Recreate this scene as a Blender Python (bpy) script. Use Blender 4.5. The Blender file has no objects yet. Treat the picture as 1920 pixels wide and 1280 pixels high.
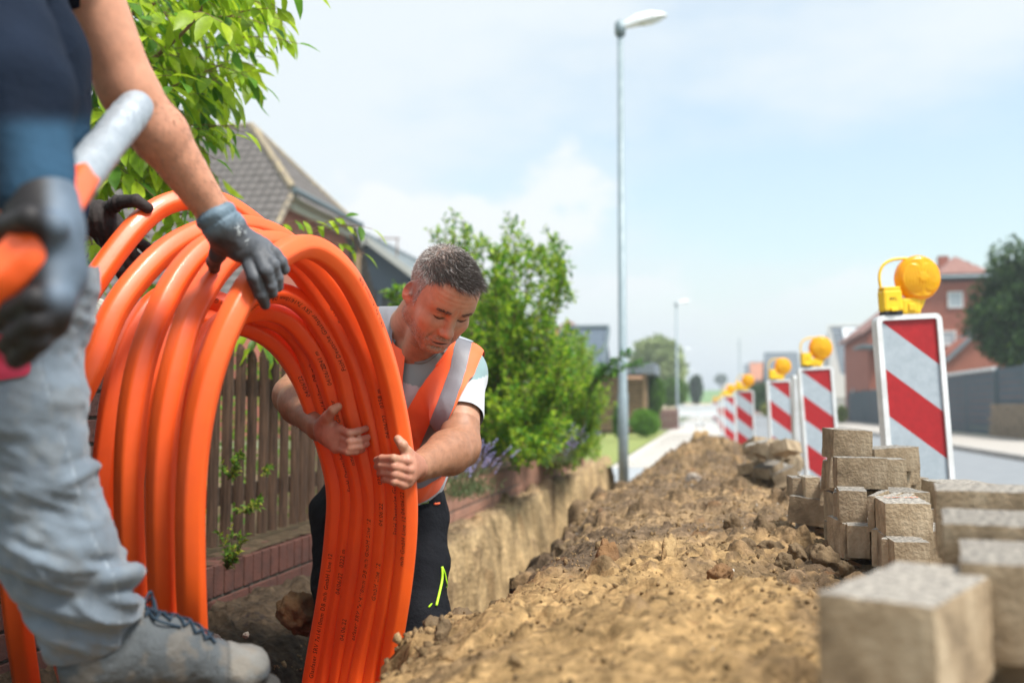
import bpy, math, random
import numpy as np
from mathutils import Vector, Matrix, Euler
random.seed(7); RNG = np.random.default_rng(11)
R = math.radians
scene = bpy.context.scene
COL = scene.collection
# ---------------------------------------------------------------- camera
F_PX = 1867.0                      # focal length in pixels of the 1920 wide photograph (35 mm lens)
YAW, PITCH, CAM_H = R(11.06), math.atan(123.0/1867.0), 0.90
cam_d = bpy.data.cameras.new('camera'); cam = bpy.data.objects.new('camera', cam_d); COL.objects.link(cam)
cam.location = (0, 0, CAM_H); cam.rotation_euler = (math.pi/2 + PITCH, 0, YAW)
cam_d.lens = 35.0; cam_d.sensor_width = 36.0; cam_d.sensor_fit = 'HORIZONTAL'
cam_d.clip_start = 0.05; cam_d.clip_end = 3000
cam_d.dof.use_dof = True; cam_d.dof.focus_distance = 2.36; cam_d.dof.aperture_fstop = 2.4
scene.camera = cam
# ---------------------------------------------------------------- sky, sun, exposure
SUN_EL, SUN_AZ = R(58), R(118)      # azimuth clockwise from the street direction (+Y)
world = bpy.data.worlds.new('World'); scene.world = world; world.use_nodes = True
CUX, CUY = 0.0, 0.0
TR_, TG_, TB_ = .93, 1.03, 1.07
def build_world():
    nt = world.node_tree; N = nt.nodes; L = nt.links; N.clear()
    out = N.new('ShaderNodeOutputWorld')
    sky = N.new('ShaderNodeTexSky'); sky.sky_type = 'NISHITA'; sky.sun_disc = False
    sky.sun_elevation = SUN_EL; sky.sun_rotation = SUN_AZ; sky.air_density = 1.6; sky.dust_density = 0.9; sky.ozone_density = 1.2
    tc = N.new('ShaderNodeTexCoord')
    mp = N.new('ShaderNodeMapping'); mp.inputs['Scale'].default_value = (1.0, 1.0, 2.6); mp.inputs['Location'].default_value = (0.35, 0.1, 0.42)
    L.new(tc.outputs['Generated'], mp.inputs['Vector'])
    n1 = N.new('ShaderNodeTexNoise'); n1.inputs['Scale'].default_value = 2.1; n1.inputs['Detail'].default_value = 7; n1.inputs['Roughness'].default_value = 0.52
    L.new(mp.outputs[0], n1.inputs['Vector'])
    # wispy high layer: thicker upwards
    sep = N.new('ShaderNodeSeparateXYZ'); L.new(tc.outputs['Generated'], sep.inputs[0])
    hi = N.new('ShaderNodeMapRange'); hi.inputs['From Min'].default_value = 0.20; hi.inputs['From Max'].default_value = 0.36; hi.inputs['To Min'].default_value = 0.0; hi.inputs['To Max'].default_value = 0.13
    L.new(sep.outputs['Z'], hi.inputs['Value'])
    lo = N.new('ShaderNodeMapRange'); lo.inputs['From Min'].default_value = 0.16; lo.inputs['From Max'].default_value = 0.04; lo.inputs['To Min'].default_value = 0.0; lo.inputs['To Max'].default_value = 0.30
    L.new(sep.outputs['Z'], lo.inputs['Value'])
    lf = N.new('ShaderNodeMapRange'); lf.inputs['From Min'].default_value = -0.02; lf.inputs['From Max'].default_value = -0.40; lf.inputs['To Min'].default_value = -0.08; lf.inputs['To Max'].default_value = 0.16
    L.new(sep.outputs['X'], lf.inputs['Value'])
    a1 = N.new('ShaderNodeMath'); a1.operation = 'ADD'; L.new(n1.outputs['Fac'], a1.inputs[0]); L.new(hi.outputs[0], a1.inputs[1])
    a2 = N.new('ShaderNodeMath'); a2.operation = 'ADD'; L.new(a1.outputs[0], a2.inputs[0]); L.new(lo.outputs[0], a2.inputs[1])
    a3 = N.new('ShaderNodeMath'); a3.operation = 'ADD'; L.new(a2.outputs[0], a3.inputs[0]); L.new(lf.outputs[0], a3.inputs[1])
    cl = N.new('ShaderNodeMapRange'); cl.interpolation_type = 'SMOOTHSTEP'
    cl.inputs['From Min'].default_value = 0.44; cl.inputs['From Max'].default_value = 0.72; cl.inputs['To Min'].default_value = 0.32; cl.inputs['To Max'].default_value = 0.97
    L.new(a3.outputs[0], cl.inputs['Value'])
    # low cumulus bank over the roofs: billowy top edge, fading to haze below
    mp2 = N.new('ShaderNodeMapping'); mp2.inputs['Scale'].default_value = (1.0, 1.0, 1.5); mp2.inputs['Location'].default_value = (CUX, CUY, 0); L.new(tc.outputs['Generated'], mp2.inputs['Vector'])
    n5 = N.new('ShaderNodeTexNoise'); n5.inputs['Scale'].default_value = 5.5; n5.inputs['Detail'].default_value = 9; n5.inputs['Roughness'].default_value = 0.50; L.new(mp2.outputs[0], n5.inputs['Vector'])
    wx = N.new('ShaderNodeMapRange'); wx.inputs['From Min'].default_value = 0.22; wx.inputs['From Max'].default_value = -0.12; wx.inputs['To Min'].default_value = -0.115; wx.inputs['To Max'].default_value = 0.0; L.new(sep.outputs['X'], wx.inputs['Value'])
    t1 = N.new('ShaderNodeMath'); t1.operation = 'MULTIPLY_ADD'; t1.inputs[1].default_value = 0.42; L.new(n5.outputs['Fac'], t1.inputs[0]); L.new(wx.outputs[0], t1.inputs[2])     # top height of the bank
    t2 = N.new('ShaderNodeMath'); t2.operation = 'SUBTRACT'; L.new(t1.outputs[0], t2.inputs[0]); L.new(sep.outputs['Z'], t2.inputs[1])
    t3 = N.new('ShaderNodeMapRange'); t3.interpolation_type = 'SMOOTHSTEP'; t3.inputs['From Min'].default_value = 0.0; t3.inputs['From Max'].default_value = 0.034; t3.inputs['To Max'].default_value = 1.0; L.new(t2.outputs[0], t3.inputs['Value'])
    t4 = N.new('ShaderNodeMapRange'); t4.interpolation_type = 'SMOOTHSTEP'; t4.inputs['From Min'].default_value = 0.06; t4.inputs['From Max'].default_value = 0.155; L.new(sep.outputs['Z'], t4.inputs['Value'])
    cu = N.new('ShaderNodeMath'); cu.operation = 'MULTIPLY'; L.new(t3.outputs[0], cu.inputs[0]); L.new(t4.outputs[0], cu.inputs[1])
    cu2 = N.new('ShaderNodeMath'); cu2.operation = 'MULTIPLY'; cu2.inputs[1].default_value = .78; L.new(cu.outputs[0], cu2.inputs[0])
    b1 = N.new('ShaderNodeBackground'); tn = N.new('ShaderNodeVectorMath'); tn.operation = 'MULTIPLY'; tn.inputs[1].default_value = (TR_, TG_, TB_); L.new(sky.outputs[0], tn.inputs[0]); L.new(tn.outputs[0], b1.inputs['Color']); b1.inputs['Strength'].default_value = 0.094
    b2 = N.new('ShaderNodeBackground'); b2.inputs['Color'].default_value = (0.885, 0.96, 1.0, 1); b2.inputs['Strength'].default_value = 0.50
    mx = N.new('ShaderNodeMixShader'); L.new(cl.outputs[0], mx.inputs[0]); L.new(b1.outputs[0], mx.inputs[1]); L.new(b2.outputs[0], mx.inputs[2])
    b3 = N.new('ShaderNodeBackground'); b3.inputs['Color'].default_value = (0.96, 0.98, 1.0, 1); b3.inputs['Strength'].default_value = 0.53
    mx2 = N.new('ShaderNodeMixShader'); L.new(cu2.outputs[0], mx2.inputs[0]); L.new(mx.outputs[0], mx2.inputs[1]); L.new(b3.outputs[0], mx2.inputs[2]); L.new(mx2.outputs[0], out.inputs['Surface'])
build_world()
sl = bpy.data.lights.new('sun', 'SUN'); sl.energy = 3.3; sl.angle = R(16); sl.color = (1.0, 0.955, 0.88)
sun = bpy.data.objects.new('sun', sl); COL.objects.link(sun)
sd = Vector((math.sin(SUN_AZ)*math.cos(SUN_EL), math.cos(SUN_AZ)*math.cos(SUN_EL), math.sin(SUN_EL)))
sun.rotation_euler = sd.to_track_quat('Z', 'Y').to_euler(); sun.location = (5, -3, 12)
vs = scene.view_settings
scene.display_settings.display_device = 'sRGB'
vs.view_transform = 'Standard'; vs.look = 'None'; vs.gamma = 1.0; vs.use_curve_mapping = False; vs.exposure = 1.02
scene.cycles.max_bounces = 8; scene.cycles.volume_bounces = 0
# ---------------------------------------------------------------- pixel <-> world
_fw = np.array([-math.sin(YAW)*math.cos(PITCH), math.cos(YAW)*math.cos(PITCH), math.sin(PITCH)])
_rt = np.array([math.cos(YAW), math.sin(YAW), 0.0])
_up = np.cross(_rt, _fw)
_c0 = np.array([0, 0, CAM_H])
def P(u, v, D):
    "world point seen at photo pixel (u,v) at depth D metres"
    return _c0 + D*(_fw + (u-960.0)/F_PX*_rt + (640.0-v)/F_PX*_up)
def PP(pts): return np.array([P(*p) for p in pts])
def proj(V):
    q = np.asarray(V) - _c0; D = q@_fw; D = np.where(abs(D) < 1e-6, 1e-6, D)
    return 960 + F_PX*(q@_rt)/D, 640 - F_PX*(q@_up)/D, D
def nrm(v):
    v = np.asarray(v, float); return v/(np.linalg.norm(v)+1e-12)
# ---------------------------------------------------------------- objects
def wloc(o):
    v = np.array(o.location)
    while o.parent: o = o.parent; v = v + np.array(o.location)
    return v
def tag(o, label=None, cat=None, group=None, kind=None):
    if label: o['label'] = label
    if cat: o['category'] = cat
    if group: o['group'] = group
    if kind: o['kind'] = kind
    return o
def empty(name, loc, label, cat, group=None):
    o = bpy.data.objects.new(name, None); o.empty_display_size = 0.1; COL.objects.link(o); o.location = tuple(loc)
    return tag(o, label, cat, group)
def mesh_np(name, V, faces, smooth=False):
    V = np.asarray(V, np.float32); me = bpy.data.meshes.new(name)
    if isinstance(faces, np.ndarray):
        k = faces.shape[1]; n = len(faces)
        me.vertices.add(len(V)); me.vertices.foreach_set('co', V.ravel())
        me.loops.add(n*k); me.loops.foreach_set('vertex_index', faces.astype(np.int32).ravel())
        me.polygons.add(n); me.polygons.foreach_set('loop_start', np.arange(0, n*k, k, dtype=np.int32))
        me.polygons.foreach_set('loop_total', np.full(n, k, np.int32))
        me.update(calc_edges=True)
    else:
        me.from_pydata([tuple(map(float, v)) for v in V], [], faces)
    if smooth: me.polygons.foreach_set('use_smooth', np.ones(len(me.polygons), bool))
    me.validate(); me.update()
    return me
def mk(name, V, faces, mat, parent=None, smooth=False, cols=None, origin=None, base=False):
    V = np.asarray(V, float)
    if parent is not None: org = wloc(parent)
    elif origin is not None: org = np.array(origin, float)
    else: org = np.array([(V[:,0].min()+V[:,0].max())/2, (V[:,1].min()+V[:,1].max())/2, V[:,2].min()])
    me = mesh_np(name, V-org, faces, smooth)
    for m in (mat if isinstance(mat, (list, tuple)) else [mat]): me.materials.append(m)
    if cols is not None:
        a = me.color_attributes.new('Col', 'FLOAT_COLOR', 'POINT')
        c = np.ones((len(V), 4), np.float32); c[:, :3] = cols; a.data.foreach_set('color', c.ravel())
    o = bpy.data.objects.new(name, me); COL.objects.link(o)
    if parent is not None: o.parent = parent
    else: o.location = tuple(org)
    return o
def copy_tree(o, loc=None, rz=None, parent=None):
    c = o.copy(); COL.objects.link(c); c.parent = parent
    if loc is not None: c.location = loc
    if rz is not None: c.rotation_euler = (rz if hasattr(rz, '__len__') else (0, 0, rz))
    for ch in [x for x in bpy.data.objects if x.parent == o]: copy_tree(ch, parent=c)
    return c
class MB:
    "collects shapes into one mesh"
    def __init__(s): s.v = []; s.f = []; s.m = []
    def add(s, V, Fc, mi=0):
        n = len(s.v); s.v += [tuple(map(float, x)) for x in V]; s.f += [[i+n for i in f] for f in Fc]; s.m += [mi]*len(Fc); return s
    def box(s, c, size, M=None, mi=0, bev=0.0):
        sx, sy, sz = [x/2 for x in size]; M = np.eye(3) if M is None else M
        if bev <= 0:
            V = [(x*sx, y*sy, z*sz) for x in (-1, 1) for y in (-1, 1) for z in (-1, 1)]
            Fc = [(0,1,3,2),(4,6,7,5),(0,4,5,1),(2,3,7,6),(0,2,6,4),(1,5,7,3)]
        else:
            V = []; b = bev
            for z in (-1, 1):
                for (ox, oz) in ((b, 0), (0, b)) if z < 0 else ((0, b), (b, 0)):
                    pass
            bm = __import__('bmesh').new(); __import__('bmesh').ops.create_cube(bm, size=1.0)
            for v in bm.verts: v.co = Vector((v.co.x*2*sx, v.co.y*2*sy, v.co.z*2*sz))
            __import__('bmesh').ops.bevel(bm, geom=list(bm.edges)[:], offset=b, segments=2, affect='EDGES', profile=0.6)
            bm.verts.index_update()
            V = [tuple(v.co) for v in bm.verts]; Fc = [[v.index for v in f.verts] for f in bm.faces]; bm.free()
        V = np.array(V)@np.asarray(M).T + np.array(c)
        return s.add(V, Fc, mi)
    def poly(s, V, mi=0): return s.add(V, [list(range(len(V)))], mi)
    def prism(s, ring0, ring1, mi=0):
        n = len(ring0); return s.add(list(ring0)+list(ring1), [list(range(n))[::-1], list(range(n, 2*n))]+[[i, (i+1) % n, n+(i+1) % n, n+i] for i in range(n)], mi)
    def tube(s, pts, rad, n=8, mi=0, caps=True):
        V, Fc = sweep(pts, rad, n, caps); return s.add(V, Fc, mi)
    def build(s, name, mat, parent=None, smooth=False, **k):
        o = mk(name, np.array(s.v), s.f, mat, parent, smooth, **k)
        if any(s.m): o.data.polygons.foreach_set('material_index', np.array(s.m, np.int32))
        return o
def sweep(pts, rad, n=8, caps=True, closed=False, prof=None):
    pts = np.asarray(pts, float); m = len(pts)
    rad = np.full(m, rad) if np.isscalar(rad) else np.asarray(rad, float)
    T = np.gradient(pts, axis=0)
    T /= np.linalg.norm(T, axis=1)[:, None]+1e-12
    n0 = np.cross(T[0], [0, 0, 1.0])
    if np.linalg.norm(n0) < 0.1: n0 = np.cross(T[0], [1.0, 0, 0])
    n0 = nrm(n0); Ns = [n0]
    for i in range(1, m):
        a = Ns[-1] - T[i]*(Ns[-1]@T[i]); Ns.append(nrm(a))
    Ns = np.array(Ns); Bs = np.cross(T, Ns); th = np.arange(n)*2*math.pi/n
    pr = np.ones(n) if prof is None else prof
    ring = (np.cos(th)*pr)[None, :, None]*Ns[:, None] + (np.sin(th)*pr)[None, :, None]*Bs[:, None]
    V = (pts[:, None] + ring*rad[:, None, None]).reshape(-1, 3)
    Fc = [[i*n+j, i*n+(j+1) % n, (i+1)*n+(j+1) % n, (i+1)*n+j] for i in range(m-1) for j in range(n)]
    if caps: Fc += [list(range(n))[::-1], list(range((m-1)*n, m*n))]
    return V, Fc
def catmull(pts, per=10, closed=False):
    p = np.asarray(pts, float)
    q = np.vstack([p[-1:], p, p[:2]]) if closed else np.vstack([2*p[0]-p[1], p, 2*p[-1]-p[-2]])
    out = []
    for i in range(len(q)-3):
        a, b, c, d = q[i:i+4]
        for t in np.arange(per)/per:
            out.append(0.5*((2*b)+(c-a)*t+(2*a-5*b+4*c-d)*t*t+(3*b-a-3*c+d)*t**3))
    if not closed: out.append(p[-1])
    return np.array(out)
def rotz(a): c, s = math.cos(a), math.sin(a); return np.array([[c, -s, 0], [s, c, 0], [0, 0, 1.0]])
def rotm(rx=0, ry=0, rz=0): return np.array(Euler((rx, ry, rz)).to_matrix())
# ---------------------------------------------------------------- noise
def _h(i, j, k, s):
    n = (i*374761393 + j*668265263 + k*2147483647 + s*974634777) & 0xffffffff
    n = ((n ^ (n >> 13))*1274126177) & 0xffffffff
    return ((n ^ (n >> 16)) & 0xffff)/32767.5 - 1.0
def vnoise(x, y, z=0.0, seed=0):
    x = np.asarray(x, float); y = np.asarray(y, float)+0*x; z = np.asarray(z, float)+0*x
    xi, yi, zi = [np.floor(a).astype(np.int64) for a in (x, y, z)]
    fx, fy, fz = x-xi, y-yi, z-zi
    fx, fy, fz = [a*a*a*(a*(a*6-15)+10) for a in (fx, fy, fz)]
    r = 0
    for dx in (0, 1):
        for dy in (0, 1):
            for dz in (0, 1):
                w = (fx if dx else 1-fx)*(fy if dy else 1-fy)*(fz if dz else 1-fz)
                r = r + w*_h(xi+dx, yi+dy, zi+dz, seed)
    return r
def fbm(x, y, z=0.0, oct=4, gain=0.5, seed=0):
    r = 0; a = 1.0; f = 1.0
    for o in range(oct):
        r = r + a*vnoise(np.asarray(x)*f+o*7.3, np.asarray(y)*f-o*3.1, np.asarray(z)*f+o*1.7, seed+o); a *= gain; f *= 2.03
    return r
def sstep(a, b, x):
    t = np.clip((x-a)/(b-a), 0, 1); return t*t*(3-2*t)
# ---------------------------------------------------------------- materials
def mat(name, base, rough=0.7, var=None, vs=8.0, bump=0.0, bs=40.0, spec=0.4, vcol=False, sheen=0.0, trans=0.0, coat=0.0, metal=0.0, detail=5, contrast=0.5, obj=True, bdist=0.01, extra=None, sss=0.0):
    m = bpy.data.materials.new(name); m.use_nodes = True; nt = m.node_tree; N = nt.nodes; L = nt.links
    b = N['Principled BSDF']; b.inputs['Roughness'].default_value = rough
    b.inputs['Specular IOR Level'].default_value = spec; b.inputs['Metallic'].default_value = metal
    b.inputs['Coat Weight'].default_value = coat; b.inputs['Sheen Weight'].default_value = sheen
    if sss: b.inputs['Subsurface Weight'].default_value = sss; b.inputs['Subsurface Radius'].default_value = (1.0, 0.35, 0.2); b.inputs['Subsurface Scale'].default_value = 0.006
    tc = N.new('ShaderNodeTexCoord'); co = tc.outputs['Object']
    colsrc = None
    if vcol:
        at = N.new('ShaderNodeAttribute'); at.attribute_name = 'Col'; colsrc = at.outputs['Color']
    if var is not None or vcol:
        n = N.new('ShaderNodeTexNoise'); n.inputs['Scale'].default_value = vs; n.inputs['Detail'].default_value = detail; n.inputs['Roughness'].default_value = 0.6
        L.new(co, n.inputs['Vector'])
        mr = N.new('ShaderNodeMapRange'); mr.inputs['From Min'].default_value = 0.5-contrast/2*0.6; mr.inputs['From Max'].default_value = 0.5+contrast/2*0.6
        L.new(n.outputs['Fac'], mr.inputs['Value'])
        mx = N.new('ShaderNodeMix'); mx.data_type = 'RGBA'
        L.new(mr.outputs[0], mx.inputs['Factor'])
        if vcol:
            lo, hi = (0.86, 1.12) if var is None else var
            m1 = N.new('ShaderNodeMapRange'); m1.inputs['To Min'].default_value = lo; m1.inputs['To Max'].default_value = hi; L.new(mr.outputs[0], m1.inputs['Value'])
            vm = N.new('ShaderNodeVectorMath'); vm.operation = 'SCALE'; L.new(colsrc, vm.inputs[0]); L.new(m1.outputs[0], vm.inputs['Scale'])
            c_out = vm.outputs[0]
        else:
            mx.inputs['A'].default_value = (*base, 1); mx.inputs['B'].default_value = (*var, 1); c_out = mx.outputs['Result']
        L.new(c_out, b.inputs['Base Color'])
    else:
        b.inputs['Base Color'].default_value = (*base, 1); c_out = None
    if bump:
        n2 = N.new('ShaderNodeTexNoise'); n2.inputs['Scale'].default_value = bs; n2.inputs['Detail'].default_value = 6; n2.inputs['Roughness'].default_value = 0.65
        L.new(co, n2.inputs['Vector'])
        bp = N.new('ShaderNodeBump'); bp.inputs['Strength'].default_value = bump; bp.inputs['Distance'].default_value = bdist
        L.new(n2.outputs['Fac'], bp.inputs['Height']); L.new(bp.outputs[0], b.inputs['Normal'])
    if trans:
        t = N.new('ShaderNodeBsdfTranslucent')
        if c_out is not None: L.new(c_out, t.inputs['Color'])
        else: t.inputs['Color'].default_value = (*base, 1)
        ms = N.new('ShaderNodeMixShader'); ms.inputs[0].default_value = trans
        L.new(b.outputs[0], ms.inputs[1]); L.new(t.outputs[0], ms.inputs[2]); L.new(ms.outputs[0], N['Material Output'].inputs['Surface'])
    if extra: extra(nt, b)
    return m
# ---------------------------------------------------------------- implicit surfaces -> one continuous mesh
class SDF:
    def __init__(s, lo, hi, res):
        s.lo = np.asarray(lo, float); s.res = res
        s.n = np.ceil((np.asarray(hi)-s.lo)/res).astype(int)+1
        s.f = np.full(s.n, 0.2, np.float32)
    def win(s, lo, hi):
        a = np.clip(np.floor((lo-s.lo)/s.res).astype(int), 0, s.n); b = np.clip(np.ceil((hi-s.lo)/s.res).astype(int)+1, 0, s.n)
        if (b <= a).any(): return None, None
        ax = [(s.lo[i]+s.res*np.arange(a[i], b[i])).astype(np.float32) for i in range(3)]
        return tuple(slice(a[i], b[i]) for i in range(3)), (ax[0][:, None, None], ax[1][None, :, None], ax[2][None, None, :])
    def put(s, sl, d, k, sub=False):
        f = s.f[sl]
        if sub:
            h = np.maximum(k-np.abs(f+d), 0)/k if k > 0 else 0
            s.f[sl] = np.maximum(f, -d) + h*h*k*0.25
        else:
            h = np.maximum(k-np.abs(f-d), 0)/k if k > 0 else 0
            s.f[sl] = np.minimum(f, d) - h*h*k*0.25
    def cone(s, a, b, ra, rb, k=0.01, sq=None, sub=False):
        a = np.asarray(a, float); b = np.asarray(b, float); r = max(ra, rb)+k+4*s.res
        sl, c = s.win(np.minimum(a, b)-r, np.maximum(a, b)+r)
        if sl is None: return
        x, y, z = c[0]-a[0], c[1]-a[1], c[2]-a[2]; d = (b-a).astype(np.float32); L2 = float(d@d)+1e-12
        h = np.clip((x*d[0]+y*d[1]+z*d[2])/L2, 0, 1)
        x, y, z = x-h*d[0], y-h*d[1], z-h*d[2]
        if sq is not None:
            nv, q = sq; nv = nrm(nv); t = (x*nv[0]+y*nv[1]+z*nv[2])*(q-1)
            x, y, z = x+t*nv[0], y+t*nv[1], z+t*nv[2]
        s.put(sl, np.sqrt(x*x+y*y+z*z)-(ra+(rb-ra)*h), k, sub)
    def chain(s, pts, rad, k=0.006, sq=None):
        for i in range(len(pts)-1): s.cone(pts[i], pts[i+1], rad[i], rad[i+1], k if i else k, sq)
    def ell(s, c0, rad, A=None, k=0.01, sub=False):
        A = np.eye(3) if A is None else np.asarray(A)  # rows are the axes
        c0 = np.asarray(c0, float); r = max(rad)+k+4*s.res
        sl, c = s.win(c0-r, c0+r)
        if sl is None: return
        x, y, z = c[0]-c0[0], c[1]-c0[1], c[2]-c0[2]
        q = [(x*A[i][0]+y*A[i][1]+z*A[i][2])/rad[i] for i in range(3)]
        k0 = np.sqrt(q[0]**2+q[1]**2+q[2]**2); k1 = np.sqrt((q[0]/rad[0])**2+(q[1]/rad[1])**2+(q[2]/rad[2])**2)+1e-6
        s.put(sl, k0*(k0-1)/k1, k, sub)
    def mesh(s):
        f = s.f; sg = f < 0
        c = np.zeros(tuple(s.n-1), np.int8)
        for i in (0, 1):
            for j in (0, 1):
                for l in (0, 1): c += sg[i:s.n[0]-1+i, j:s.n[1]-1+j, l:s.n[2]-1+l]
        cells = np.argwhere((c > 0) & (c < 8)); idx = np.full(tuple(s.n-1), -1, np.int32)
        idx[tuple(cells.T)] = np.arange(len(cells))
        acc = np.zeros((len(cells), 3)); cnt = np.zeros(len(cells))
        co = [(i, j, l) for i in (0, 1) for j in (0, 1) for l in (0, 1)]
        for p in co:
            for ax in range(3):
                if p[ax]: continue
                q = list(p); q[ax] = 1
                fa = f[tuple((cells+p).T)]; fb = f[tuple((cells+q).T)]
                m = (fa < 0) != (fb < 0)
                t = np.where(m, fa/np.where(m, fa-fb, 1), 0)
                pos = np.tile(np.array(p, float), (len(cells), 1)); pos[:, ax] += t
                acc += pos*m[:, None]; cnt += m
        V = s.lo + s.res*(cells+acc/cnt[:, None])
        Q = []
        for ax in range(3):
            o1, o2 = (ax+1) % 3, (ax+2) % 3
            a = [slice(None)]*3; b = [slice(None)]*3
            a[ax] = slice(0, s.n[ax]-1); b[ax] = slice(1, s.n[ax])
            ch = sg[tuple(a)] != sg[tuple(b)]
            e = np.argwhere(ch); e = e[(e[:, o1] > 0) & (e[:, o2] > 0) & (e[:, o1] < s.n[o1]-1) & (e[:, o2] < s.n[o2]-1)]
            ins = sg[tuple(e.T)]
            d1 = np.zeros(3, int); d1[o1] = 1; d2 = np.zeros(3, int); d2[o2] = 1
            q = np.stack([idx[tuple((e-d1-d2).T)], idx[tuple((e-d2).T)], idx[tuple(e.T)], idx[tuple((e-d1).T)]], 1)
            q[~ins] = q[~ins][:, ::-1]; Q.append(q)
        return V, np.vstack(Q)
def vnormals(V, Q):
    n = np.cross(V[Q[:, 2]]-V[Q[:, 0]], V[Q[:, 3 if Q.shape[1] > 3 else 1]]-V[Q[:, 1 if Q.shape[1] > 3 else 0]]); out = np.zeros_like(V)
    for i in range(Q.shape[1]): np.add.at(out, Q[:, i], n)
    return out/(np.linalg.norm(out, axis=1)[:, None]+1e-12)
def keep_faces(V, Q, m):
    Q = Q[m]; used = np.unique(Q); rm = np.full(len(V), -1); rm[used] = np.arange(len(used))
    return V[used], rm[Q], used
def inpoly(u, v, poly):
    r = np.zeros(np.shape(u), bool); n = len(poly)
    for i in range(n):
        x1, y1 = poly[i]; x2, y2 = poly[(i+1) % n]
        c = ((y1 > v) != (y2 > v)) & (u < (x2-x1)*(v-y1)/((y2-y1) if y2 != y1 else 1e-9)+x1); r ^= c
    return r

def smooth_rim(V, Q, it=14):
    "evens out the saw-tooth left where a cloth surface is cut along its cells"
    V = V.copy(); k = Q.shape[1]; E = np.vstack([np.stack([Q[:, i], Q[:, (i+1) % k]], 1) for i in range(k)]); Es = np.sort(E, 1)
    u, inv, cnt = np.unique(Es, axis=0, return_inverse=True, return_counts=True); b = u[cnt == 1]
    if not len(b): return V
    vb = np.unique(b)
    nb = u
    for _ in range(it):
        S = np.zeros_like(V); c = np.zeros(len(V)); np.add.at(S, b[:, 0], V[b[:, 1]]); np.add.at(S, b[:, 1], V[b[:, 0]]); np.add.at(c, b[:, 0], 1); np.add.at(c, b[:, 1], 1)
        V[vb] = .45*V[vb]+.55*S[vb]/c[vb][:, None]
    mask = np.zeros(len(V), bool); mask[vb] = True       # relax the first rows behind the rim
    for _ in range(5):
        S = np.zeros_like(V); c = np.zeros(len(V)); np.add.at(S, u[:, 0], V[u[:, 1]]); np.add.at(S, u[:, 1], V[u[:, 0]]); np.add.at(c, u[:, 0], 1); np.add.at(c, u[:, 1], 1)
        near = np.zeros(len(V), bool); near[u[mask[u[:, 0]], 1]] = True; near[u[mask[u[:, 1]], 0]] = True; near &= ~mask
        V[near] = .5*V[near]+.5*S[near]/c[near][:, None]
    return V
def drop_bits(V, Q, minf=60):
    "removes stray islands left by a cut"
    par = np.arange(len(V))
    def find(a):
        while par[a] != a: par[a] = par[par[a]]; a = par[a]
        return a
    for q in Q:
        r = find(q[0])
        for j in q[1:]:
            r2 = find(j)
            if r2 != r: par[r2] = r
    root = np.array([find(q[0]) for q in Q]); u, c = np.unique(root, return_counts=True)
    return np.isin(root, u[c >= minf])
# ================================================================ materials
M = {}
def soil_extra(nt, b):
    # coarse + fine relief on the dug soil
    N = nt.nodes; L = nt.links; co = N.new('ShaderNodeTexCoord').outputs['Object']
    v = N.new('ShaderNodeTexVoronoi'); v.inputs['Scale'].default_value = 55; L.new(co, v.inputs['Vector'])
    n = N.new('ShaderNodeTexNoise'); n.inputs['Scale'].default_value = 38; n.inputs['Detail'].default_value = 8; n.inputs['Roughness'].default_value = 0.7; L.new(co, n.inputs['Vector'])
    a = N.new('ShaderNodeMath'); a.operation = 'MULTIPLY_ADD'; a.inputs[1].default_value = -0.35; L.new(v.outputs['Distance'], a.inputs[0]); L.new(n.outputs['Fac'], a.inputs[2])
    bp = N.new('ShaderNodeBump'); bp.inputs['Strength'].default_value = 0.9; bp.inputs['Distance'].default_value = 0.022; L.new(a.outputs[0], bp.inputs['Height']); L.new(bp.outputs[0], b.inputs['Normal'])
M['soil'] = mat('soil', (.3, .2, .1), 0.95, var=(0.55, 1.3), vs=42, vcol=True, spec=0.15, extra=soil_extra, detail=9, contrast=0.7)
M['clod'] = mat('clod', (.2, .14, .08), 0.95, var=(.11, .075, .045), vs=22, bump=1.0, bs=60, spec=0.15)
M['stone'] = mat('stone', (.36, .31, .26), 0.8, var=(.22, .17, .13), vs=18, bump=0.5, bs=60)
M['asphalt'] = mat('asphalt', (.235, .25, .265), 0.85, var=(.205, .22, .235), vs=3, bump=0.4, bs=180)
M['pave'] = mat('pave', (.42, .39, .35), 0.85, var=(.34, .31, .28), vs=4, bump=0.3, bs=60)
M['kerb'] = mat('kerb', (.42, .4, .37), 0.85, var=(.33, .31, .29), vs=5, bump=0.3)
M['grass'] = mat('grass', (.16, .23, .05), 0.9, var=(.28, .29, .09), vs=2.5, bump=0.8, bs=60)
M['field'] = mat('field', (.10, .22, .05), 0.9, var=(.16, .27, .08), vs=.03)
M['sand'] = mat('sand', (.42, .34, .22), 0.9, var=(.36, .28, .18), vs=.5)
M['ground'] = mat('ground', (.20, .19, .12), 0.9, var=(.12, .17, .06), vs=.8, bump=.4)
M['brick'] = mat('brick', (.17, .062, .036), 0.85, var=(.085, .034, .024), vs=14, bump=0.6, bs=90, contrast=.9)
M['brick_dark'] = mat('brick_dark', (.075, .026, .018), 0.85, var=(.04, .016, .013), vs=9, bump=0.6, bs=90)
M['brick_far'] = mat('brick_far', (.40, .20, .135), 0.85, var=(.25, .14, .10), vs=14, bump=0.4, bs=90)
M['mortar'] = mat('mortar', (.20, .18, .15), 0.95, var=(.10, .09, .07), vs=12, bump=0.6, bs=90)
M['mortar_dark'] = mat('mortar_dark', (.09, .08, .065), 0.95, var=(.05, .05, .035), vs=12, bump=0.6, bs=90)
M['moss'] = mat('moss', (.045, .032, .020), 1.0, spec=.1, var=(.10, .072, .045), vs=24, bump=1.0, bs=80)
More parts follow.
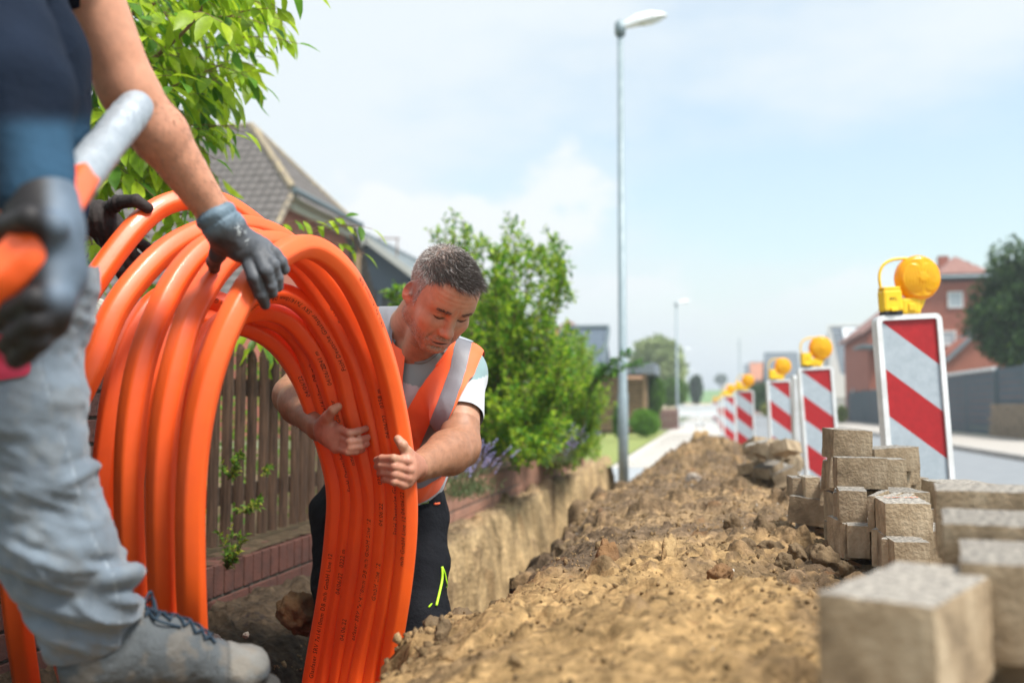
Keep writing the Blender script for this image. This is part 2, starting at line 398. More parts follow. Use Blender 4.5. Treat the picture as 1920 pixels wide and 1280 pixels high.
M['cap'] = mat('cap', (.55, .52, .46), 0.9, var=(.14, .12, .08), vs=16, bump=0.8, bs=70, contrast=.5)
def paver_extra(nt, b):
    N = nt.nodes; L = nt.links; tc = N.new('ShaderNodeTexCoord'); co = tc.outputs['Object']
    n = N.new('ShaderNodeTexNoise'); n.inputs['Scale'].default_value = 16; n.inputs['Detail'].default_value = 9; n.inputs['Roughness'].default_value = .62; L.new(co, n.inputs['Vector'])
    oi = N.new('ShaderNodeObjectInfo')
    cr = N.new('ShaderNodeValToRGB'); e = cr.color_ramp.elements
    e[0].position = .33; e[0].color = (.17, .125, .080, 1); e[1].position = .66; e[1].color = (.42, .33, .225, 1); x = e.new(.5); x.color = (.315, .235, .150, 1)
    L.new(n.outputs['Fac'], cr.inputs[0])
    # vertical mould streaks on the side faces, worn grey wearing course on the face that was up
    geo = N.new('ShaderNodeSeparateXYZ'); L.new(tc.outputs['Normal'], geo.inputs[0])
    up = N.new('ShaderNodeMapRange'); up.inputs['From Min'].default_value = .5; up.inputs['From Max'].default_value = .9; L.new(geo.outputs['Z'], up.inputs['Value'])
    n3 = N.new('ShaderNodeTexNoise'); n3.inputs['Scale'].default_value = 120; n3.inputs['Detail'].default_value = 6; L.new(co, n3.inputs['Vector'])
    c3 = N.new('ShaderNodeValToRGB'); c3.color_ramp.elements[0].position = .36; c3.color_ramp.elements[0].color = (.12, .11, .10, 1); c3.color_ramp.elements[1].position = .62; c3.color_ramp.elements[1].color = (.38, .345, .295, 1); L.new(n3.outputs['Fac'], c3.inputs[0])
    mx = N.new('ShaderNodeMix'); mx.data_type = 'RGBA'; L.new(up.outputs[0], mx.inputs['Factor']); L.new(cr.outputs[0], mx.inputs['A']); L.new(c3.outputs[0], mx.inputs['B'])
    hv = N.new('ShaderNodeHueSaturation'); L.new(mx.outputs['Result'], hv.inputs['Color'])
    mr = N.new('ShaderNodeMapRange'); mr.inputs['To Min'].default_value = .75; mr.inputs['To Max'].default_value = 1.15; L.new(oi.outputs['Random'], mr.inputs['Value']); L.new(mr.outputs[0], hv.inputs['Value'])
    L.new(hv.outputs[0], b.inputs['Base Color'])
    n2 = N.new('ShaderNodeTexNoise'); n2.inputs['Scale'].default_value = 130; n2.inputs['Detail'].default_value = 7; L.new(co, n2.inputs['Vector'])
    bp = N.new('ShaderNodeBump'); bp.inputs['Strength'].default_value = .8; bp.inputs['Distance'].default_value = .004; L.new(n2.outputs['Fac'], bp.inputs['Height']); L.new(bp.outputs[0], b.inputs['Normal'])
M['paver'] = mat('paver', (.3, .25, .18), 0.93, spec=.2, extra=paver_extra)
M['spray'] = mat('spray', (.9, .16, .04), 0.8, var=(.75, .3, .16), vs=90)
M['orange'] = mat('orange', (0.97, 0.120, 0.008), 0.47, spec=0.7, bump=.07, bs=30, coat=0.12, var=(0.86, 0.098, 0.010), vs=6)
M['ink'] = mat('ink', (.035, .012, .008), 0.7)
M['tape'] = mat('tape', (.42, .46, .50), 0.35, var=(.33, .37, .41), vs=30, bump=.5, bs=50, metal=.25)
M['wood'] = mat('wood', (.105, .068, .045), 0.85, var=(.045, .028, .020), vs=20, bump=.8, bs=50)
def wood_extra(nt, b):
    N = nt.nodes; L = nt.links; co = N.new('ShaderNodeTexCoord').outputs['Object']
    mp = N.new('ShaderNodeMapping'); mp.inputs['Scale'].default_value = (26, 26, 1.6); L.new(co, mp.inputs[0])
    n = N.new('ShaderNodeTexNoise'); n.inputs['Scale'].default_value = 3.5; n.inputs['Detail'].default_value = 8; n.inputs['Roughness'].default_value = .7; L.new(mp.outputs[0], n.inputs['Vector'])
    g = N.new('ShaderNodeNewGeometry'); sp = N.new('ShaderNodeSeparateXYZ'); L.new(g.outputs['Position'], sp.inputs[0])
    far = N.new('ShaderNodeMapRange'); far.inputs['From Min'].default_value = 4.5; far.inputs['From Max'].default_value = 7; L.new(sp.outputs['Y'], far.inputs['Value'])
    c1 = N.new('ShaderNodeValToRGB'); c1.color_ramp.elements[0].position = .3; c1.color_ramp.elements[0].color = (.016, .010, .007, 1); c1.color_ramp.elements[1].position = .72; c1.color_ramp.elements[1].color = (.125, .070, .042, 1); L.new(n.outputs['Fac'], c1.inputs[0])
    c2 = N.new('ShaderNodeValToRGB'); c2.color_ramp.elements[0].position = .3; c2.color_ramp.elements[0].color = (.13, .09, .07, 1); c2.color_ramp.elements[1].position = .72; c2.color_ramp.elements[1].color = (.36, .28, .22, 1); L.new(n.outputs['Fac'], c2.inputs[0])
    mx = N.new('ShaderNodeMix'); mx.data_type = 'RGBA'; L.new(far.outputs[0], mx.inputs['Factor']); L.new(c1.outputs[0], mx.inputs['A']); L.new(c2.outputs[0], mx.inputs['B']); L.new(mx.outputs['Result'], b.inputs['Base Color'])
    bp = N.new('ShaderNodeBump'); bp.inputs['Strength'].default_value = 1.0; bp.inputs['Distance'].default_value = .006; L.new(n.outputs['Fac'], bp.inputs['Height']); L.new(bp.outputs[0], b.inputs['Normal'])
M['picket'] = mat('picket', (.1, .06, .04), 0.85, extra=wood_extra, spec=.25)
M['slat'] = mat('slat', (.30, .20, .11), 0.8, var=(.2, .13, .07), vs=6)
M['white'] = mat('white', (.78, .79, .80), 0.45, var=(.62, .62, .61), vs=8, bump=.1)
M['sheet_white'] = mat('sheet_white', (.40, .45, .49), 0.4, var=(.34, .39, .43), vs=30)
M['sheet_red'] = mat('sheet_red', (.40, .014, .018), 0.38, var=(.33, .012, .016), vs=30)
M['amber_body'] = mat('amber_body', (.95, .60, .02), 0.4, var=(.85, .5, .02), vs=10)
M['lens'] = mat('lens', (1.0, .64, .02), 0.2, spec=.5, trans=.5, coat=.3)
M['black'] = mat('black', (.02, .02, .022), 0.6)
M['rubber'] = mat('rubber', (.05, .05, .05), 0.9, bump=.4)
M['galv'] = mat('galv', (.27, .33, .36), 0.5, var=(.21, .27, .30), vs=9, metal=.2, bump=.05)
M['lamp_white'] = mat('lamp_white', (.75, .78, .80), 0.4)
M['glass_clear'] = mat('glass_clear', (.70, .74, .74), 0.12, spec=.6)
M['tile_brown'] = mat('tile_brown', (.165, .148, .142), 0.85, var=(.11, .098, .088), vs=9, bump=.4, bs=50, contrast=.7)
M['tile_ridge'] = mat('tile_ridge', (.20, .165, .14), 0.9, var=(.42, .34, .20), vs=7, bump=.6, bs=50)
M['tile_grey'] = mat('tile_grey', (.215, .25, .265), 0.8, var=(.16, .19, .205), vs=7, bump=.3)
M['tile_slate'] = mat('tile_slate', (.17, .20, .23), 0.7, var=(.14, .165, .19), vs=3)
M['tile_red'] = mat('tile_red', (.33, .18, .15), 0.85, var=(.27, .14, .12), vs=3)
M['tile_orange'] = mat('tile_orange', (.50, .22, .13), 0.85, var=(.42, .2, .13), vs=3)
M['house_brick'] = mat('house_brick', (.36, .12, .075), 0.85, var=(.30, .10, .065), vs=2, bump=.2)
M['render_white'] = mat('render_white', (.72, .72, .70), 0.8)
M['fascia'] = mat('fascia', (.50, .50, .46), 0.6)
M['gutter'] = mat('gutter', (.12, .16, .18), 0.5)
M['gable_blue'] = mat('gable_blue', (.055, .08, .105), 0.7)
M['dark_fence'] = mat('dark_fence', (.058, .098, .132), 0.6, var=(.075, .12, .155), vs=3)
M['pane'] = mat('pane', (.42, .47, .50), 0.08, spec=.8)
M['panel'] = mat('panel', (.10, .13, .165), 0.2, spec=.6)
M['drystone'] = mat('drystone', (.34, .27, .19), 0.9, var=(.20, .17, .13), vs=7, bump=.8, bs=20)
M['bark'] = mat('bark', (.10, .07, .05), 0.9, var=(.16, .12, .09), vs=14, bump=.8)
M['twig'] = mat('twig', (.23, .12, .07), 0.8, var=(.16, .10, .06), vs=20)
M['leaf'] = mat('leaf', (.2, .4, .04), 0.42, vcol=True, var=(.82, 1.15), vs=25, trans=.55, spec=.35)
M['leaf_dark'] = mat('leaf_dark', (.05, .12, .03), 0.5, vcol=True, var=(.8, 1.15), vs=5, trans=.2, spec=.3)
M['lavender'] = mat('lavender', (.27, .25, .50), 0.8, var=(.36, .34, .6), vs=60)
# ================================================================ terrain: dug trench and heap of soil
_hp = [ # (u, v, depth) of points on the heap's surface
 (700,1300,1.5),(1000,1290,1.15),(1300,1290,1.1),(1520,1290,1.05),(850,1160,1.95),(1000,1135,1.7),(1200,1135,1.6),(1450,1150,1.5),
 (900,1092,2.7),(1000,1060,2.5),(1130,1050,2.4),(1330,1065,2.2),(1550,1090,2.2),(1640,1095,2.3),
 (1060,1000,3.6),(1250,985,3.4),(1400,985,3.3),(1500,985,3.3),(1110,960,4.7),(1300,940,4.4),(1440,925,4.2),
 (1190,915,6.8),(1300,900,6.3),(1400,905,6.2),(1210,870,10),(1300,845,9.5),(1400,850,9.0),(1233,857,12.2),(1259,838,12.2),(1286,824,12.2),(1315,812,12.2),(1387,819,11.5),(1315,818,13.4)]
_pts = PP(_hp)
_ext = np.array([(-.55,.4,.5),(0,.0,.5),(.6,.4,.48),(-.5,-1,.3),(.5,-1,.3),(.45,1.0,.56),(.5,2.2,.44),(.55,3.0,.42),(.75,1.6,.30),(.85,3.2,.20),(.8,4.5,.12),(.85,.5,.3),(.62,6,.22),(.62,8,.2),(.7,11,.12),(.5,15,.05),(-.8,15.5,.05),(0,16,.0),(-.85,11.5,.02),(-.75,13,.05),(-.55,12.5,.30)])
_rb = np.vstack([_pts, _ext])
def _phi(r2): return np.where(r2 > 1e-12, 0.5*r2*np.log(np.maximum(r2, 1e-12)), 0)
def _sc(x, y): return np.asarray(x, float)*1.0, 3.0*np.log(np.maximum(np.asarray(y, float)+2.2, .3))
_cx, _cy = _sc(_rb[:, 0], _rb[:, 1]); _n = len(_rb)
_A = np.zeros((_n+3, _n+3)); _A[:_n, :_n] = _phi((_cx[:, None]-_cx)**2+(_cy[:, None]-_cy)**2)+np.eye(_n)*.004
_A[:_n, _n] = 1; _A[:_n, _n+1] = _cx; _A[:_n, _n+2] = _cy; _A[_n:, :_n] = _A[:_n, _n:].T
_w = np.linalg.solve(_A, np.concatenate([_rb[:, 2], [0, 0, 0]]))
def heap0(x, y):
    sx, sy = _sc(x, y); r = _w[_n]+_w[_n+1]*sx+_w[_n+2]*sy
    for i in range(_n): r = r+_w[i]*_phi((sx-_cx[i])**2+(sy-_cy[i])**2)
    return r
_crest = PP([(690,1285,1.55),(780,1185,2.0),(862,1120,2.55),(930,1085,3.0),(1010,1012,3.9),(1060,985,4.9),(1110,945,6.4),(1150,905,8.8),(1172,885,11.5)])
def terrain(x, y, rough=True):
    x = np.asarray(x, float); y = np.asarray(y, float)
    h = np.clip(heap0(x, y)-.11*sstep(6.5, 10, y), -.05, .8)
    if rough:
        w = np.clip(y/6, .6, 1.25)
        h = h + .030*w*vnoise(x*5, y*4, 0, 3) + .020*w*fbm(x*12, y*10, 0, 2, .6, 5)*1.0
        b1 = np.abs(vnoise(x*9+.3*vnoise(x*20, y*20, 0, 2), y*8, 0, 9)); b2 = np.abs(vnoise(x*24, y*21, 0, 10)); b3 = np.abs(vnoise(x*55, y*50, 0, 11)); m_ = .45+.55*sstep(-.3, .5, vnoise(x*2.6, y*2.0, 0, 12)); h = h + (.030*b1 + .020*b2 + .0085*b3)*w*m_ + .006*fbm(x*70, y*66, 0, 2, .65, 21) - .012
    # right edge down to the carriageway
    t = sstep(.78, 1.02, x+.03*vnoise(y*3, 0, 0, 4)); h = h*(1-t) + (-.012)*t
    e = sstep(14.0, 15.6, y+.3*vnoise(x*3, 1.0, 0, 8)); h = h*(1-e)+(-.01)*e
    xc = np.interp(y, _crest[:, 1], _crest[:, 0])
    wob = .035*vnoise(y*5, x*2, 0, 31)+.02*vnoise(y*13, x*5, 0, 32) if rough else 0
    t = sstep(xc-.17, xc+.05, x+wob)*(1-.16*np.exp(-((x-xc-.06)/.10)**2)*sstep(1.9, 2.4, y)*(1-sstep(4.2, 5.5, y)))          # slope into the trench
    floor = -.52 + .03*vnoise(x*6, y*6, 0, 33)
    near = 1-sstep(1.42, 1.58, y+.05*vnoise(x*9, 0, 0, 34)); floor = floor*(1-near)+.40*near
    h = h*t + floor*(1-t)
    # bank under the garden edging
    btop = np.interp(y, [0, 1.5, 2.6, 3.4, 4.3, 5.2, 14], [.38, .30, .22, .23, .18, .13, .12])
    bx = np.interp(y, [0, 1.4, 1.55, 2.35, 2.7, 3.2, 4.4, 5.2, 14], [-1.22, -1.22, -1.45, -1.45, -1.25, -1.16, -1.28, -1.40, -1.46])
    wb = .060*vnoise(y*5, 3.0, 0, 40)+.030*vnoise(y*17, h*9, 0, 41)
    tb = sstep(bx-.10, bx+.05, x+wb); hb = btop+.018*fbm(x*14, y*14, 0, 3, .6, 44) - .05*sstep(-1.5, -1.2, x)
    sl = np.interp(y, [2.4, 3.0, 4.0, 5.0], [.45, .5, .25, 0])   # slumped soil near the pillar
    tb2 = sstep(bx-.1, bx+.05+sl, x+wb)
    h = hb*(1-tb2)+h*tb2
    return h
def mixcol(c, w, t): w = np.asarray(w)[:, None]; return c*(1-w)+t*w
def build_terrain():
    xs = np.arange(-1.72, 1.06, .0105)
    ys = [-1.2]
    while ys[-1] < 15.8:
        y = ys[-1]; ys.append(y + (.05 if y < .5 else .0105*max(1, y/2.4)))
    ys = np.array(ys); X, Y = np.meshgrid(xs, ys); Z = terrain(X, Y)
    Cz = np.zeros(Z.shape); Cm = np.zeros(Z.shape)            # clods sunk into the surface, each with its own tint
    K = 7500; yy = .8+RNG.random(K)**.8*12.5; yy[:2600] = RNG.uniform(2.0, 4.6, 2600); xx = RNG.uniform(-1.62, .95, K)
    e = RNG.random(K) < .11; xx[e] = np.interp(yy[e], _crest[:, 1], _crest[:, 0])+RNG.normal(.02, .07, e.sum())
    e = slice(0, 500); xx[e] = .36+RNG.normal(0, .16, 500); yy[e] = 2.5+RNG.normal(0, .3, 500)
    rr = (.005+.016*RNG.random(K)**2.4)*np.clip(yy/2.6, .62, 1.9)*(1+1.6*(RNG.random(K) < .05)); zz = terrain(xx, yy)
    for k in range(K):
        i0, i1 = np.searchsorted(ys, yy[k]-rr[k]*1.4), np.searchsorted(ys, yy[k]+rr[k]*1.4); j0, j1 = np.searchsorted(xs, xx[k]-rr[k]*1.4), np.searchsorted(xs, xx[k]+rr[k]*1.4)
        if i1-i0 < 1 or j1-j0 < 1: continue
        sx, sy, sz = X[i0:i1, j0:j1], Y[i0:i1, j0:j1], Z[i0:i1, j0:j1]; a_ = k*2.4; dx, dy = sx-xx[k], sy-yy[k]; u_ = dx*math.cos(a_)+dy*math.sin(a_); v_ = (-dx*math.sin(a_)+dy*math.cos(a_))*1.35
        n_ = 1+.45*vnoise(sx/rr[k]*1.3+k, sy/rr[k]*1.3, k*.37, 5); d = np.sqrt(u_*u_+v_*v_)/(rr[k]*n_); t_ = zz[k]-rr[k]*.25+rr[k]*.95*np.sqrt(np.clip(1-d*d, 0, 1))*n_
        m_ = (d < 1) & (t_ > sz); sz[m_] = t_[m_]; Cz[i0:i1, j0:j1][m_] = (k*.6180339) % 1; Cm[i0:i1, j0:j1][m_] = 1
    # lateral break-up so steep faces are ragged, not stretched
    V = np.stack([X, Y, Z], -1)
    ny, nx = X.shape; g = np.arange(ny*nx).reshape(ny, nx)
    Q = np.stack([g[:-1, :-1], g[:-1, 1:], g[1:, 1:], g[1:, :-1]], -1).reshape(-1, 4)
    V = V.reshape(-1, 3)
    n = vnormals(V, Q); d = .008*fbm(V[:, 0]*30, V[:, 1]*30, V[:, 2]*30, 3, .6, 50)+.0075*(.55-np.abs(fbm(V[:, 0]*75, V[:, 1]*70, V[:, 2]*75, 2, .7, 55))); V = V+n*d[:, None]*np.clip(1.4-n[:, 2:3], .3, 1.4)
    x, y, z = V.T
    sand = np.array([.52, .335, .145]); sand2 = np.array([.285, .198, .115]); brown = np.array([.185, .128, .078]); dark = np.array([.10, .07, .045]); pale = np.array([.60, .43, .22])
    a = sstep(-.25, .35, fbm(x*2.3, y*1.5, 0, 3, .5, 60)+.55*(1-sstep(1.6, 2.7, y))+.0)
    c = brown*(1-a)[:, None]+sand*a[:, None]
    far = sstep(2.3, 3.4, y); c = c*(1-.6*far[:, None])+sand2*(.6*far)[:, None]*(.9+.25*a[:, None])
    b = sstep(.15, .7, fbm(x*5+9, y*3.2, 0, 4, .6, 66)); c = c*(1-.55*b[:, None])+brown*.55*b[:, None]
    xc = np.interp(y, _crest[:, 1], _crest[:, 0])
    dk = np.exp(-((x-xc-.02)/.11)**2)*sstep(1.6, 2.2, y)*(1-sstep(4.0, 5.5, y))*.75   # darker topsoil thrown along the trench edge
    dk = np.maximum(dk, .85*np.exp(-(((x-.33)/.22)**2+((y-2.45)/.33)**2)))             # dark clods beside the pavers
    c = c*(1-dk[:, None])+dark*1.1*dk[:, None]
    bank = (1-sstep(-1.16, -1.02, x))*sstep(4.2, 5.2, y)*(1-sstep(.09, .16, z)); st = .5+.5*vnoise(x*3, y*16, z*2.2, 70)
    V[:, 0] += bank*(.030*vnoise(y*13, z*3, 0, 72)+.012*vnoise(y*37, z*8, 0, 73)); c = c*(1-bank[:, None])+(pale*(.75+.3*st[:, None]))*bank[:, None]
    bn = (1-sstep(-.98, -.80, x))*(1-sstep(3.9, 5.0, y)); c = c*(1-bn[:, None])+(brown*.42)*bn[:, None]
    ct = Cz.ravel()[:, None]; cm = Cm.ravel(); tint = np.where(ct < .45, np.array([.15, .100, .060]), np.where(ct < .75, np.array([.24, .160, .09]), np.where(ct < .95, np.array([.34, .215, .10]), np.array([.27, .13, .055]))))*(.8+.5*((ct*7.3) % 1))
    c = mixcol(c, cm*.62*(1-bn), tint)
    c = c*np.array([.84, .84, .88])*(1+.36*fbm(x*80, y*76, 0, 2, .7, 77)+.16*fbm(x*11, y*9, 0, 2, .6, 78))[:, None]; c = np.clip(c, .02, 1)
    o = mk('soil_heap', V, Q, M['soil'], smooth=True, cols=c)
    tag(o, 'long heap of dug sandy soil beside the open trench', 'soil', kind='structure')
build_terrain()
def blob(r, seed, sub=2, sq=(1, 1, 1), amp=.34):
    bm = __import__('bmesh').new(); __import__('bmesh').ops.create_icosphere(bm, subdivisions=sub, radius=1.0)
    V = np.array([v.co[:] for v in bm.verts]); Fc = np.array([[v.index for v in f.verts] for f in bm.faces]); bm.free()
    d = 1+amp*vnoise(V[:, 0]*1.3+seed, V[:, 1]*1.3, V[:, 2]*1.3, seed)+amp*.6*vnoise(V[:, 0]*3.1, V[:, 1]*3.1+seed, V[:, 2]*3.1, seed+1)
    return V*d[:, None]*np.array(sq)*r, Fc
def build_crumbs():
    Vs = []; Fs = []; n = 0; cc = []
    protos = [blob(1, i+3, 1, (1, .8, .62), .55) for i in range(8)]
    N = 34000
    x = RNG.uniform(-1.25, .85, N); y = .75+RNG.power(.75, N)*11
    size = .0018+.0040*RNG.random(N)**3+.0010*np.clip(y-1, 0, 9)*RNG.random(N)
    big = RNG.random(N) < .03; size = size*np.where(big, 2.4, 1)
    # more crumbs and lumps along the trench edge and by the pavers
    k = N//12; yy = RNG.uniform(1.5, 5.5, k); x[:k] = np.interp(yy, _crest[:, 1], _crest[:, 0])+RNG.normal(.0, .08, k); y[:k] = yy; size[:k] *= 1.2
    z = terrain(x, y)
    for i in range(N):
        V, Fc = protos[i % 8]; V = V@rotm(*RNG.uniform(0, 6, 3)).T*size[i]+[x[i], y[i], z[i]+size[i]*.25]
        Vs.append(V); Fs.append(Fc+n); n += len(V)
        t = RNG.random(); c = np.array([.36, .235, .115])*(1-t)+np.array([.22, .15, .08])*t
        if RNG.random() < .012: c = np.array([.5, .46, .4])
        cc.append(np.tile(c*RNG.uniform(.8, 1.3), (len(V), 1)))
    o = mk('soil_crumbs', np.vstack(Vs), np.vstack(Fs), M['soil'], smooth=False, cols=np.vstack(cc))
    tag(o, 'loose crumbs and grit scattered over the soil heap', 'soil', kind='stuff')
build_crumbs()
def clod(name, u, v, D, r, sq, label, cat, m, group=None, seed=1):
    V, Fc = blob(r, seed, 4, sq, .30); Vn = V/r
    n = Vn/np.linalg.norm(Vn, axis=1)[:, None]; V = V+n*(r*.07*fbm(Vn[:, 0]*6, Vn[:, 1]*6, Vn[:, 2]*6, 3, .6, seed))[:, None]
    p = P(u, v, D)
    if u > 600:                                  # bed it into the ground where it lies
        if u < 1100: p[0] = max(p[0], float(np.interp(p[1], _crest[:, 1], _crest[:, 0]))+.05+.02*((seed*7) % 3))
        p[2] = float(terrain(p[0], p[1]))+r*sq[2]*.65
    o = mk(name, V@rotm(seed*.7, seed*.3, seed*1.1).T+p, Fc, m, smooth=True)
    return tag(o, label, cat, group)
M['clod_rust'] = mat('clod_rust', (.25, .14, .065), 0.95, var=(.15, .085, .045), vs=16, bump=1.0, bs=60, spec=.15)
M['clod_sand'] = mat('clod_sand', (.40, .27, .13), 0.95, var=(.28, .18, .09), vs=16, bump=1.0, bs=60, spec=.15)
clod('soil_clod', 1350, 1062, 2.05, .026, (1, .8, 1), 'rust brown clod of earth standing upright in the middle of the sandy heap', 'clod', M['clod_rust'], seed=2)
clod('soil_clod', 1140, 1040, 2.35, .038, (1.4, .8, .55), 'dark rust coloured slab of earth on the crest left of the upright clod', 'clod', M['clod_rust'], seed=5)
clod('soil_clod', 1255, 1052, 2.25, .034, (1.5, .8, .55), 'flat grey brown clod lying between the two rust coloured clods', 'clod', M['clod_sand'], seed=7)
clod('soil_clod', 908, 1108, 2.45, .036, (1.1, .9, .85), 'round dark lump of topsoil at the trench edge beside the black trousers', 'clod', M['clod'], seed=8)
clod('soil_clod', 930, 1082, 2.7, .030, (1.2, .8, .6), 'small pale stone resting behind the round dark lump at the trench edge', 'stone', M['stone'], seed=9)
clod('boulder', 562, 1152, 2.85, .062, (1.0, .95, .72), 'brown rounded boulder lying against the brick edging behind the orange tubes', 'boulder', M['clod_rust'], seed=12)
clod('pebble', 403, 1196, 2.45, .014, (.6, .6, 1.3), 'small grey pebble in the soil seen through the coil, left of the other', 'pebble', M['stone'], seed=14)
clod('pebble', 462, 1190, 2.6, .011, (.7, .7, 1.1), 'small grey pebble in the soil seen through the coil, right of the other', 'pebble', M['stone'], seed=15)
clod('stone', 787, 1155, 2.05, .013, (1.2, .9, .7), 'pale little stone touching the black trousers at the trench edge', 'stone', M['cap'], seed=16)
clod('soil_clod', 1062, 990, 3.7, .05, (.9, .8, .9), 'dark upright clod at the bend of the trench edge', 'clod', M['clod'], seed=17)
clod('soil_clod', 1308, 806, 12.3, .10, (1.4, 1, .7), 'brown clod on the topmost far point of the soil heap', 'clod', M['clod_sand'], seed=18)
clod('stone', 1512, 985, 3.15, .035, (1.2, .9, .8), 'grey brown stone lodged in dark soil left of the paver stack', 'stone', M['stone'], seed=19)
clod('stone', 1300, 902, 6.0, .038, (1.3, .9, .4), 'pale flat stone half buried on the far slope of the heap', 'stone', M['stone'], seed=20)
_k = 0
NTH = ['first', 'second', 'third', 'fourth', 'fifth', 'sixth', 'seventh', 'eighth', 'ninth']
for (u, v, D, r) in [(1450, 1030, 2.7, .03), (1400, 1042, 2.6, .024), (1500, 1055, 2.5, .028), (1545, 1072, 2.35, .03), (1590, 1085, 2.25, .024), (1470, 1075, 2.3, .022), (1430, 1000, 3.1, .035), (1375, 985, 3.3, .03), (1560, 1045, 2.6, .03)]:
    _k += 1; clod('soil_clod', u, v, D, r, (1.3, 1, .75), 'dark clod beside the paver stack, '+NTH[sum(q < u for q in (1450, 1400, 1500, 1545, 1590, 1470, 1430, 1375, 1560))]+' of nine from the left', 'clod', M['clod'], 'dark clods beside the paver stack', seed=30+_k)
for (u, v, D, r) in [(960, 1050, 3.1, .03), (985, 1035, 3.3, .026), (1010, 1015, 3.5, .032), (890, 1140, 2.2, .02), (840, 1165, 2.0, .022), (815, 1190, 1.85, .018), (1035, 1000, 3.7, .03), (760, 1222, 1.75, .018)]:
    _k += 1; clod('soil_clod', u, v, D, r, (1.3, 1, .8), 'small clod on the trench edge, '+NTH[sum(q < u for q in (960, 985, 1010, 890, 840, 815, 1035, 760))]+' of eight from the left', 'clod', M['clod'], 'clods along the trench edge', seed=30+_k)
# ================================================================ ground, road, path, fields
def sheet(name, x0, x1, y0, y1, z, m, label, cat='ground', kind='structure', zf=None, nx=1, ny=1):
    xs = np.linspace(x0, x1, nx+1); ys = np.linspace(y0, y1, ny+1); X, Y = np.meshgrid(xs, ys); Z = z+(zf(X, Y) if zf else 0*X)
    g = np.arange(X.size).reshape(X.shape); Q = np.stack([g[:-1, :-1], g[:-1, 1:], g[1:, 1:], g[1:, :-1]], -1).reshape(-1, 4)
    return tag(mk(name, np.stack([X, Y, Z], -1).reshape(-1, 3), Q, m, smooth=bool(zf)), label, cat, kind=kind)
gb = MB()
for (x0, x1, y0, y1) in [(-900, -1.66, -60, 1400), (1.0, 900, -60, 1400), (-1.66, 1.0, -60, -1.1), (-1.66, 1.0, 15.4, 1400)]:
    gb.add([(x0, y0, -.02), (x1, y0, -.02), (x1, y1, -.02), (x0, y1, -.02)], [(0, 1, 2, 3)])
tag(gb.build('ground', M['ground']), 'flat open ground reaching the horizon', 'ground', kind='structure')
sheet('road', 1.0, 5.2, -20, 150, -.006, M['asphalt'], 'grey asphalt carriageway of the village street', 'road')
kb = MB(); kb.box((5.27, 60, .04), (.14, 160, .10)); tag(kb.build('kerb', M['kerb']), 'concrete kerb along the far side of the road', 'kerb', kind='structure')
sheet('pavement', 5.34, 8.0, -20, 140, .088, M['pave'], 'pale paved footway on the far side of the road', 'pavement')
M['pave_far'] = mat('pave_far', (.55, .52, .47), 0.85, var=(.46, .43, .39), vs=4, bump=0.3, bs=60)
sheet('footpath', -1.45, .98, 15.2, 140, -.010, M['pave_far'], 'pale paved footpath beyond the open trench', 'path')
sheet('verge_grass', -3.6, -1.47, 14.2, 38, .0, M['grass'], 'dry patch of lawn beside the footpath', 'grass')
# paved slab joints of the footpath as thin inset strips
kb = MB()
for y in np.arange(15.3, 34, .62): kb.box((-.16, y, -.007), (2.26, .012, .004))
tag(kb.build('path_joints', M['mortar']), 'dark joints between the footpath slabs', 'path', kind='structure')
sheet('hill_field', -260, 300, 170, 900, -.03, M['field'], 'green field rising gently to the skyline', 'field', zf=lambda X, Y: 6.6*sstep(170, 330, Y)*np.exp(-((X-35)/160)**2)+sstep(400, 900, Y)*3, nx=60, ny=60)
sheet('sand_track', -22, 60, 128, 180, .0, M['sand'], 'sandy strip of bare earth below the green field', 'ground', zf=lambda X, Y: 1.6*sstep(128, 165, Y), nx=4, ny=12)
sheet('garden_bed', -7.5, -1.80, 2.4, 13.3, .30, M['clod'], 'planted garden ground behind the low brick edging', 'ground')
# ================================================================ brick edging, pillar, fence
def bricks(mb, x, y0, y1, z0, z1, w, depth, mort=.010, jit=.002, mi=0, back=True):
    y = y0
    while y < y1-.01:
        ww = min(w, y1-y); mb.box((x+depth/2-.0+random.uniform(-jit, jit), y+ww/2, (z0+z1)/2), (depth, ww-mort, z1-z0-mort), bev=.004, mi=mi); y += w
t = empty('brick_edging', (-1.72, 3, .1), 'low dark brick edging with upright course, seen through the coil', 'brick edging')
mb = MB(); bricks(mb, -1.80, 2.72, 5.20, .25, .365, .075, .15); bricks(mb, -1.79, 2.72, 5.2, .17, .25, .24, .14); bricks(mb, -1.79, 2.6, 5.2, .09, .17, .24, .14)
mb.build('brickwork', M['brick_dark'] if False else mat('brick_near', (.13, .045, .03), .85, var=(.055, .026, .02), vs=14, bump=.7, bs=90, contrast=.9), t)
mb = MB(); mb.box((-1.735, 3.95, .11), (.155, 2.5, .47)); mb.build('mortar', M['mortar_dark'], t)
V, Q = sheetv = None, None
def crust(name, x0, x1, y0, y1, z, parent, m, amp, seed):
    xs = np.arange(x0, x1, .012); ys = np.arange(y0, y1, .018); X, Y = np.meshgrid(xs, ys)
    Z = z+amp*(fbm(X*20, Y*14, 0, 4, .6, seed))-.3*amp; g = np.arange(X.size).reshape(X.shape)
    Qq = np.stack([g[:-1, :-1], g[:-1, 1:], g[1:, 1:], g[1:, :-1]], -1).reshape(-1, 4); return mk(name, np.stack([X, Y, Z], -1).reshape(-1, 3), Qq, m, parent, True)
crust('moss', -1.80, -1.66, 2.72, 5.2, .366, t, M['moss'], .006, 4)
t = empty('brick_edging', (-1.72, 9, .1), 'low red brick garden wall with upright top course beside the trench bank', 'brick edging')
mb = MB(); bricks(mb, -1.80, 5.24, 8.9, .215, .375, .075, .15); bricks(mb, -1.80, 8.9, 13.1, .17, .375, .075, .15)
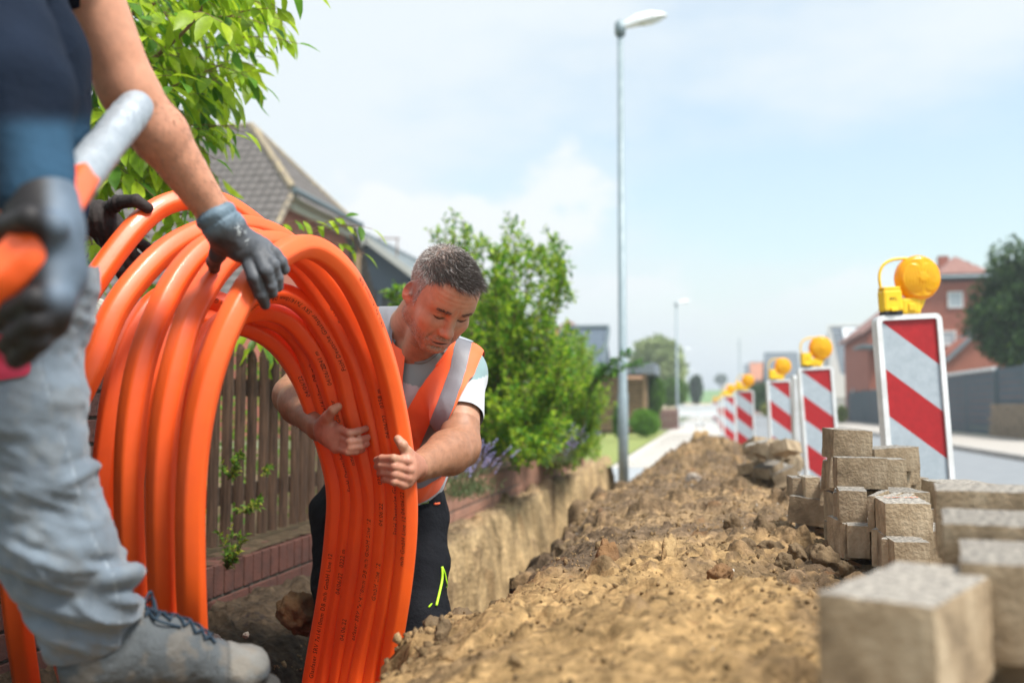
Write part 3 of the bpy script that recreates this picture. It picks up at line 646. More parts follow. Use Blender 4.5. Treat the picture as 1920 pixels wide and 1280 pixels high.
bricks(mb, -1.792, 5.24, 13.1, .14, .21, .24, .14); bricks(mb, -1.788, 5.24, 13.1, .07, .14, .24, .14)
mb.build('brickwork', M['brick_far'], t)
mb = MB(); mb.box((-1.737, 9.18, .10), (.155, 7.9, .50)); mb.build('mortar', M['mortar'], t)
def pillar(name, x0, x1, y0, y1, z0, z1, bm_, mm, cap_m, label, caph=.08, over=.04):
    t = empty(name, ((x0+x1)/2, (y0+y1)/2, z0), label, 'brick pillar')
    mb = MB(); h = .0725; k = 0; z = z0
    mo = MB(); mo.box(((x0+x1)/2, (y0+y1)/2, (z0+z1)/2), (x1-x0-.016, y1-y0-.016, z1-z0)); mo.build('mortar', mm, t)
    while z < z1-.02:
        off = (k % 2)*.11; y = y0-off
        while y < y1:
            a, b = max(y, y0), min(y+.22, y1)
            if b-a > .02: mb.box((x1-.05, (a+b)/2, z+h/2), (.10, b-a-.010, h-.010), bev=.003)
            y += .22
        x = x0-off
        while x < x1-.1:
            a, b = max(x, x0), min(x+.22, x1-.102)
            if b-a > .02: mb.box(((a+b)/2, y0+.05, z+h/2), (b-a-.010, .10, h-.010), bev=.003)
            x += .22
        z += h; k += 1
    mb.build('brickwork', bm_, t)
    xs = np.linspace(x0-over, x1+over, 26); ys = np.linspace(y0-over, y1+over, 30); X, Y = np.meshgrid(xs, ys)
    cx = np.minimum(np.minimum(X-x0+over, x1+over-X), np.minimum(Y-y0+over, y1+over-Y)); Z = z1+caph*(.55+.45*sstep(0, .12, cx))+.006*fbm(X*30, Y*30, 0, 3, .6, 5)
    g = np.arange(X.size).reshape(X.shape); Qs = np.stack([g[:-1, :-1], g[:-1, 1:], g[1:, 1:], g[1:, :-1]], -1).reshape(-1, 4)
    V = np.stack([X, Y, Z], -1).reshape(-1, 3); rim = np.concatenate([g[0, :], g[1:, -1], g[-1, -2::-1], g[-2:0:-1, 0]]); n = len(V); Vb = V[rim].copy(); Vb[:, 2] = z1
    side = [[int(rim[i]), n+i, n+(i+1) % len(rim), int(rim[(i+1) % len(rim)])] for i in range(len(rim))]
    mk('coping', np.vstack([V, Vb]), [list(map(int, q)) for q in Qs]+side+[[n+i for i in range(len(rim))]], cap_m, t)
    return t
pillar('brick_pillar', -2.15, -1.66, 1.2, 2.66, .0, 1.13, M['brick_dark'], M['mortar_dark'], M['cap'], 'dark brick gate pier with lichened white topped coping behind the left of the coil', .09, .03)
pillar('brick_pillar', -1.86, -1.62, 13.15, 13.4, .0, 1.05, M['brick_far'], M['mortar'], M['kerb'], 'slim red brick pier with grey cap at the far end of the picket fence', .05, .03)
def picket_fence():
    t = empty('picket_fence', (-1.86, 8, .35), 'weathered brown timber picket fence with pointed tops behind the brick edging', 'fence')
    k = 0
    for y in np.arange(2.78, 13.0, .1085):
        k += 1
        if k > 95: break
        w = .0315+random.uniform(-.002, .003); yy = y+random.uniform(-.006, .006); h = 1.155+random.uniform(-.022, .022); ln = random.uniform(-.012, .012)
        th = np.linspace(0, math.pi, 7); prof = [(math.sin(a)*.027, -math.cos(a)*w) for a in th]
        rows = [(.37, 1), (.6, 1), (.85, 1), (h-.045, 1), (h-.018, .72), (h, .28)]
        V = []; 
        for (z, s) in rows:
            for (px, py) in prof: V.append((-1.865+px*s+.003*vnoise(z*5, k, 0, 1), yy+py*s+ln*(z-.4)+.003*vnoise(z*4, k+9, 0, 2), z))
        n = 7; Fc = [[i*n+j, i*n+(j+1) % n, (i+1)*n+(j+1) % n, (i+1)*n+j] for i in range(5) for j in range(n)]+[[35+j for j in range(7)], [j for j in range(6, -1, -1)]]
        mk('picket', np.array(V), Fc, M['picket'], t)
    for z in (.55, .98):
        mb = MB(); mb.box((-1.885, 7.9, z), (.03, 10.3, .07), bev=.005); mb.build('rail', M['wood'], t)
picket_fence()
# ================================================================ vegetation
def leaf_mesh(pos, d, nrmv, L, W, droop=.25, fold=.18, rows=((0, .06), (.22, .74), (.5, 1.0), (.78, .62), (1, .0))):
    n = len(pos); d = d/np.linalg.norm(d, axis=1)[:, None]; s = np.cross(d, nrmv); s /= np.linalg.norm(s, axis=1)[:, None]+1e-9; u = np.cross(s, d)
    V = np.zeros((n, len(rows), 3, 3))
    for i, (t, w) in enumerate(rows):
        ctr = pos+d*(L*t)[:, None]-u*(droop*L*t*t)[:, None]
        for j, sg in enumerate((-1, 0, 1)):
            V[:, i, j] = ctr+s*(sg*W*w*.5)[:, None]+u*(abs(sg)*fold*W*w)[:, None]
    k = len(rows)*3; base = (np.arange(n)*k)[:, None]; q = []
    for i in range(len(rows)-1):
        for j in range(2): q.append([i*3+j, i*3+j+1, (i+1)*3+j+1, (i+1)*3+j])
    Q = (base[:, :, None]+np.array(q)[None]).reshape(-1, 4)
    return V.reshape(-1, 3), Q, k
def small_leaves(pos, d, nv, L, W):
    n = len(pos); d = d/(np.linalg.norm(d, axis=1)[:, None]+1e-9); s = np.cross(d, nv); s /= np.linalg.norm(s, axis=1)[:, None]+1e-9; u = np.cross(s, d)
    V = np.stack([pos, pos+d*(L*.45)[:, None]+s*(W*.5)[:, None]+u*(.15*W)[:, None], pos+d*L[:, None]-u*(.12*L)[:, None], pos+d*(L*.45)[:, None]-s*(W*.5)[:, None]+u*(.15*W)[:, None]], 1)
    Q = np.arange(n*4).reshape(n, 4); a = np.vstack([Q[:, [0, 1, 2]], Q[:, [0, 2, 3]]])
    return V.reshape(-1, 3), a, 4
def rdir(n): v = RNG.normal(size=(n, 3)); return v/np.linalg.norm(v, axis=1)[:, None]
def leafcol(n, c1, c2, k, young=None, py=0):
    t = RNG.random(n)[:, None]; c = np.array(c1)*(1-t)+np.array(c2)*t
    if young is not None: m = RNG.random(n) < py; c[m] = np.array(young)*RNG.uniform(.8, 1.1, (m.sum(), 1))
    return np.repeat(c*RNG.uniform(.85, 1.12, (n, 1)), k, axis=0)
def crown(parent, c, rad, n, L, c1, c2, m='leaf_dark', lump=.3, seed=0, young=None, py=0, name='crown', flat_bottom=None):
    u = rdir(n); r = 1-np.abs(RNG.normal(0, .16, n)); f = 1+lump*vnoise(u[:, 0]*2.3+seed, u[:, 1]*2.3, u[:, 2]*2.3, seed)+lump*.6*vnoise(u[:, 0]*5+seed, u[:, 1]*5, u[:, 2]*5, seed+1)
    p = np.array(c)+u*np.array(rad)*(np.clip(r, .25, 1.1)*f)[:, None]
    if flat_bottom is not None: p = p[p[:, 2] > flat_bottom]; u = u[:len(p)]
    n = len(p); d = rdir(n)+u[:n]*.6; LL = L*RNG.uniform(.7, 1.3, n)
    V, Q, k = small_leaves(p, d, rdir(n), LL, LL*.5)
    return mk(name, V, Q, M[m], parent, cols=leafcol(n, c1, c2, k, young, py))
def stems_plant(root, stems, leafL, per, c1, c2, young, py, m='leaf', spread=.12, twigs=5, stemr=.006, stemname='stem', crownname='foliage', wl=.42):
    "stems: list of 3-d polylines; leaves grow along them and along short side twigs"
    mb = MB(); pos = []; dr = []
    for st in stems:
        st = catmull(st, 6); mb.tube(st, np.linspace(stemr, stemr*.3, len(st)), 5)
        Ls = np.linalg.norm(np.diff(st, axis=0), axis=1).sum(); nt = int(twigs*Ls/.3)+1
        segs = [(st, max(4, int(per*Ls)))]
        for k in range(nt):
            i = random.randint(len(st)//5, len(st)-2); a = st[i]; T = nrm(st[i+1]-st[i]); o = nrm(np.cross(T, RNG.normal(size=3))); l = random.uniform(.4, 1.0)*spread*(1.2-.6*i/len(st))
            b = np.array([a, a+(o*.7+T*.5)*l*.5, a+(o*.7+T*.9)*l]); mb.tube(b, [stemr*.4, stemr*.3, stemr*.2], 4); segs.append((b, max(3, int(per*l*1.3))))
        for s, cnt in segs:
            t = RNG.random(cnt)*(len(s)-1.001); i = t.astype(int); f = (t-i)[:, None]; p = s[i]*(1-f)+s[i+1]*f; T = s[i+1]-s[i]; T /= np.linalg.norm(T, axis=1)[:, None]+1e-9
            o = np.cross(T, RNG.normal(size=(cnt, 3))); o /= np.linalg.norm(o, axis=1)[:, None]+1e-9
            pos.append(p); dr.append(o*.8+T*.75)
    pos = np.vstack(pos); dr = np.vstack(dr); n = len(pos); LL = leafL*RNG.uniform(.6, 1.25, n)
    up = np.tile([0, 0, 1.0], (n, 1))+RNG.normal(0, .45, (n, 3)); V, Q, k = small_leaves(pos, dr, up, LL, LL*wl)
    mb.build(stemname, M['twig'], root); return mk(crownname, V, Q, M[m], root, cols=leafcol(n, c1, c2, k, young, py))
def compound_tree():
    "young tree with large drooping leaflets, upper left"
    root = empty('tree', P(170, 780, 4.0)*[1, 1, 0]+[0, 0, .3], 'bright yellow green leafy young tree with long drooping leaflets at the upper left', 'tree')
    mb = MB(); B = lambda pts, r0, r1: mb.tube(catmull(PP(pts), 6), np.linspace(r0, r1, (len(pts)-1)*6+1), 7)
    B([(200, 900, 4.0), (190, 700, 4.0), (165, 480, 4.0), (150, 330, 4.0), (155, 180, 4.0), (120, 0, 4.1), (90, -200, 4.2)], .030, .014)
    B([(160, 210, 4.0), (230, 150, 3.8), (300, 100, 3.6), (370, 30, 3.5), (410, -60, 3.5)], .012, .003)
    B([(160, 260, 4.0), (220, 215, 3.9), (290, 180, 3.8), (350, 150, 3.7), (420, 120, 3.7)], .009, .002)
    B([(155, 330, 4.0), (230, 300, 3.9), (300, 260, 3.8), (380, 240, 3.8), (440, 235, 3.8)], .008, .002)
    B([(150, 100, 4.0), (260, 20, 3.9), (400, -20, 3.8), (500, 10, 3.8)], .010, .002)
    B([(165, 480, 4.0), (250, 430, 4.1), (350, 400, 4.2), (480, 410, 4.2), (560, 440, 4.2), (650, 420, 4.1)], .009, .002)
    pos = []; dr = []; up = []; LL = []
    def rachis(a, d, length, nl, leafl):
        d = nrm(d); b = a+d*length+np.array([0, 0, -.12*length]); mid = (a+b)/2+np.array([0, 0, .06*length]); c = catmull([a, mid, b], 5)
        mb.tube(c, np.linspace(.0022, .001, len(c)), 4); s = nrm(np.cross(d, [0, 0, 1]))
        for k in range(nl):
            t = .25+.75*k/max(1, nl-1); p = c[min(len(c)-1, int(t*(len(c)-1)))]
            for sg in ((-1, 1) if k < nl-1 else (0,)):
                dd = nrm(s*sg*.85+d*(.55 if sg else 1)+np.array([0, 0, -.45+random.uniform(-.35, .2)])+RNG.normal(0, .13, 3))
                pos.append(p); dr.append(dd); up.append(nrm(np.array([0, 0, 1.0])+RNG.normal(0, .3, 3)+d*.3)); LL.append(leafl*random.uniform(.7, 1.15))
    camr = _rt
    poly = [(100, -80), (560, -70), (565, 20), (520, 60), (505, 110), (455, 150), (470, 190), (430, 235), (400, 250), (395, 320), (330, 340), (250, 330), (165, 345), (100, 300)]
    k = 0
    while k < 340:
        u, v = random.uniform(100, 560), random.uniform(-80, 345)
        if not inpoly(np.array(u+30), np.array(v), poly): continue
        if u > 380 and random.random() < .35: continue
        D = random.uniform(3.3, 4.6); d = camr*random.uniform(.2, 1.2)+_up*random.uniform(-.6, .25)+_fw*random.uniform(-.8, .5)
        rachis(P(u-40, v, D), d, random.uniform(.14, .24), random.choice([3, 4]), .118); k += 1
    for (u, v, du, dv) in [(470, 20, 1, .05), (500, 70, 1, .0), (440, 120, 1, .3), (430, 90, 1, -.1), (400, 235, 1, .0), (420, 160, 1, -.4), (380, 270, 1, -.3), (475, -10, 1, .3), (360, 300, .7, .6)]:
        rachis(P(u-45, v, 3.6), camr*du-_up*dv, .2, 4, .085)
    for (u, v, du, dv, l, n) in [(515, 425, 1, -.25, .22, 4), (585, 432, .9, -.5, .20, 4), (590, 450, 1, .15, .26, 4), (640, 425, 1, -.05, .16, 3), (655, 440, .6, .9, .12, 1)]:
        rachis(P(u, v, 4.1), camr*du-_up*dv, l*.8, n, .078)
    for i in range(46):   # low leaves seen behind the coil
        u, v = random.choice([(random.uniform(250, 460), random.uniform(400, 530)), (random.uniform(160, 300), random.uniform(440, 560)), (random.uniform(440, 560), random.uniform(575, 650)), (random.uniform(170, 420), random.uniform(330, 420))])
        D = random.uniform(3.6, 4.4); rachis(P(u, v, D), camr*random.uniform(-.6, 1)+_up*random.uniform(-.5, .5)-_fw*random.random(), .16, 3, .09)
    pos, dr, up, LL = map(np.array, (pos, dr, up, LL)); V, Q, kk = leaf_mesh(pos, dr, up, LL, LL*.40, .30, .13)
    mb.build('branches', M['twig'], root)
    mk('crown', V, Q, M['leaf'], root, smooth=True, cols=leafcol(len(pos), (.26, .43, .022), (.48, .62, .035), kk, (.12, .28, .03), .18))
    # pale flower panicle
    mbp = MB(); c0 = P(447, 408, 4.0)
    for i in range(70):
        t = random.random(); p = c0+_up*(t*.075-.03)-_rt*t*.03+RNG.normal(0, .010*(1.2-t), 3); V, Fc = blob(.0035, i, 0); mbp.add(V+p, Fc.tolist())
    mbp.build('flower_panicle', mat('panicle', (.55, .52, .2), .8), root)
compound_tree()
def big_shrub():
    base = P(945, 840, 8.3); root = empty('shrub', (base[0], base[1], .3), 'tall dense green shrub with upright pointed shoots growing over the picket fence', 'shrub')
    stems = []
    tips = [(850, 392), (822, 425), (868, 410), (905, 455), (962, 410), (945, 440), (1040, 440), (1052, 480), (1020, 470), (880, 430), (990, 455), (930, 470), (1062, 560), (1050, 520), (840, 460)]
    for (u, v) in tips:
        D = random.uniform(7.6, 9.2); b = P(945+random.uniform(-25, 25), 845, 8.4); tip = P(u, v, D); mid = P(945+(u-945)*.75, 620, D); m2 = P(945+(u-945)*.95, 520, D)
        stems.append([b, (b+mid)/2+RNG.normal(0, .05, 3), mid, m2, tip])
    for i in range(70):
        D = random.uniform(7.2, 9.6); v = random.uniform(455, 840); hw = np.interp(v, [455, 520, 600, 700, 800, 860], [75, 105, 118, 122, 118, 95]); u = 952+random.uniform(-1, 1)*hw+ (0 if v < 650 else 10)
        if u < 872 and v > 640: u += 35
        tip = P(u, v, D); b = P(945+(u-945)*.4, min(v+190, 850), 8.4); stems.append([b, (b+tip)/2+RNG.normal(0, .04, 3)-[0, 0, .03], tip])
    stems_plant(root, stems, .060, 56, (.055, .19, .014), (.20, .40, .025), (.44, .62, .04), .36, spread=.26, twigs=5, stemr=.007, stemname='branches', crownname='foliage')
    root2 = empty('shrub', tuple(P(1065, 840, 10.5)*[1, 1, 0]+[0, 0, .3]), 'lower yellow green shrub right of the tall shrub, hiding the fence', 'shrub')
    stems = []
    for i in range(85):
        D = random.uniform(9.6, 11.6); v = random.uniform(612, 860); hw = np.interp(v, [600, 640, 720, 800, 870], [24, 50, 72, 62, 40]); u = 1062+random.uniform(-1, 1)*hw
        tip = P(u, v, D); b = P(1060+(u-1060)*.5, min(v+140, 850), 10.4); stems.append([b, (b+tip)/2+RNG.normal(0, .04, 3), tip])
    stems_plant(root2, stems, .060, 54, (.12, .28, .02), (.24, .42, .03), (.40, .55, .05), .3, spread=.28, twigs=5, stemr=.006, stemname='branches', crownname='foliage')
    root3 = empty('shrub', tuple(P(1110, 820, 9.4)*[1, 1, 0]+[0, 0, .3]), 'arching leafy branch reaching across the galvanised lamp pole from the shrubs', 'branch')
    st = [PP([(1095, 800, 9.8), (1105, 740, 9.6), (1125, 695, 9.5), (1165, 690, 9.4), (1208, 682, 9.3)]), PP([(1105, 740, 9.6), (1130, 690, 9.5), (1165, 668, 9.4), (1180, 660, 9.4)]), PP([(1110, 720, 9.6), (1130, 705, 9.5), (1150, 700, 9.5)])]
    stems_plant(root3, st, .062, 95, (.05, .17, .03), (.10, .26, .04), (.2, .42, .04), .2, spread=.09, twigs=4, stemr=.005, stemname='branches', crownname='foliage')
    # small shoots near the house and privet twigs between pickets
    r4 = empty('privet_shoot', tuple(P(760, 600, 6.2)*[1, 1, 0]+[0, 0, .3]), 'bright green privet shoot rising behind the worker beside his ear', 'shrub')
    st = [PP([(765, 700, 6.2), (755+dx, 600, 6.2), (750+dx*1.6, 535+abs(dx)*.5, 6.1)]) for dx in (-12, -4, 4, 12, 20)]
    stems_plant(r4, st, .04, 110, (.14, .32, .03), (.22, .42, .03), (.35, .52, .05), .3, spread=.09, twigs=5, stemr=.004, stemname='branches', crownname='foliage')
    specs = [((425, 1068, 3.30), [(410, 1000), (432, 985), (455, 1005), (440, 1030), (420, 1020), (462, 995)], 'leafy green seedling growing on the mossy brick edging at the foot of the nearest pickets'),
             ((428, 900, 3.5), [(450, 845), (455, 850), (415, 868), (440, 862)], 'sprig of privet poking out high between the nearest dark pickets'),
             ((455, 960, 3.6), [(480, 935), (492, 930), (470, 950), (445, 955)], 'sprig of privet poking out low between the dark pickets'),
             ((490, 880, 4.0), [(508, 875), (498, 888)], 'tiny privet sprig between the middle pickets')]
    for b, tp, lab in specs:
        r = empty('privet_sprig', P(*b), lab, 'plant'); st = [[P(*b), P((b[0]+t[0])/2+5, (b[1]+t[1])/2, b[2]-.03), P(t[0], t[1], b[2]-.10)] for t in tp]
        stems_plant(r, st, .024, 150, (.07, .17, .015), (.15, .28, .03), (.40, .42, .05), .22, spread=.04, twigs=4, stemr=.002, stemname='branches', crownname='foliage')
    # mass of garden hedge seen through the pickets
    h = empty('garden_hedge', (-2.6, 6.0, .3), 'green hedge foliage glimpsed through the gaps of the picket fence', 'hedge')
    n = 9000; p = np.stack([RNG.uniform(-3.1, -2.1, n), RNG.uniform(3.0, 12.8, n), .3+RNG.random(n)*.85], 1); LL = RNG.uniform(.03, .06, n)
    V, Q, k = small_leaves(p, rdir(n), rdir(n), LL, LL*.5); mk('foliage', V, Q, M['leaf'], h, cols=leafcol(n, (.10, .24, .02), (.2, .36, .03), k))
    # lavender
    for (u, v, D, n_, lab) in [(872, 905, 5.9, 24, 'lavender with pale violet spikes leaning over the wall beside the worker\'s elbow'), (1050, 860, 9.5, 40, 'lavender clump with violet spikes at the foot of the yellow green shrub')]:
        b = P(u, v, D); b[2] = .37; r = empty('lavender_plant', b, lab, 'plant'); mb = MB(); fl = MB(); gp = []; gd = []
        for i in range(n_):
            a = np.array([random.uniform(.15, 1), random.uniform(-.9, .9), random.uniform(.55, 1.6)]); a = nrm(a); l = random.uniform(.22, .42); o = b+[random.uniform(-.06, .05), random.uniform(-.35, .35), 0]
            c = catmull([o, o+a*l*.5+[0, 0, .02], o+a*l], 4); mb.tube(c, .0014, 4)
            for s in range(10):
                q = c[-1]-a*(s*.008)+RNG.normal(0, .0035, 3); Vv, Fc = blob(.0048, s+i, 0); fl.add(Vv+q, Fc.tolist())
        n = 900; p = b+np.stack([RNG.normal(0, .07, n), RNG.normal(0, .22, n), np.abs(RNG.normal(0, .07, n))], 1); LL = RNG.uniform(.03, .06, n)
        V, Q, k = small_leaves(p, rdir(n)+[0, 0, 1.2], rdir(n), LL, LL*.14); mk('foliage', V, Q, M['leaf'], r, cols=leafcol(n, (.11, .17, .07), (.2, .25, .11), k)); mb.build('stems', M['twig'], r); fl.build('blossom', M['lavender'], r)
big_shrub()
def tree_far(name, u, v, D, ru, rv, n, L, c1, c2, label, cat, base_v=None, seed=0, m='leaf_dark', young=None, py=0, trunk=True, lump=.3):
    c = P(u, v, D); r = ru*D/F_PX; rz = rv*D/F_PX; root = empty(name, (c[0], c[1], 0), label, cat)
    if trunk:
        mb = MB(); mb.tube([(c[0], c[1], -.02), (c[0]+.05*r, c[1], c[2]*.5), (c[0], c[1], c[2])], [.09*r, .06*r, .03*r], 8)
        for i in range(6):
            a = i*1.05; mb.tube([(c[0], c[1], c[2]*.6), (c[0]+math.cos(a)*r*.6, c[1]+math.sin(a)*r*.6, c[2]+rz*.3)], [.04*r, .01*r], 5)
        mb.build('trunk', M['bark'], root)
    crown(root, c, (r, r, rz), n, L, c1, c2, m, lump, seed, young, py, name='crown', flat_bottom=.02)
    # inner mass so the crown is not see-through
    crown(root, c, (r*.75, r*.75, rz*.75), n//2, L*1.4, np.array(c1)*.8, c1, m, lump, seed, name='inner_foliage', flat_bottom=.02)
tree_far('tree', 1935, 592, 30, 100, 108, 15000, .15, (.022, .06, .014), (.05, .12, .025), 'dark green broad leaved tree at the right edge above the grey fence', 'tree', seed=3, young=(.12, .2, .04), py=.08, lump=.35)
tree_far('willow_tree', 1231, 690, 85, 52, 62, 9000, .42, (.26, .34, .13), (.42, .48, .24), 'pale rounded willow beyond the garden shed', 'tree', seed=5, lump=.22)
tree_far('conifer_bush', 1226, 742, 36, 20, 40, 6000, .07, (.06, .15, .02), (.13, .26, .03), 'clipped green topiary bush right of the wooden shed', 'bush', seed=6, trunk=False, lump=.12)
tree_far('round_bush', 1209, 792, 29, 28, 25, 7000, .06, (.09, .23, .02), (.18, .36, .03), 'round clipped bright green bush on the lawn right of the lamp pole', 'bush', seed=7, trunk=False, lump=.10)
tree_far('conifer_bush', 1160, 790, 26, 10, 30, 2500, .06, (.07, .17, .02), (.13, .26, .03), 'narrow green bush between the brick pier and the lamp pole', 'bush', seed=8, trunk=False, lump=.15)
tree_far('hedge', 1262, 735, 60, 26, 26, 5000, .14, (.09, .19, .03), (.16, .28, .05), 'green hedge behind the second lamp pole', 'hedge', seed=9, trunk=False, lump=.15)
tree_far('tree', 1305, 728, 110, 10, 26, 2500, .3, (.05, .10, .05), (.09, .15, .07), 'dark bluish tree at the end of the row of lamp poles', 'tree', seed=10, lump=.25)
tree_far('tree', 1352, 711, 330, 10, 8, 2500, .6, (.11, .17, .11), (.17, .23, .15), 'lone small tree on the skyline of the green field', 'tree', seed=11, lump=.2)
tree_far('bush', 1428, 745, 60, 22, 26, 4000, .16, (.05, .11, .03), (.10, .18, .05), 'dark green bush across the road left of the third striped beacon', 'bush', seed=12, trunk=False, lump=.25)
tree_far('bush', 1438, 768, 50, 10, 9, 1500, .1, (.25, .30, .06), (.42, .42, .10), 'low yellow green bush on the far verge beside the beacons', 'bush', seed=13, trunk=False, lump=.25)
tree_far('bush', 1578, 775, 50, 9, 14, 1200, .1, (.2, .28, .05), (.3, .36, .08), 'small yellow green bush at the left end of the grey fence', 'bush', seed=14, trunk=False, lump=.25)
# ================================================================ street furniture
def lamp_post(loc, h, label, d0=.15, d1=.085, detail=True):
    t = empty('street_lamp', loc, label, 'street lamp', 'lamp posts along the street'); x, y, z = loc
    mb = MB(); zz = np.array([-.6, 1.1, 1.12, h]); mb.tube([(x, y, z+a) for a in zz], [d0/2, d0/2, d0/2*.86, d1/2], 20); mb.build('pole', M['galv'], t, True)
    hd = nrm(_rt*.97+np.array([0, 0, .0])); s = np.cross([0, 0, 1], hd); tilt = nrm(hd+np.array([0, 0, .28])); n = np.cross(tilt, s); n = n if n[2] > 0 else -n
    o = np.array([x, y, z+h])
    mb = MB(); mb.tube([o-[0, 0, .10], o, o+[0, 0, .09], o+[0, 0, .13]], [.075, .085, .08, .03], 16); mb.build('pole_cap', M['galv'], t, True)
    prof = [(0, .05, .05, .0), (.10, .07, .10, .0), (.28, .12, .15, .0), (.50, .14, .14, .0), (.66, .11, .07, 0), (.73, .04, .02, 0)]
    V = []
    for (l, w, hh, _) in prof:
        for k in range(9):
            a = math.pi*k/8; V.append(o+tilt*l+s*math.cos(a)*w+n*(math.sin(a)*hh+.0))
    m = 9; Fc = [[i*m+j, i*m+j+1, (i+1)*m+j+1, (i+1)*m+j] for i in range(5) for j in range(8)]+[[i*m, (i+1)*m, (i+1)*m+8, i*m+8] for i in range(5)]+[[j for j in range(9)], [45+j for j in range(9)][::-1]]
    mk('lamp_head', np.array(V), Fc, M['lamp_white'], t, False)
    mb = MB(); V2 = []
    for (l, w, dp) in [(.30, .09, .005), (.36, .105, .04), (.5, .11, .055), (.62, .09, .04), (.69, .05, .005)]:
        for k in range(7):
            a = math.pi*k/6; V2.append(o+tilt*l+s*math.cos(a)*w-n*(math.sin(a)*dp+.003))
    Fc = [[i*7+j, i*7+j+1, (i+1)*7+j+1, (i+1)*7+j] for i in range(4) for j in range(6)]; mk('lamp_glass', np.array(V2), Fc, M['glass_clear'], t, True)
    return t
def G(u, D, z=0): p = P(u, 700, D); return np.array([p[0], p[1], z])
def at_u(u, D, z=0): p = P(u, 763, D); return np.array([p[0], p[1], z])
lamp_post(at_u(1168, 14.5, -.02), 6.55, 'nearest tall galvanised street lamp standing at the end of the trench')
lamp_post(at_u(1270, 52, -.02), 6.3, 'second galvanised street lamp beyond the round bush, beside the footpath')
lamp_post(at_u(1283, 95, -.02), 6.3, 'third street lamp in the row, just right of the second pole')
lamp_post(at_u(1297, 150, -.02), 6.3, 'farthest street lamp in the row, beside the dark bluish tree')
mb = MB(); q = at_u(1388, 260, 0); mb.tube([q, q+[0, 0, 19]], [.16, .10], 8); mb.box(q+[0, 0, 17.5], (1.6, .12, .12)); mb.box(q+[0, 0, 16], (1.2, .12, .12)); tag(mb.build('utility_pole', M['galv']), 'faint far utility mast with short crossarms above the field', 'utility pole')
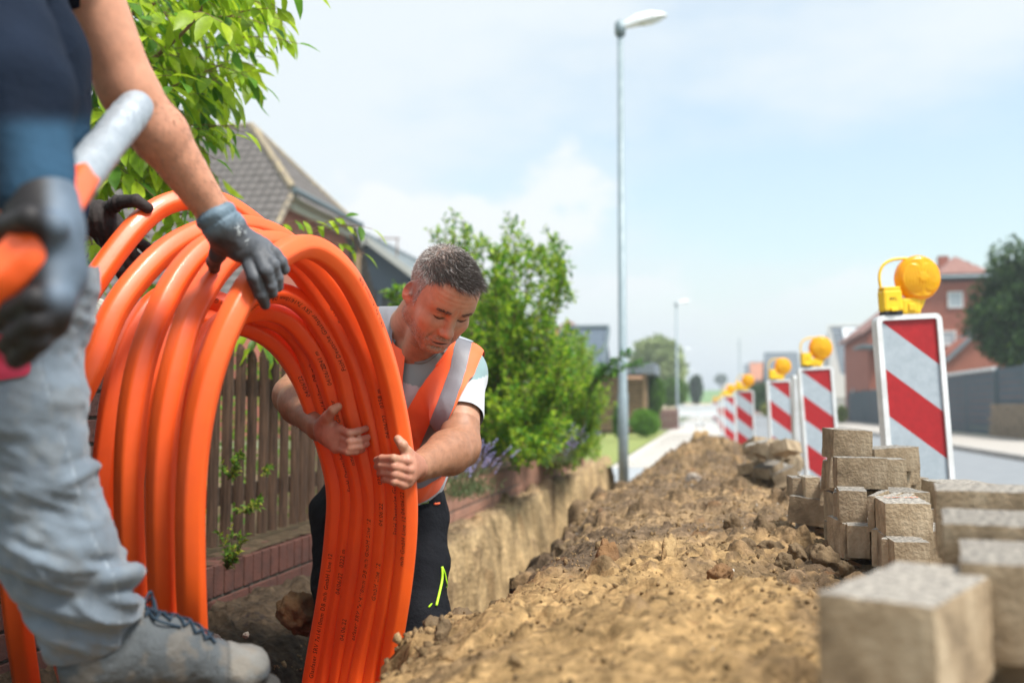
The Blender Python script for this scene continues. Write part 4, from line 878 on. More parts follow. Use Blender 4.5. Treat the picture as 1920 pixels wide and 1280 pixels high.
# ---- warning beacons
M['lens_rim'] = mat('lens_rim', (1.0, .48, .0), 0.25, spec=.5, trans=.4, coat=.3)
def make_beacon():
    t = empty('traffic_beacon', (0, 0, 0), 'x', 'traffic beacon'); W, H, z0 = .25, 1.0, .22; fw = .022
    def rr(hw, z0, z1, r):
        o = []
        for (cx, cz, a0) in [(hw-r, z1-r, 0), (-hw+r, z1-r, 90), (-hw+r, z0+r, 180), (hw-r, z0+r, 270)]:
            for k in range(5): a = R(a0+k*22.5); o.append((cx+r*math.cos(a), cz+r*math.sin(a)))
        return o
    mb = MB(); o = rr(W/2+fw, z0-fw, z0+H+fw, .03); i = rr(W/2-.001, z0, z0+H, .012); n = len(o); T = .024; Bk = .026
    V = [(x, -T, z) for x, z in o]+[(x, -T, z) for x, z in i]+[(x, Bk, z) for x, z in o]+[(x, -.006, z) for x, z in i]
    Fc = [[k, (k+1) % n, n+(k+1) % n, n+k] for k in range(n)]+[[k, 2*n+k, 2*n+(k+1) % n, (k+1) % n] for k in range(n)]+[[n+k, n+(k+1) % n, 3*n+(k+1) % n, 3*n+k] for k in range(n)]+[[2*n+k for k in range(n)]]
    mb.add(V, Fc); mb.build('frame', M['white'], t)
    mb = MB(); y = -.013
    def band(a, b, mi):
        pts = []
        def clip(lines):
            return lines
        poly = [(0, a), (1, a+.2), (1, b+.2), (0, b)]
        def cut(poly, f, val):
            out = []
            for k in range(len(poly)):
                p, q = poly[k], poly[(k+1) % len(poly)]; ip, iq = f(p) >= 0, f(q) >= 0
                if ip: out.append(p)
                if ip != iq: s = f(p)/(f(p)-f(q)); out.append((p[0]+s*(q[0]-p[0]), p[1]+s*(q[1]-p[1])))
            return out
        poly = cut(poly, lambda p: p[1], 0); poly = cut(poly, lambda p: 1-p[1], 0) if poly else []
        if len(poly) > 2: mb.add([((p[0]-.5)*W, y, z0+H*(1-p[1])) for p in poly][::-1], [list(range(len(poly)))], mi)
    for k in range(-1, 6): band(-.2+k*.2, k*.2, 0 if k % 2 else 1) if False else band(-.2+k*.2, k*.2, 1 if k % 2 == 0 else 0)
    mb.build('striped_panel', [M['sheet_white'], M['sheet_red']], t)
    mb = MB(); mb.box((0, .02, .05), (.40, .80, .10), bev=.02); mb.box((0, .0, .13), (.10, .16, .10), bev=.01); mb.build('foot_plate', M['rubber'], t)
    mb = MB(); mb.box((0, 0, .20), (.06, .045, .10), bev=.005); mb.build('socket', M['white'], t)
    zt = z0+H+fw
    l = bpy.data.objects.new('warning_lamp', None); COL.objects.link(l); l.parent = t; l.location = (0, 0, zt)
    mb = MB(); mb.box((-.068, 0, zt+.062), (.084, .062, .092), bev=.010); mb.box((-.068, 0, zt+.114), (.076, .055, .014), bev=.004); mb.box((-.068, -.033, zt+.022), (.03, .012, .014), bev=.003); mb.build('battery_box', M['amber_body'], l, False)
    mb = MB(); mb.box((-.068, 0, zt+.008), (.078, .056, .017), bev=.003); mb.build('clamp', M['black'], l)
    mb = MB(); mb.box((.015, 0, zt+.035), (.085, .05, .072), bev=.012); mb.box((.06, 0, zt+.06), (.05, .035, .08), rotm(0, R(28), 0), bev=.012); mb.box((.015, -.027, zt+.03), (.03, .008, .03), bev=.003); mb.build('lamp_neck', M['amber_body'], l)
    c = np.array([.062, 0, zt+.155]); Rr = .097
    mb = MB(); prof = [(-.034, .82), (-.030, .93), (-.014, 1.0), (.014, 1.0), (.030, .93), (.034, .82)]; n = 40; V = []
    for (yy, s) in prof:
        for k in range(n): a = 2*math.pi*k/n; V.append(c+[math.cos(a)*Rr*s, yy, math.sin(a)*Rr*s])
    Fc = [[i*n+j, i*n+(j+1) % n, (i+1)*n+(j+1) % n, (i+1)*n+j] for i in range(5) for j in range(n)]; mk('lens_rim', np.array(V), Fc, M['lens_rim'], l, True)
    V = []; rr_ = 14
    for sgn in (-1, 1):
        base = len(V)
        for i in range(rr_+1):
            rr2 = i/rr_
            for k in range(n):
                a = 2*math.pi*k/n; x = math.cos(a)*rr2*.84*Rr; zz = math.sin(a)*rr2*.84*Rr
                yy = sgn*(.034+.016*(1-rr2**2)+.0040*math.cos(x*480)*(rr2 > .28)+ (.004 if rr2 < .22 else 0)); V.append(c+[x, yy, zz])
    Fc = [[s*(rr_+1)*n+i*n+j, s*(rr_+1)*n+i*n+(j+1) % n, s*(rr_+1)*n+(i+1)*n+(j+1) % n, s*(rr_+1)*n+(i+1)*n+j] for s in (0, 1) for i in range(rr_) for j in range(n)]
    mk('lens', np.array(V), Fc, M['lens'], l, True)
    hp = [(-.105, 0, zt+.11), (-.108, 0, zt+.17), (-.088, 0, zt+.215), (-.045, 0, zt+.238), (.005, 0, zt+.242), (.03, 0, zt+.240)]
    mb = MB(); mb.tube(catmull(hp, 6), .0062, 8); mb.build('handle', M['amber_body'], l, True)
    # moulded serial mark on the battery box
    mb = MB()
    for (dx, segs) in [(-.0125, [(-.004, -.006, .0, .006), (.004, -.006, 0, .006), (-.002, -.001, .002, -.001)]), (0, [(-.003, -.006, -.003, .006), (-.003, 0, .003, .006), (-.003, 0, .003, -.006)]), (.0125, [(-.003, -.006, -.003, .006), (-.003, -.006, .003, -.006)])]:
        for (x0, a0, x1, a1) in segs:
            p = np.array([-.068+dx+x0, -.0322, zt+.07+a0]); q = np.array([-.068+dx+x1, -.0322, zt+.07+a1]); mb.tube([p, q], .0011, 4)
    mb.build('serial_mark', M['black'], l)
    # re-base lamp's children (built in root space)
    for ch in [x for x in bpy.data.objects if x.parent == l]: pass
    return t
bea = make_beacon()
BE = [(1733, 4.25, 6, 3.2, .055, 'nearest and largest red and white striped beacon with amber lamp, behind the paver stack'),
      (1545, 8.2, 4, 3.3, -.01, 'second nearest striped beacon with amber lamp, left of the red brick house'),
      (1469, 11.4, 8, 2.5, -.03, 'third striped beacon with amber lamp, just left of the edge-on white beacon'),
      (1397, 15.6, -8, .5, -.08, 'fourth striped beacon, standing alone with its lamp hidden behind farther lamps'),
      (1368, 21.5, 12, 1, -.10, 'fifth striped beacon in the row, half covered by its neighbour'),
      (1384, 19.0, 60, 1, -.10, 'striped beacon turned aside between the fourth and fifth beacons'),
      (1359, 27.0, 4, 0, -.12, 'small distant striped beacon next to the fifth beacon'),
      (1352, 36.0, 4, 0, -.12, 'very small far striped beacon left of the row of lamps'),
      (1340, 52.0, 4, 0, -.05, 'farthest tiny beacon at the white road closure')]
for i, (u, D, rz, lean, dz, lab) in enumerate(BE):
    p = at_u(u, D, dz); o = bea if i == 0 else copy_tree(bea)
    o.location = tuple(p); o.rotation_euler = (0, R(-lean), YAW+R(rz)-.0); o['label'] = lab; o['group'] = 'warning beacons along the road works'
o = copy_tree(bea); o.location = tuple(at_u(1491, 10.2, -.02)); o.rotation_euler = (0, R(-2), YAW+R(80)); o['label'] = 'white framed beacon seen edge on between the second and third striped beacons'; o['group'] = 'warning beacons along the road works'
for ch in [x for x in bpy.data.objects if x.parent == o and x.name.startswith('warning_lamp')]:
    for g in [x for x in bpy.data.objects if x.parent == ch]: bpy.data.objects.remove(g)
    bpy.data.objects.remove(ch)
# white closure boards at the far end
for (u, D, lab) in [(1292, 46, 'white road closure board with slanted grey bars, nearer the lamp pole'), (1332, 46.5, 'white road closure board with slanted grey bars, nearer the beacons')]:
    c = at_u(u, D, -.01); t = empty('closure_board', c, lab, 'barrier', 'road closure boards'); mb = MB()
    mb.box(c+[0, 0, .96], (1.0, .05, .10)); mb.box(c+[0, 0, .52], (1.0, .05, .07)); mb.box(c+[0, 0, .12], (1.0, .05, .10)); mb.box(c+[-.47, 0, .5], (.05, .06, 1.0)); mb.box(c+[.47, 0, .5], (.05, .06, 1.0))
    mb.box(c+[0, .01, .75], (.92, .02, .40)); mb.build('board', M['lamp_white'], t); mb = MB()
    for k in range(7): mb.box(c+[-.38+k*.125, 0, .32], (.035, .03, .40), rotm(0, R(28), 0))
    mb.build('slanted_bars', M['galv'], t)
    mb = MB(); mb.box(c+[-.35, 0, .03], (.12, .5, .07)); mb.box(c+[.35, 0, .03], (.12, .5, .07)); mb.build('feet', M['rubber'], t)
# ================================================================ houses
def tiles(name, O, ex, ed, w, h, tw, th, m, parent, clip=None, amp=.045, lip=.05, nsub=6):
    "tiled roof plane: O corner at the ridge, ex along it, ed down the slope"
    O = np.array(O, float); ex = nrm(ex); ed = nrm(ed); up = np.cross(ed, ex); up = up if up[2] > 0 else -up
    s = np.arange(0, w+1e-6, tw/nsub); tt = []
    rows = int(math.ceil(h/th))
    for r in range(rows): tt += [(r+f)*th for f in (0.0, .5, .97)]
    tt = np.array(tt); S, T = np.meshgrid(s, tt); fr = (T/th) % 1.0; row = np.floor(T/th+1e-6)
    wob = RNG.normal(0, .006, (rows+1, int(w/tw)+3)); wb = wob[row.astype(int), (S/tw).astype(int)]
    H = amp*(.5+.5*np.sin(S/tw*2*math.pi))+lip*fr+wb
    V = O+S[..., None]*ex+T[..., None]*ed+H[..., None]*up
    g = np.arange(S.size).reshape(S.shape); Q = np.stack([g[:-1, :-1], g[:-1, 1:], g[1:, 1:], g[1:, :-1]], -1).reshape(-1, 4); V = V.reshape(-1, 3)
    if clip is not None:
        c = V[Q].mean(1); V, Q, _ = keep_faces(V, Q, clip(c))
    return mk(name, V, Q, m, parent)
def ridge_tiles(mb, a, b, r, step):
    a, b = np.array(a, float), np.array(b, float); d = nrm(b-a); L = np.linalg.norm(b-a); k = 0
    while k*step < L:
        p, q = a+d*k*step, a+d*min(L, (k+1.12)*step); mb.tube([p, q], [r, r*1.12], 8); k += 1
def window(parent, c, w, h, ax, out, m='render_white', mull=False):
    ax = np.array(ax, float); out = np.array(out, float); up = np.array([0, 0, 1.0]); A = np.stack([ax, out, up], 1); c = np.array(c, float)
    mb = MB(); t = .08
    for (dx, dz, sx, sz) in [(0, h/2-t/2, w, t), (0, -h/2+t/2, w, t), (-w/2+t/2, 0, t, h-2*t), (w/2-t/2, 0, t, h-2*t)]+([(0, 0, t*.7, h-2*t)] if mull else []):
        mb.box(c+ax*dx+up*dz+out*.03, (sx, .07, sz), A)
    f = mb.build('window', M[m], parent); p = MB(); p.box(c+out*.012, (w-2*t, .02, h-2*t), A); p.build('pane', M['pane'], f); return f
# House A: brown pantiles, half hip, brick gable
Sx = 3.0
def hpt(x, y, z): return np.array([x, y, z])
X0, XR = -12.0, -14.55; YF, YM, YB = 27.4, 29.9, 32.4; ZG = 7.30; ZR = 10.05; tp = (ZR-ZG)/(YM-YF)
hA = empty('house', (-16, 30, 0), 'house with weathered brown pantile roof, half hip and brick gable, behind the young tree', 'house')
ln = math.hypot(1, tp)
def clipA(c):
    lim = np.where(c[:, 2] > ZG, X0+(XR-X0)*(c[:, 2]-ZG)/(ZR-ZG), X0+.1); return c[:, 0] < lim+.05
tiles('roof', (-27, YM, ZR), (1, 0, 0), (0, -1, -tp), 15.3, 8.6, .30, .36, M['tile_brown'], hA, clipA)
hipd = nrm([X0-XR, 0, ZG-ZR]); hl = math.hypot(X0-XR, ZG-ZR)
def cliph(c):
    f = (c[:, 0]-XR)/(X0-XR); return np.abs(c[:, 1]-YM) < f*(YB-YM)+.06
tiles('half_hip_roof', (XR, YF-.2, ZR), (0, 1, 0), hipd, 5.4, hl+.25, .30, .36, M['tile_brown'], hA, cliph)
mb = MB(); up_ = np.array([0, 0, .07]); ridge_tiles(mb, hpt(-27, YM, ZR)+up_, hpt(XR, YM, ZR)+up_, .10, .4); ridge_tiles(mb, hpt(XR, YM, ZR)+up_, hpt(X0, YF, ZG)+up_*1.3, .11, .42); ridge_tiles(mb, hpt(XR, YM, ZR)+up_, hpt(X0, YB, ZG)+up_, .10, .42)
ridge_tiles(mb, hpt(X0+.05, YF, ZG), hpt(X0+.05, YF-3.6, ZG-3.6*tp), .08, .42)
mb.build('ridge_tiles', M['tile_ridge'], hA)
mb = MB(); wy = 5.6; zlo = ZR-wy*tp
mb.prism([(X0-.35, YM-wy+.6, -.0), (X0-.35, YM+wy-.6, 0), (X0-.35, YM+wy-.6, ZR-(wy-.6)*tp-.12), (X0-.35, YB, ZG-.12), (X0-.35, YF, ZG-.12), (X0-.35, YM-wy+.6, ZR-(wy-.6)*tp-.12)],
         [(-27, YM-wy+.6, -.0), (-27, YM+wy-.6, 0), (-27, YM+wy-.6, ZR-(wy-.6)*tp-.12), (-27, YB, ZG-.12), (-27, YF, ZG-.12), (-27, YM-wy+.6, ZR-(wy-.6)*tp-.12)]); mb.build('wall', M['house_brick'], hA)
mb = MB(); mb.tube([(X0+.17, YF-.25, ZG-.02), (X0+.17, YB+.6, ZG-.02)], .09, 8); mb.build('gutter', M['gutter'], hA)
mb = MB(); mb.box((X0-.08, (YF+YB)/2, ZG-.20), (.42, YB-YF+.2, .10)); mb.box((X0-.02, (YF+YB)/2, ZG-.45), (.10, YB-YF, .22)); mb.build('fascia', M['fascia'], hA)
tiles('roof', (-27, YM, ZR-.02), (1, 0, 0), (0, 1, -tp), 15.3, 8.6, .30, .36, M['tile_brown'], hA, clipA, nsub=2)
# chimney-side dormer edge glimpsed left of the tube end
mb = MB(); mb.box((-24.4, 27.0, 6.05), (2.2, 1.6, .16)); mb.box((-24.4, 27.1, 5.2), (1.9, 1.5, 1.5)); mb.build('dormer', M['gable_blue'], hA)
mb = MB(); mb.box((-24.4, 26.17, 6.05), (2.3, .06, .20)); mb.build('dormer_fascia', M['fascia'], hA)
# House B: grey pantile roof, dark gable
hB = empty('house', (-14, 46, 0), 'low house with grey pantile roof and dark blue gable, behind the crouching worker', 'house')
a = P(688, 447, 42); bq = P(806, 533, 42)
xr, zr, yb0 = a[0], a[2], a[1]; dx, dz = bq[0]-a[0], bq[2]-a[2]; kk = 2.0
tiles('roof', (xr, yb0, zr), (0, 1, 0), (dx, 0, dz), 11, math.hypot(dx, dz)*kk, .30, .36, M['tile_grey'], hB)
tiles('roof', (xr, yb0, zr), (0, 1, 0), (-dx, 0, dz), 11, math.hypot(dx, dz)*kk, .30, .36, M['tile_grey'], hB, nsub=2)
mb = MB(); ridge_tiles(mb, (xr, yb0-.1, zr+.1), (xr, yb0+11, zr+.1), .14, .42); mb.build('ridge_tiles', M['tile_grey'], hB)
mb = MB(); A_ = nrm([dx, 0, dz]); L_ = math.hypot(dx, dz)*kk
for sg in (1, -1):
    d_ = np.array([A_[0]*sg, 0, A_[2]]); n_ = np.array([-A_[2]*sg, 0, A_[0]]) if sg > 0 else np.array([A_[2], 0, A_[0]])
    c_ = np.array([xr, yb0-.12, zr-.05])+d_*L_/2; mb.box(c_, (L_, .10, .26), np.stack([d_, [0, 1, 0], np.cross(d_, [0, 1, 0])], 1))
mb.build('bargeboard', M['fascia'], hB)
mb = MB(); w2 = dx*kk-.4; zb = zr+dz*kk
mb.prism([(xr-w2, yb0+.35, 0), (xr+w2, yb0+.35, 0), (xr+w2, yb0+.35, zb+.2), (xr, yb0+.35, zr-.2), (xr-w2, yb0+.35, zb+.2)], [(xr-w2, yb0+11, 0), (xr+w2, yb0+11, 0), (xr+w2, yb0+11, zb+.2), (xr, yb0+11, zr-.2), (xr-w2, yb0+11, zb+.2)]); mb.build('wall', M['gable_blue'], hB)
mb = MB(); mb.box((xr+.9, yb0+.30, zr-2.6), (3.0, .12, .9)); mb.build('window_band', M['black'], hB)
mb = MB()
for k in range(4): mb.box((xr-.4+k*.9, yb0+.22, zr-2.6), (.10, .08, .92))
mb.build('window_bars', M['gable_blue'], hB)
mb = MB(); mb.tube([(X0-.1, 33.2, 0), (X0-.1, 33.2, 6.3)], .16, 8); mb.build('downpipe', M['slat'], hA)
mb = MB(); p0 = P(710, 447, 43); mb.tube([p0, p0+_rt*.9], .035, 6); mb.tube([p0+_rt*.8, p0+_rt*.8-[0, 0, 1.2]], .03, 6); mb.build('antenna', M['twig'], hB)
# House C with solar roof + red roofs further back
def roof_house(name, label, u0, u1, D, veave, vridge, depth, rm, wm, wins=(), skylight=None, tile=True, group=None, gable=None):
    "house with its eaves facing the camera side"
    p0, p1 = P(u0, veave, D), P(u1, veave, D); pr = P(u0, vridge, D+depth*.5); x0, x1 = p0[0], p1[0]; y0 = p0[1]; y1 = y0+depth; ze, zr_ = p0[2], pr[2]
    t = empty(name, ((x0+x1)/2, (y0+y1)/2, 0), label, 'house', group)
    mb = MB(); o = .0
    mb.prism([(x0+.1, y0+.3, 0), (x0+.1, y1-.3, 0), (x0+.1, y1-.3, ze-.1), (x0+.1, (y0+y1)/2, zr_-.25), (x0+.1, y0+.3, ze-.1)], [(x1-.1, y0+.3, 0), (x1-.1, y1-.3, 0), (x1-.1, y1-.3, ze-.1), (x1-.1, (y0+y1)/2, zr_-.25), (x1-.1, y0+.3, ze-.1)]); mb.build('wall', M[wm], t)
    sl = math.hypot(depth/2, zr_-ze)
    tiles('roof', (x0, (y0+y1)/2, zr_), (1, 0, 0), (0, -depth/2, ze-zr_), x1-x0, sl, .32, .38, M[rm], t, amp=.05 if tile else .01, lip=.06 if tile else .01, nsub=3)
    tiles('roof', (x0, (y0+y1)/2, zr_), (1, 0, 0), (0, depth/2, ze-zr_), x1-x0, sl, .32, .38, M[rm], t, amp=.03, nsub=2)
    mb = MB(); mb.tube([(x0, y0-.02, ze), (x1, y0-.02, ze)], .07, 6); mb.tube([(x0, (y0+y1)/2, zr_+.04), (x1, (y0+y1)/2, zr_+.04)], .10, 6)
    d = nrm([0, -depth/2, ze-zr_]); 
    for xx in (x0, x1):
        c = np.array([xx, (y0+y1)/2, zr_-.03])+d*sl/2; mb.box(c, (.08, sl, .22), np.stack([[1, 0, 0], d, np.cross([1, 0, 0], d)], 1))
    mb.build('roof_trim', M['gutter'] if wm != 'render_white' else M['fascia'], t)
    for (wu, wv, w, h) in wins: p = P(wu, wv, D); window(t, (p[0], y0+.3-.02, p[2]), w, h, (1, 0, 0), (0, -1, 0))
    if skylight:
        wu, f0, f1, wd = skylight; d_ = np.array([0, -depth/2, ze-zr_]); px = P(wu, vridge, D)[0]; n_ = nrm(np.cross([1, 0, 0], d_)); n_ = n_ if n_[2] > 0 else -n_
        c = np.array([px, (y0+y1)/2, zr_])+d_*(f0+f1)/2+n_*.12; A_ = np.stack([[1, 0, 0], nrm(d_), n_], 1); mb = MB(); mb.box(c, (wd, sl*(f1-f0), .16), A_); f = mb.build('skylight', M['lamp_white'], t); mb = MB(); mb.box(c+n_*.085, (wd*.62, sl*(f1-f0)*.82, .02), A_); mb.build('pane', M['pane'], f)
    return t
roof_house('house', 'house roof covered with dark solar panels, seen above the yellow green shrub', 1036, 1132, 34, 692, 616, 4.5, 'panel', 'gable_blue', tile=False)
roof_house('house', 'orange tiled house roof peeping out right of the dark solar roof', 1128, 1170, 48, 712, 682, 6, 'tile_orange', 'house_brick')
hc = empty('house', P(1068, 650, 60)*[1, 1, 0], 'hazy red gable peak rising behind the solar panel roof', 'house'); c = P(1066, 600, 60); mb = MB()
mb.prism([(c[0]-1.2, c[1], 0), (c[0]+1.2, c[1], 0), (c[0]+1.2, c[1], c[2]-.7), (c[0], c[1], c[2]), (c[0]-1.2, c[1], c[2]-.7)], [(c[0]-1.2, c[1]+6, 0), (c[0]+1.2, c[1]+6, 0), (c[0]+1.2, c[1]+6, c[2]-.7), (c[0], c[1]+6, c[2]), (c[0]-1.2, c[1]+6, c[2]-.7)]); mb.build('wall', M['tile_orange'], hc)
# shed
t = empty('garden_shed', P(1180, 760, 34)*[1, 1, 0], 'brown slatted wooden shed with flat dark roof behind the lamp pole', 'shed')
q0, q1 = P(1120, 700, 34), P(1213, 700, 34); zt = q0[2]; x0, x1, y0 = q0[0], q1[0], q0[1]
mb = MB()
for k in range(17): mb.box(((x0+x1)/2, y0, .15+k*(zt-.2)/17), (x1-x0-.1, .04, (zt-.2)/17*.72), rotm(R(12), 0, 0))
mb.build('slatted_wall', M['slat'], t); mb = MB(); mb.box(((x0+x1)/2, y0+1.6, zt/2), (x1-x0-.12, 3.1, zt-.1)); mb.build('wall', M['wood'], t)
mb = MB(); mb.box((x1-.06, y0-.02, zt/2), (.14, .14, zt)); mb.build('post', M['slat'], t)
mb = MB(); mb.box(((x0+x1)/2+.05, y0+1.4, zt+.16), (x1-x0+.5, 3.7, .36)); mb.build('roof', M['tile_slate'], t)
mb = MB(); c = P(1185, 707, 33.4); mb.box((c[0], c[1], c[2]), (.7, .1, .10)); mb.build('awning', mat('awning', (.62, .36, .24), .8), t)
c = at_u(1250, 40); t = empty('board_fence', c, 'short dark red brown board fence beside the second lamp pole', 'fence'); mb = MB()
for k in range(8): mb.box(c+[-.42+k*.12, 0, .42], (.10, .03, .82))
mb.build('boards', mat('redboard', (.12, .05, .05), .8, var=(.18, .08, .07), vs=5), t); mb = MB(); mb.box(c+[0, .04, .2], (.95, .04, .08)); mb.box(c+[0, .04, .62], (.95, .04, .08)); mb.build('rails', M['wood'], t)
# House D: red brick with half hip roof
D_ = 50; c = P(1806, 523, D_); z523 = c[2]; xc_ = c[0]; yD = c[1]; sc_ = D_/F_PX
zr_ = P(1795, 478, D_)[2]; hw = 52*sc_; W = (1806-1621)*sc_; ze = P(1621, 622, D_)[2]; dep = 9.0
t = empty('house', (xc_, yD+4, 0), 'tall red brick house with reddish half hipped roof behind the nearest beacon', 'house')
mb = MB(); pf = [(xc_-W+.35, 0), (xc_+W-.35, 0), (xc_+W-.35, ze), (xc_+hw, z523-.12), (xc_-hw, z523-.12), (xc_-W+.35, ze)]
mb.prism([(x, yD, z) for x, z in pf], [(x, yD+dep, z) for x, z in pf]); mb.build('wall', M['house_brick'], t)
mb = MB(); yr = yD+1.7
for sg in (-1, 1):
    # main roof plane, thick slab, cut back by the half hip
    e0 = np.array([xc_+sg*W, yD-.3, ze-.12]); e1 = np.array([xc_+sg*W, yD+dep, ze-.12]); h0 = np.array([xc_+sg*hw, yD-.3, z523]); r0 = np.array([xc_, yr, zr_]); r1 = np.array([xc_, yD+dep, zr_])
    top = [e0, h0, r0, r1, e1]; 
    if sg > 0: top = top[::-1]
    mb.prism([p+[0, 0, .16] for p in top], top)
h = [np.array([xc_-hw, yD-.34, z523]), np.array([xc_+hw, yD-.34, z523]), np.array([xc_, yr, zr_+.02])]; mb.prism([p+[0, 0, .15] for p in h], h); mb.build('roof', M['tile_red'], t)
sl = math.hypot(yr-yD+.3, zr_-z523)
def cl(c):
    f = (zr_+.2-c[:, 2])/(zr_-z523); return np.abs(c[:, 0]-xc_) < f*hw
tiles('half_hip_roof', (xc_-hw, yr, zr_+.2), (1, 0, 0), (0, yD-.34-yr, z523-zr_), 2*hw, sl, .3, .34, M['tile_red'], t, cl, nsub=4)
mb = MB(); mb.tube([(xc_-hw-.1, yD-.4, z523+.08), (xc_+hw+.1, yD-.4, z523+.08)], .08, 8); mb.build('gutter', M['galv'], t)
mb = MB(); p = P(1768, 486, D_+3); mb.box((p[0], p[1], p[2]-.25), (.5, .5, .8)); mb.build('chimney', M['house_brick'], t)
for (u, v, w, h) in [(1791, 562, .72, .82), (1775, 634, .85, .75), (1700, 634, .85, .8)]:
    p = P(u, v, D_); f = window(t, (p[0], yD-.02, p[2]), w, h, (1, 0, 0), (0, -1, 0))
p = P(1830, 640, D_-2); w_ = 2.3; mb = MB(); zA = p[2]+.45
mb.prism([(p[0]-w_, yD-2.5, 0), (p[0]+w_+2, yD-2.5, 0), (p[0]+w_+2, yD-2.5, zA+.9), (p[0]+.9, yD-2.5, zA+.9), (p[0]-w_+.8, yD-2.5, zA-1.1)], [(p[0]-w_, yD-.01, 0), (p[0]+w_+2, yD-.01, 0), (p[0]+w_+2, yD-.01, zA+.9), (p[0]+.9, yD-.01, zA+.9), (p[0]-w_+.8, yD-.01, zA-1.1)]); mb.build('porch', M['house_brick'], t)
mb = MB(); d_ = nrm([1.9+.6, 0, 2.4]); c_ = np.array([p[0]-.2, yD-1.4, zA-.08]); mb.box(c_, (3.9, 3.0, .14), np.stack([d_, [0, 1, 0], np.cross(d_, [0, 1, 0])], 1)); mb.build('porch_roof', M['tile_slate'], t)
p = P(1640, 690, D_-1); mb = MB(); mb.box((p[0]+.1, yD-1.2, P(1640, 652, D_)[2]), (1.7, 2.6, .14)); mb.build('canopy', M['gutter'], t)
roof_house('house', 'grey roofed house with white gable trim and a skylight, left of the red brick house', 1566, 1642, 66, 706, 612, 7, 'tile_slate', 'render_white', skylight=(1613, .08, .42, 1.5))
p0 = P(1560, 700, 66); t = empty('gable_wall', (p0[0], p0[1], 0), 'white rendered gable side wall at the left of the grey roofed house', 'wall'); mb = MB(); q = [P(1556, 745, 64.6), P(1592, 745, 64.6), P(1592, 706, 64.6), P(1576, 700, 64.6), P(1563, 640, 64.6), P(1558, 613, 64.6)]
mb.prism(q, [x+[0, .3, 0] for x in q]); mb.build('wall', M['render_white'], t)
roof_house('house', 'dark roofed house between the third beacon lamp and the second beacon', 1438, 1502, 92, 716, 663, 8, 'tile_slate', 'gable_blue')
roof_house('house', 'small house with pinkish orange roof at the left end of the row across the road', 1408, 1438, 125, 712, 680, 9, 'tile_orange', 'tile_red')
roof_house('house', 'farthest small grey house beside the pinkish roof', 1398, 1412, 150, 722, 684, 9, 'tile_slate', 'gable_blue')
# ---- boundary across the road
def panel_fence(name, label, u0, u1, X, ztop, zbot, m, rail=None, step=2.5):
    k = X/math.cos(YAW); D0 = 1/(((u0-960)/F_PX-math.tan(YAW))*math.cos(YAW))*X; D1 = 1/(((u1-960)/F_PX-math.tan(YAW))*math.cos(YAW))*X
    y0, y1 = P(u1, 763, D1)[1], P(u0, 763, D0)[1]; t = empty(name, (X, (y0+y1)/2, zbot), label, 'fence'); n = max(1, int((y1-y0)/step)); s = (y1-y0)/n
    mb = MB(); mp = MB(); mw = MB()
    for i in range(n):
        a = y0+i*s; h = .2; z = zbot
        while z < ztop-.02:
            hh = min(h, ztop-z); mb.box((X, a+s/2, z+hh/2), (.03, s-.07, hh-.012), bev=.0); z += h
        for j in range(int(s/.25)): mw.tube([(X-.025, a+.12+j*.25, zbot), (X-.025, a+.12+j*.25, ztop)], .006, 4, caps=False)
    mb.build('slat_panel', M[m], t); mw.build('wire_mesh', M['galv'] if False else M['gutter'], t)
    for i in range(n+1): q = MB(); q.box((X, y0+i*s, (ztop+zbot)/2+.02), (.08, .06, ztop-zbot+.06), bev=.01); q.build('post', M['gutter'], t)
    if rail: q = MB(); q.box((X, (y0+y1)/2, ztop+.05), (.12, y1-y0+.1, .09)); q.build('top_rail', M[rail], t)
    return y0, y1
panel_fence('privacy_fence', 'tall dark grey slatted privacy fence with white top rail beside the nearest beacon', 1768, 1866, 8.05, 1.95, .09, 'dark_fence', 'lamp_white')
panel_fence('privacy_fence', 'dark grey mesh privacy fence farther up the road, left of the nearest beacon', 1592, 1700, 8.05, 1.75, .09, 'dark_fence', None)
y0, y1 = panel_fence('privacy_fence', 'dark slatted fence section standing on the dry stone wall at the right edge', 1872, 1990, 8.12, 2.0, .98, 'dark_fence', None)
t = empty('stone_wall', (8.1, (y0+y1)/2, .08), 'tan layered dry stone wall at the right edge below the dark fence', 'wall'); mb = MB()
z = .085; k = 0
while z < .95:
    h = random.uniform(.07, .11); y = y0-.1
    while y < y1+.1: w = random.uniform(.2, .55); mb.box((8.1+random.uniform(-.02, .02), y+w/2, z+h/2), (.34, w-.015, h-.012), bev=.012); y += w
    z += h
mb.build('stones', M['drystone'], t); q = MB(); q.box((8.1, (y0+y1)/2, .5), (.26, y1-y0, .82)); q.build('core', M['mortar'], t)
c = at_u(1600, 56, 0); t = empty('traffic_mirror', c, 'small round white mirror on a dark post by the mesh fence', 'mirror'); mb = MB(); mb.tube([c, c+[0, 0, 2.0]], .04, 8); mb.tube([c+[-.3, 0, .0], c+[-.3, 0, 1.5]], .03, 8); mb.build('post', M['gutter'], t)
mb = MB(); th = np.linspace(0, 2*math.pi, 21)[:-1]; mb.prism([c+[.15+.22*math.cos(a), -.06, 1.75+.28*math.sin(a)] for a in th], [c+[.15+.22*math.cos(a), -.02, 1.75+.28*math.sin(a)] for a in th]); mb.build('mirror', M['lamp_white'], t)
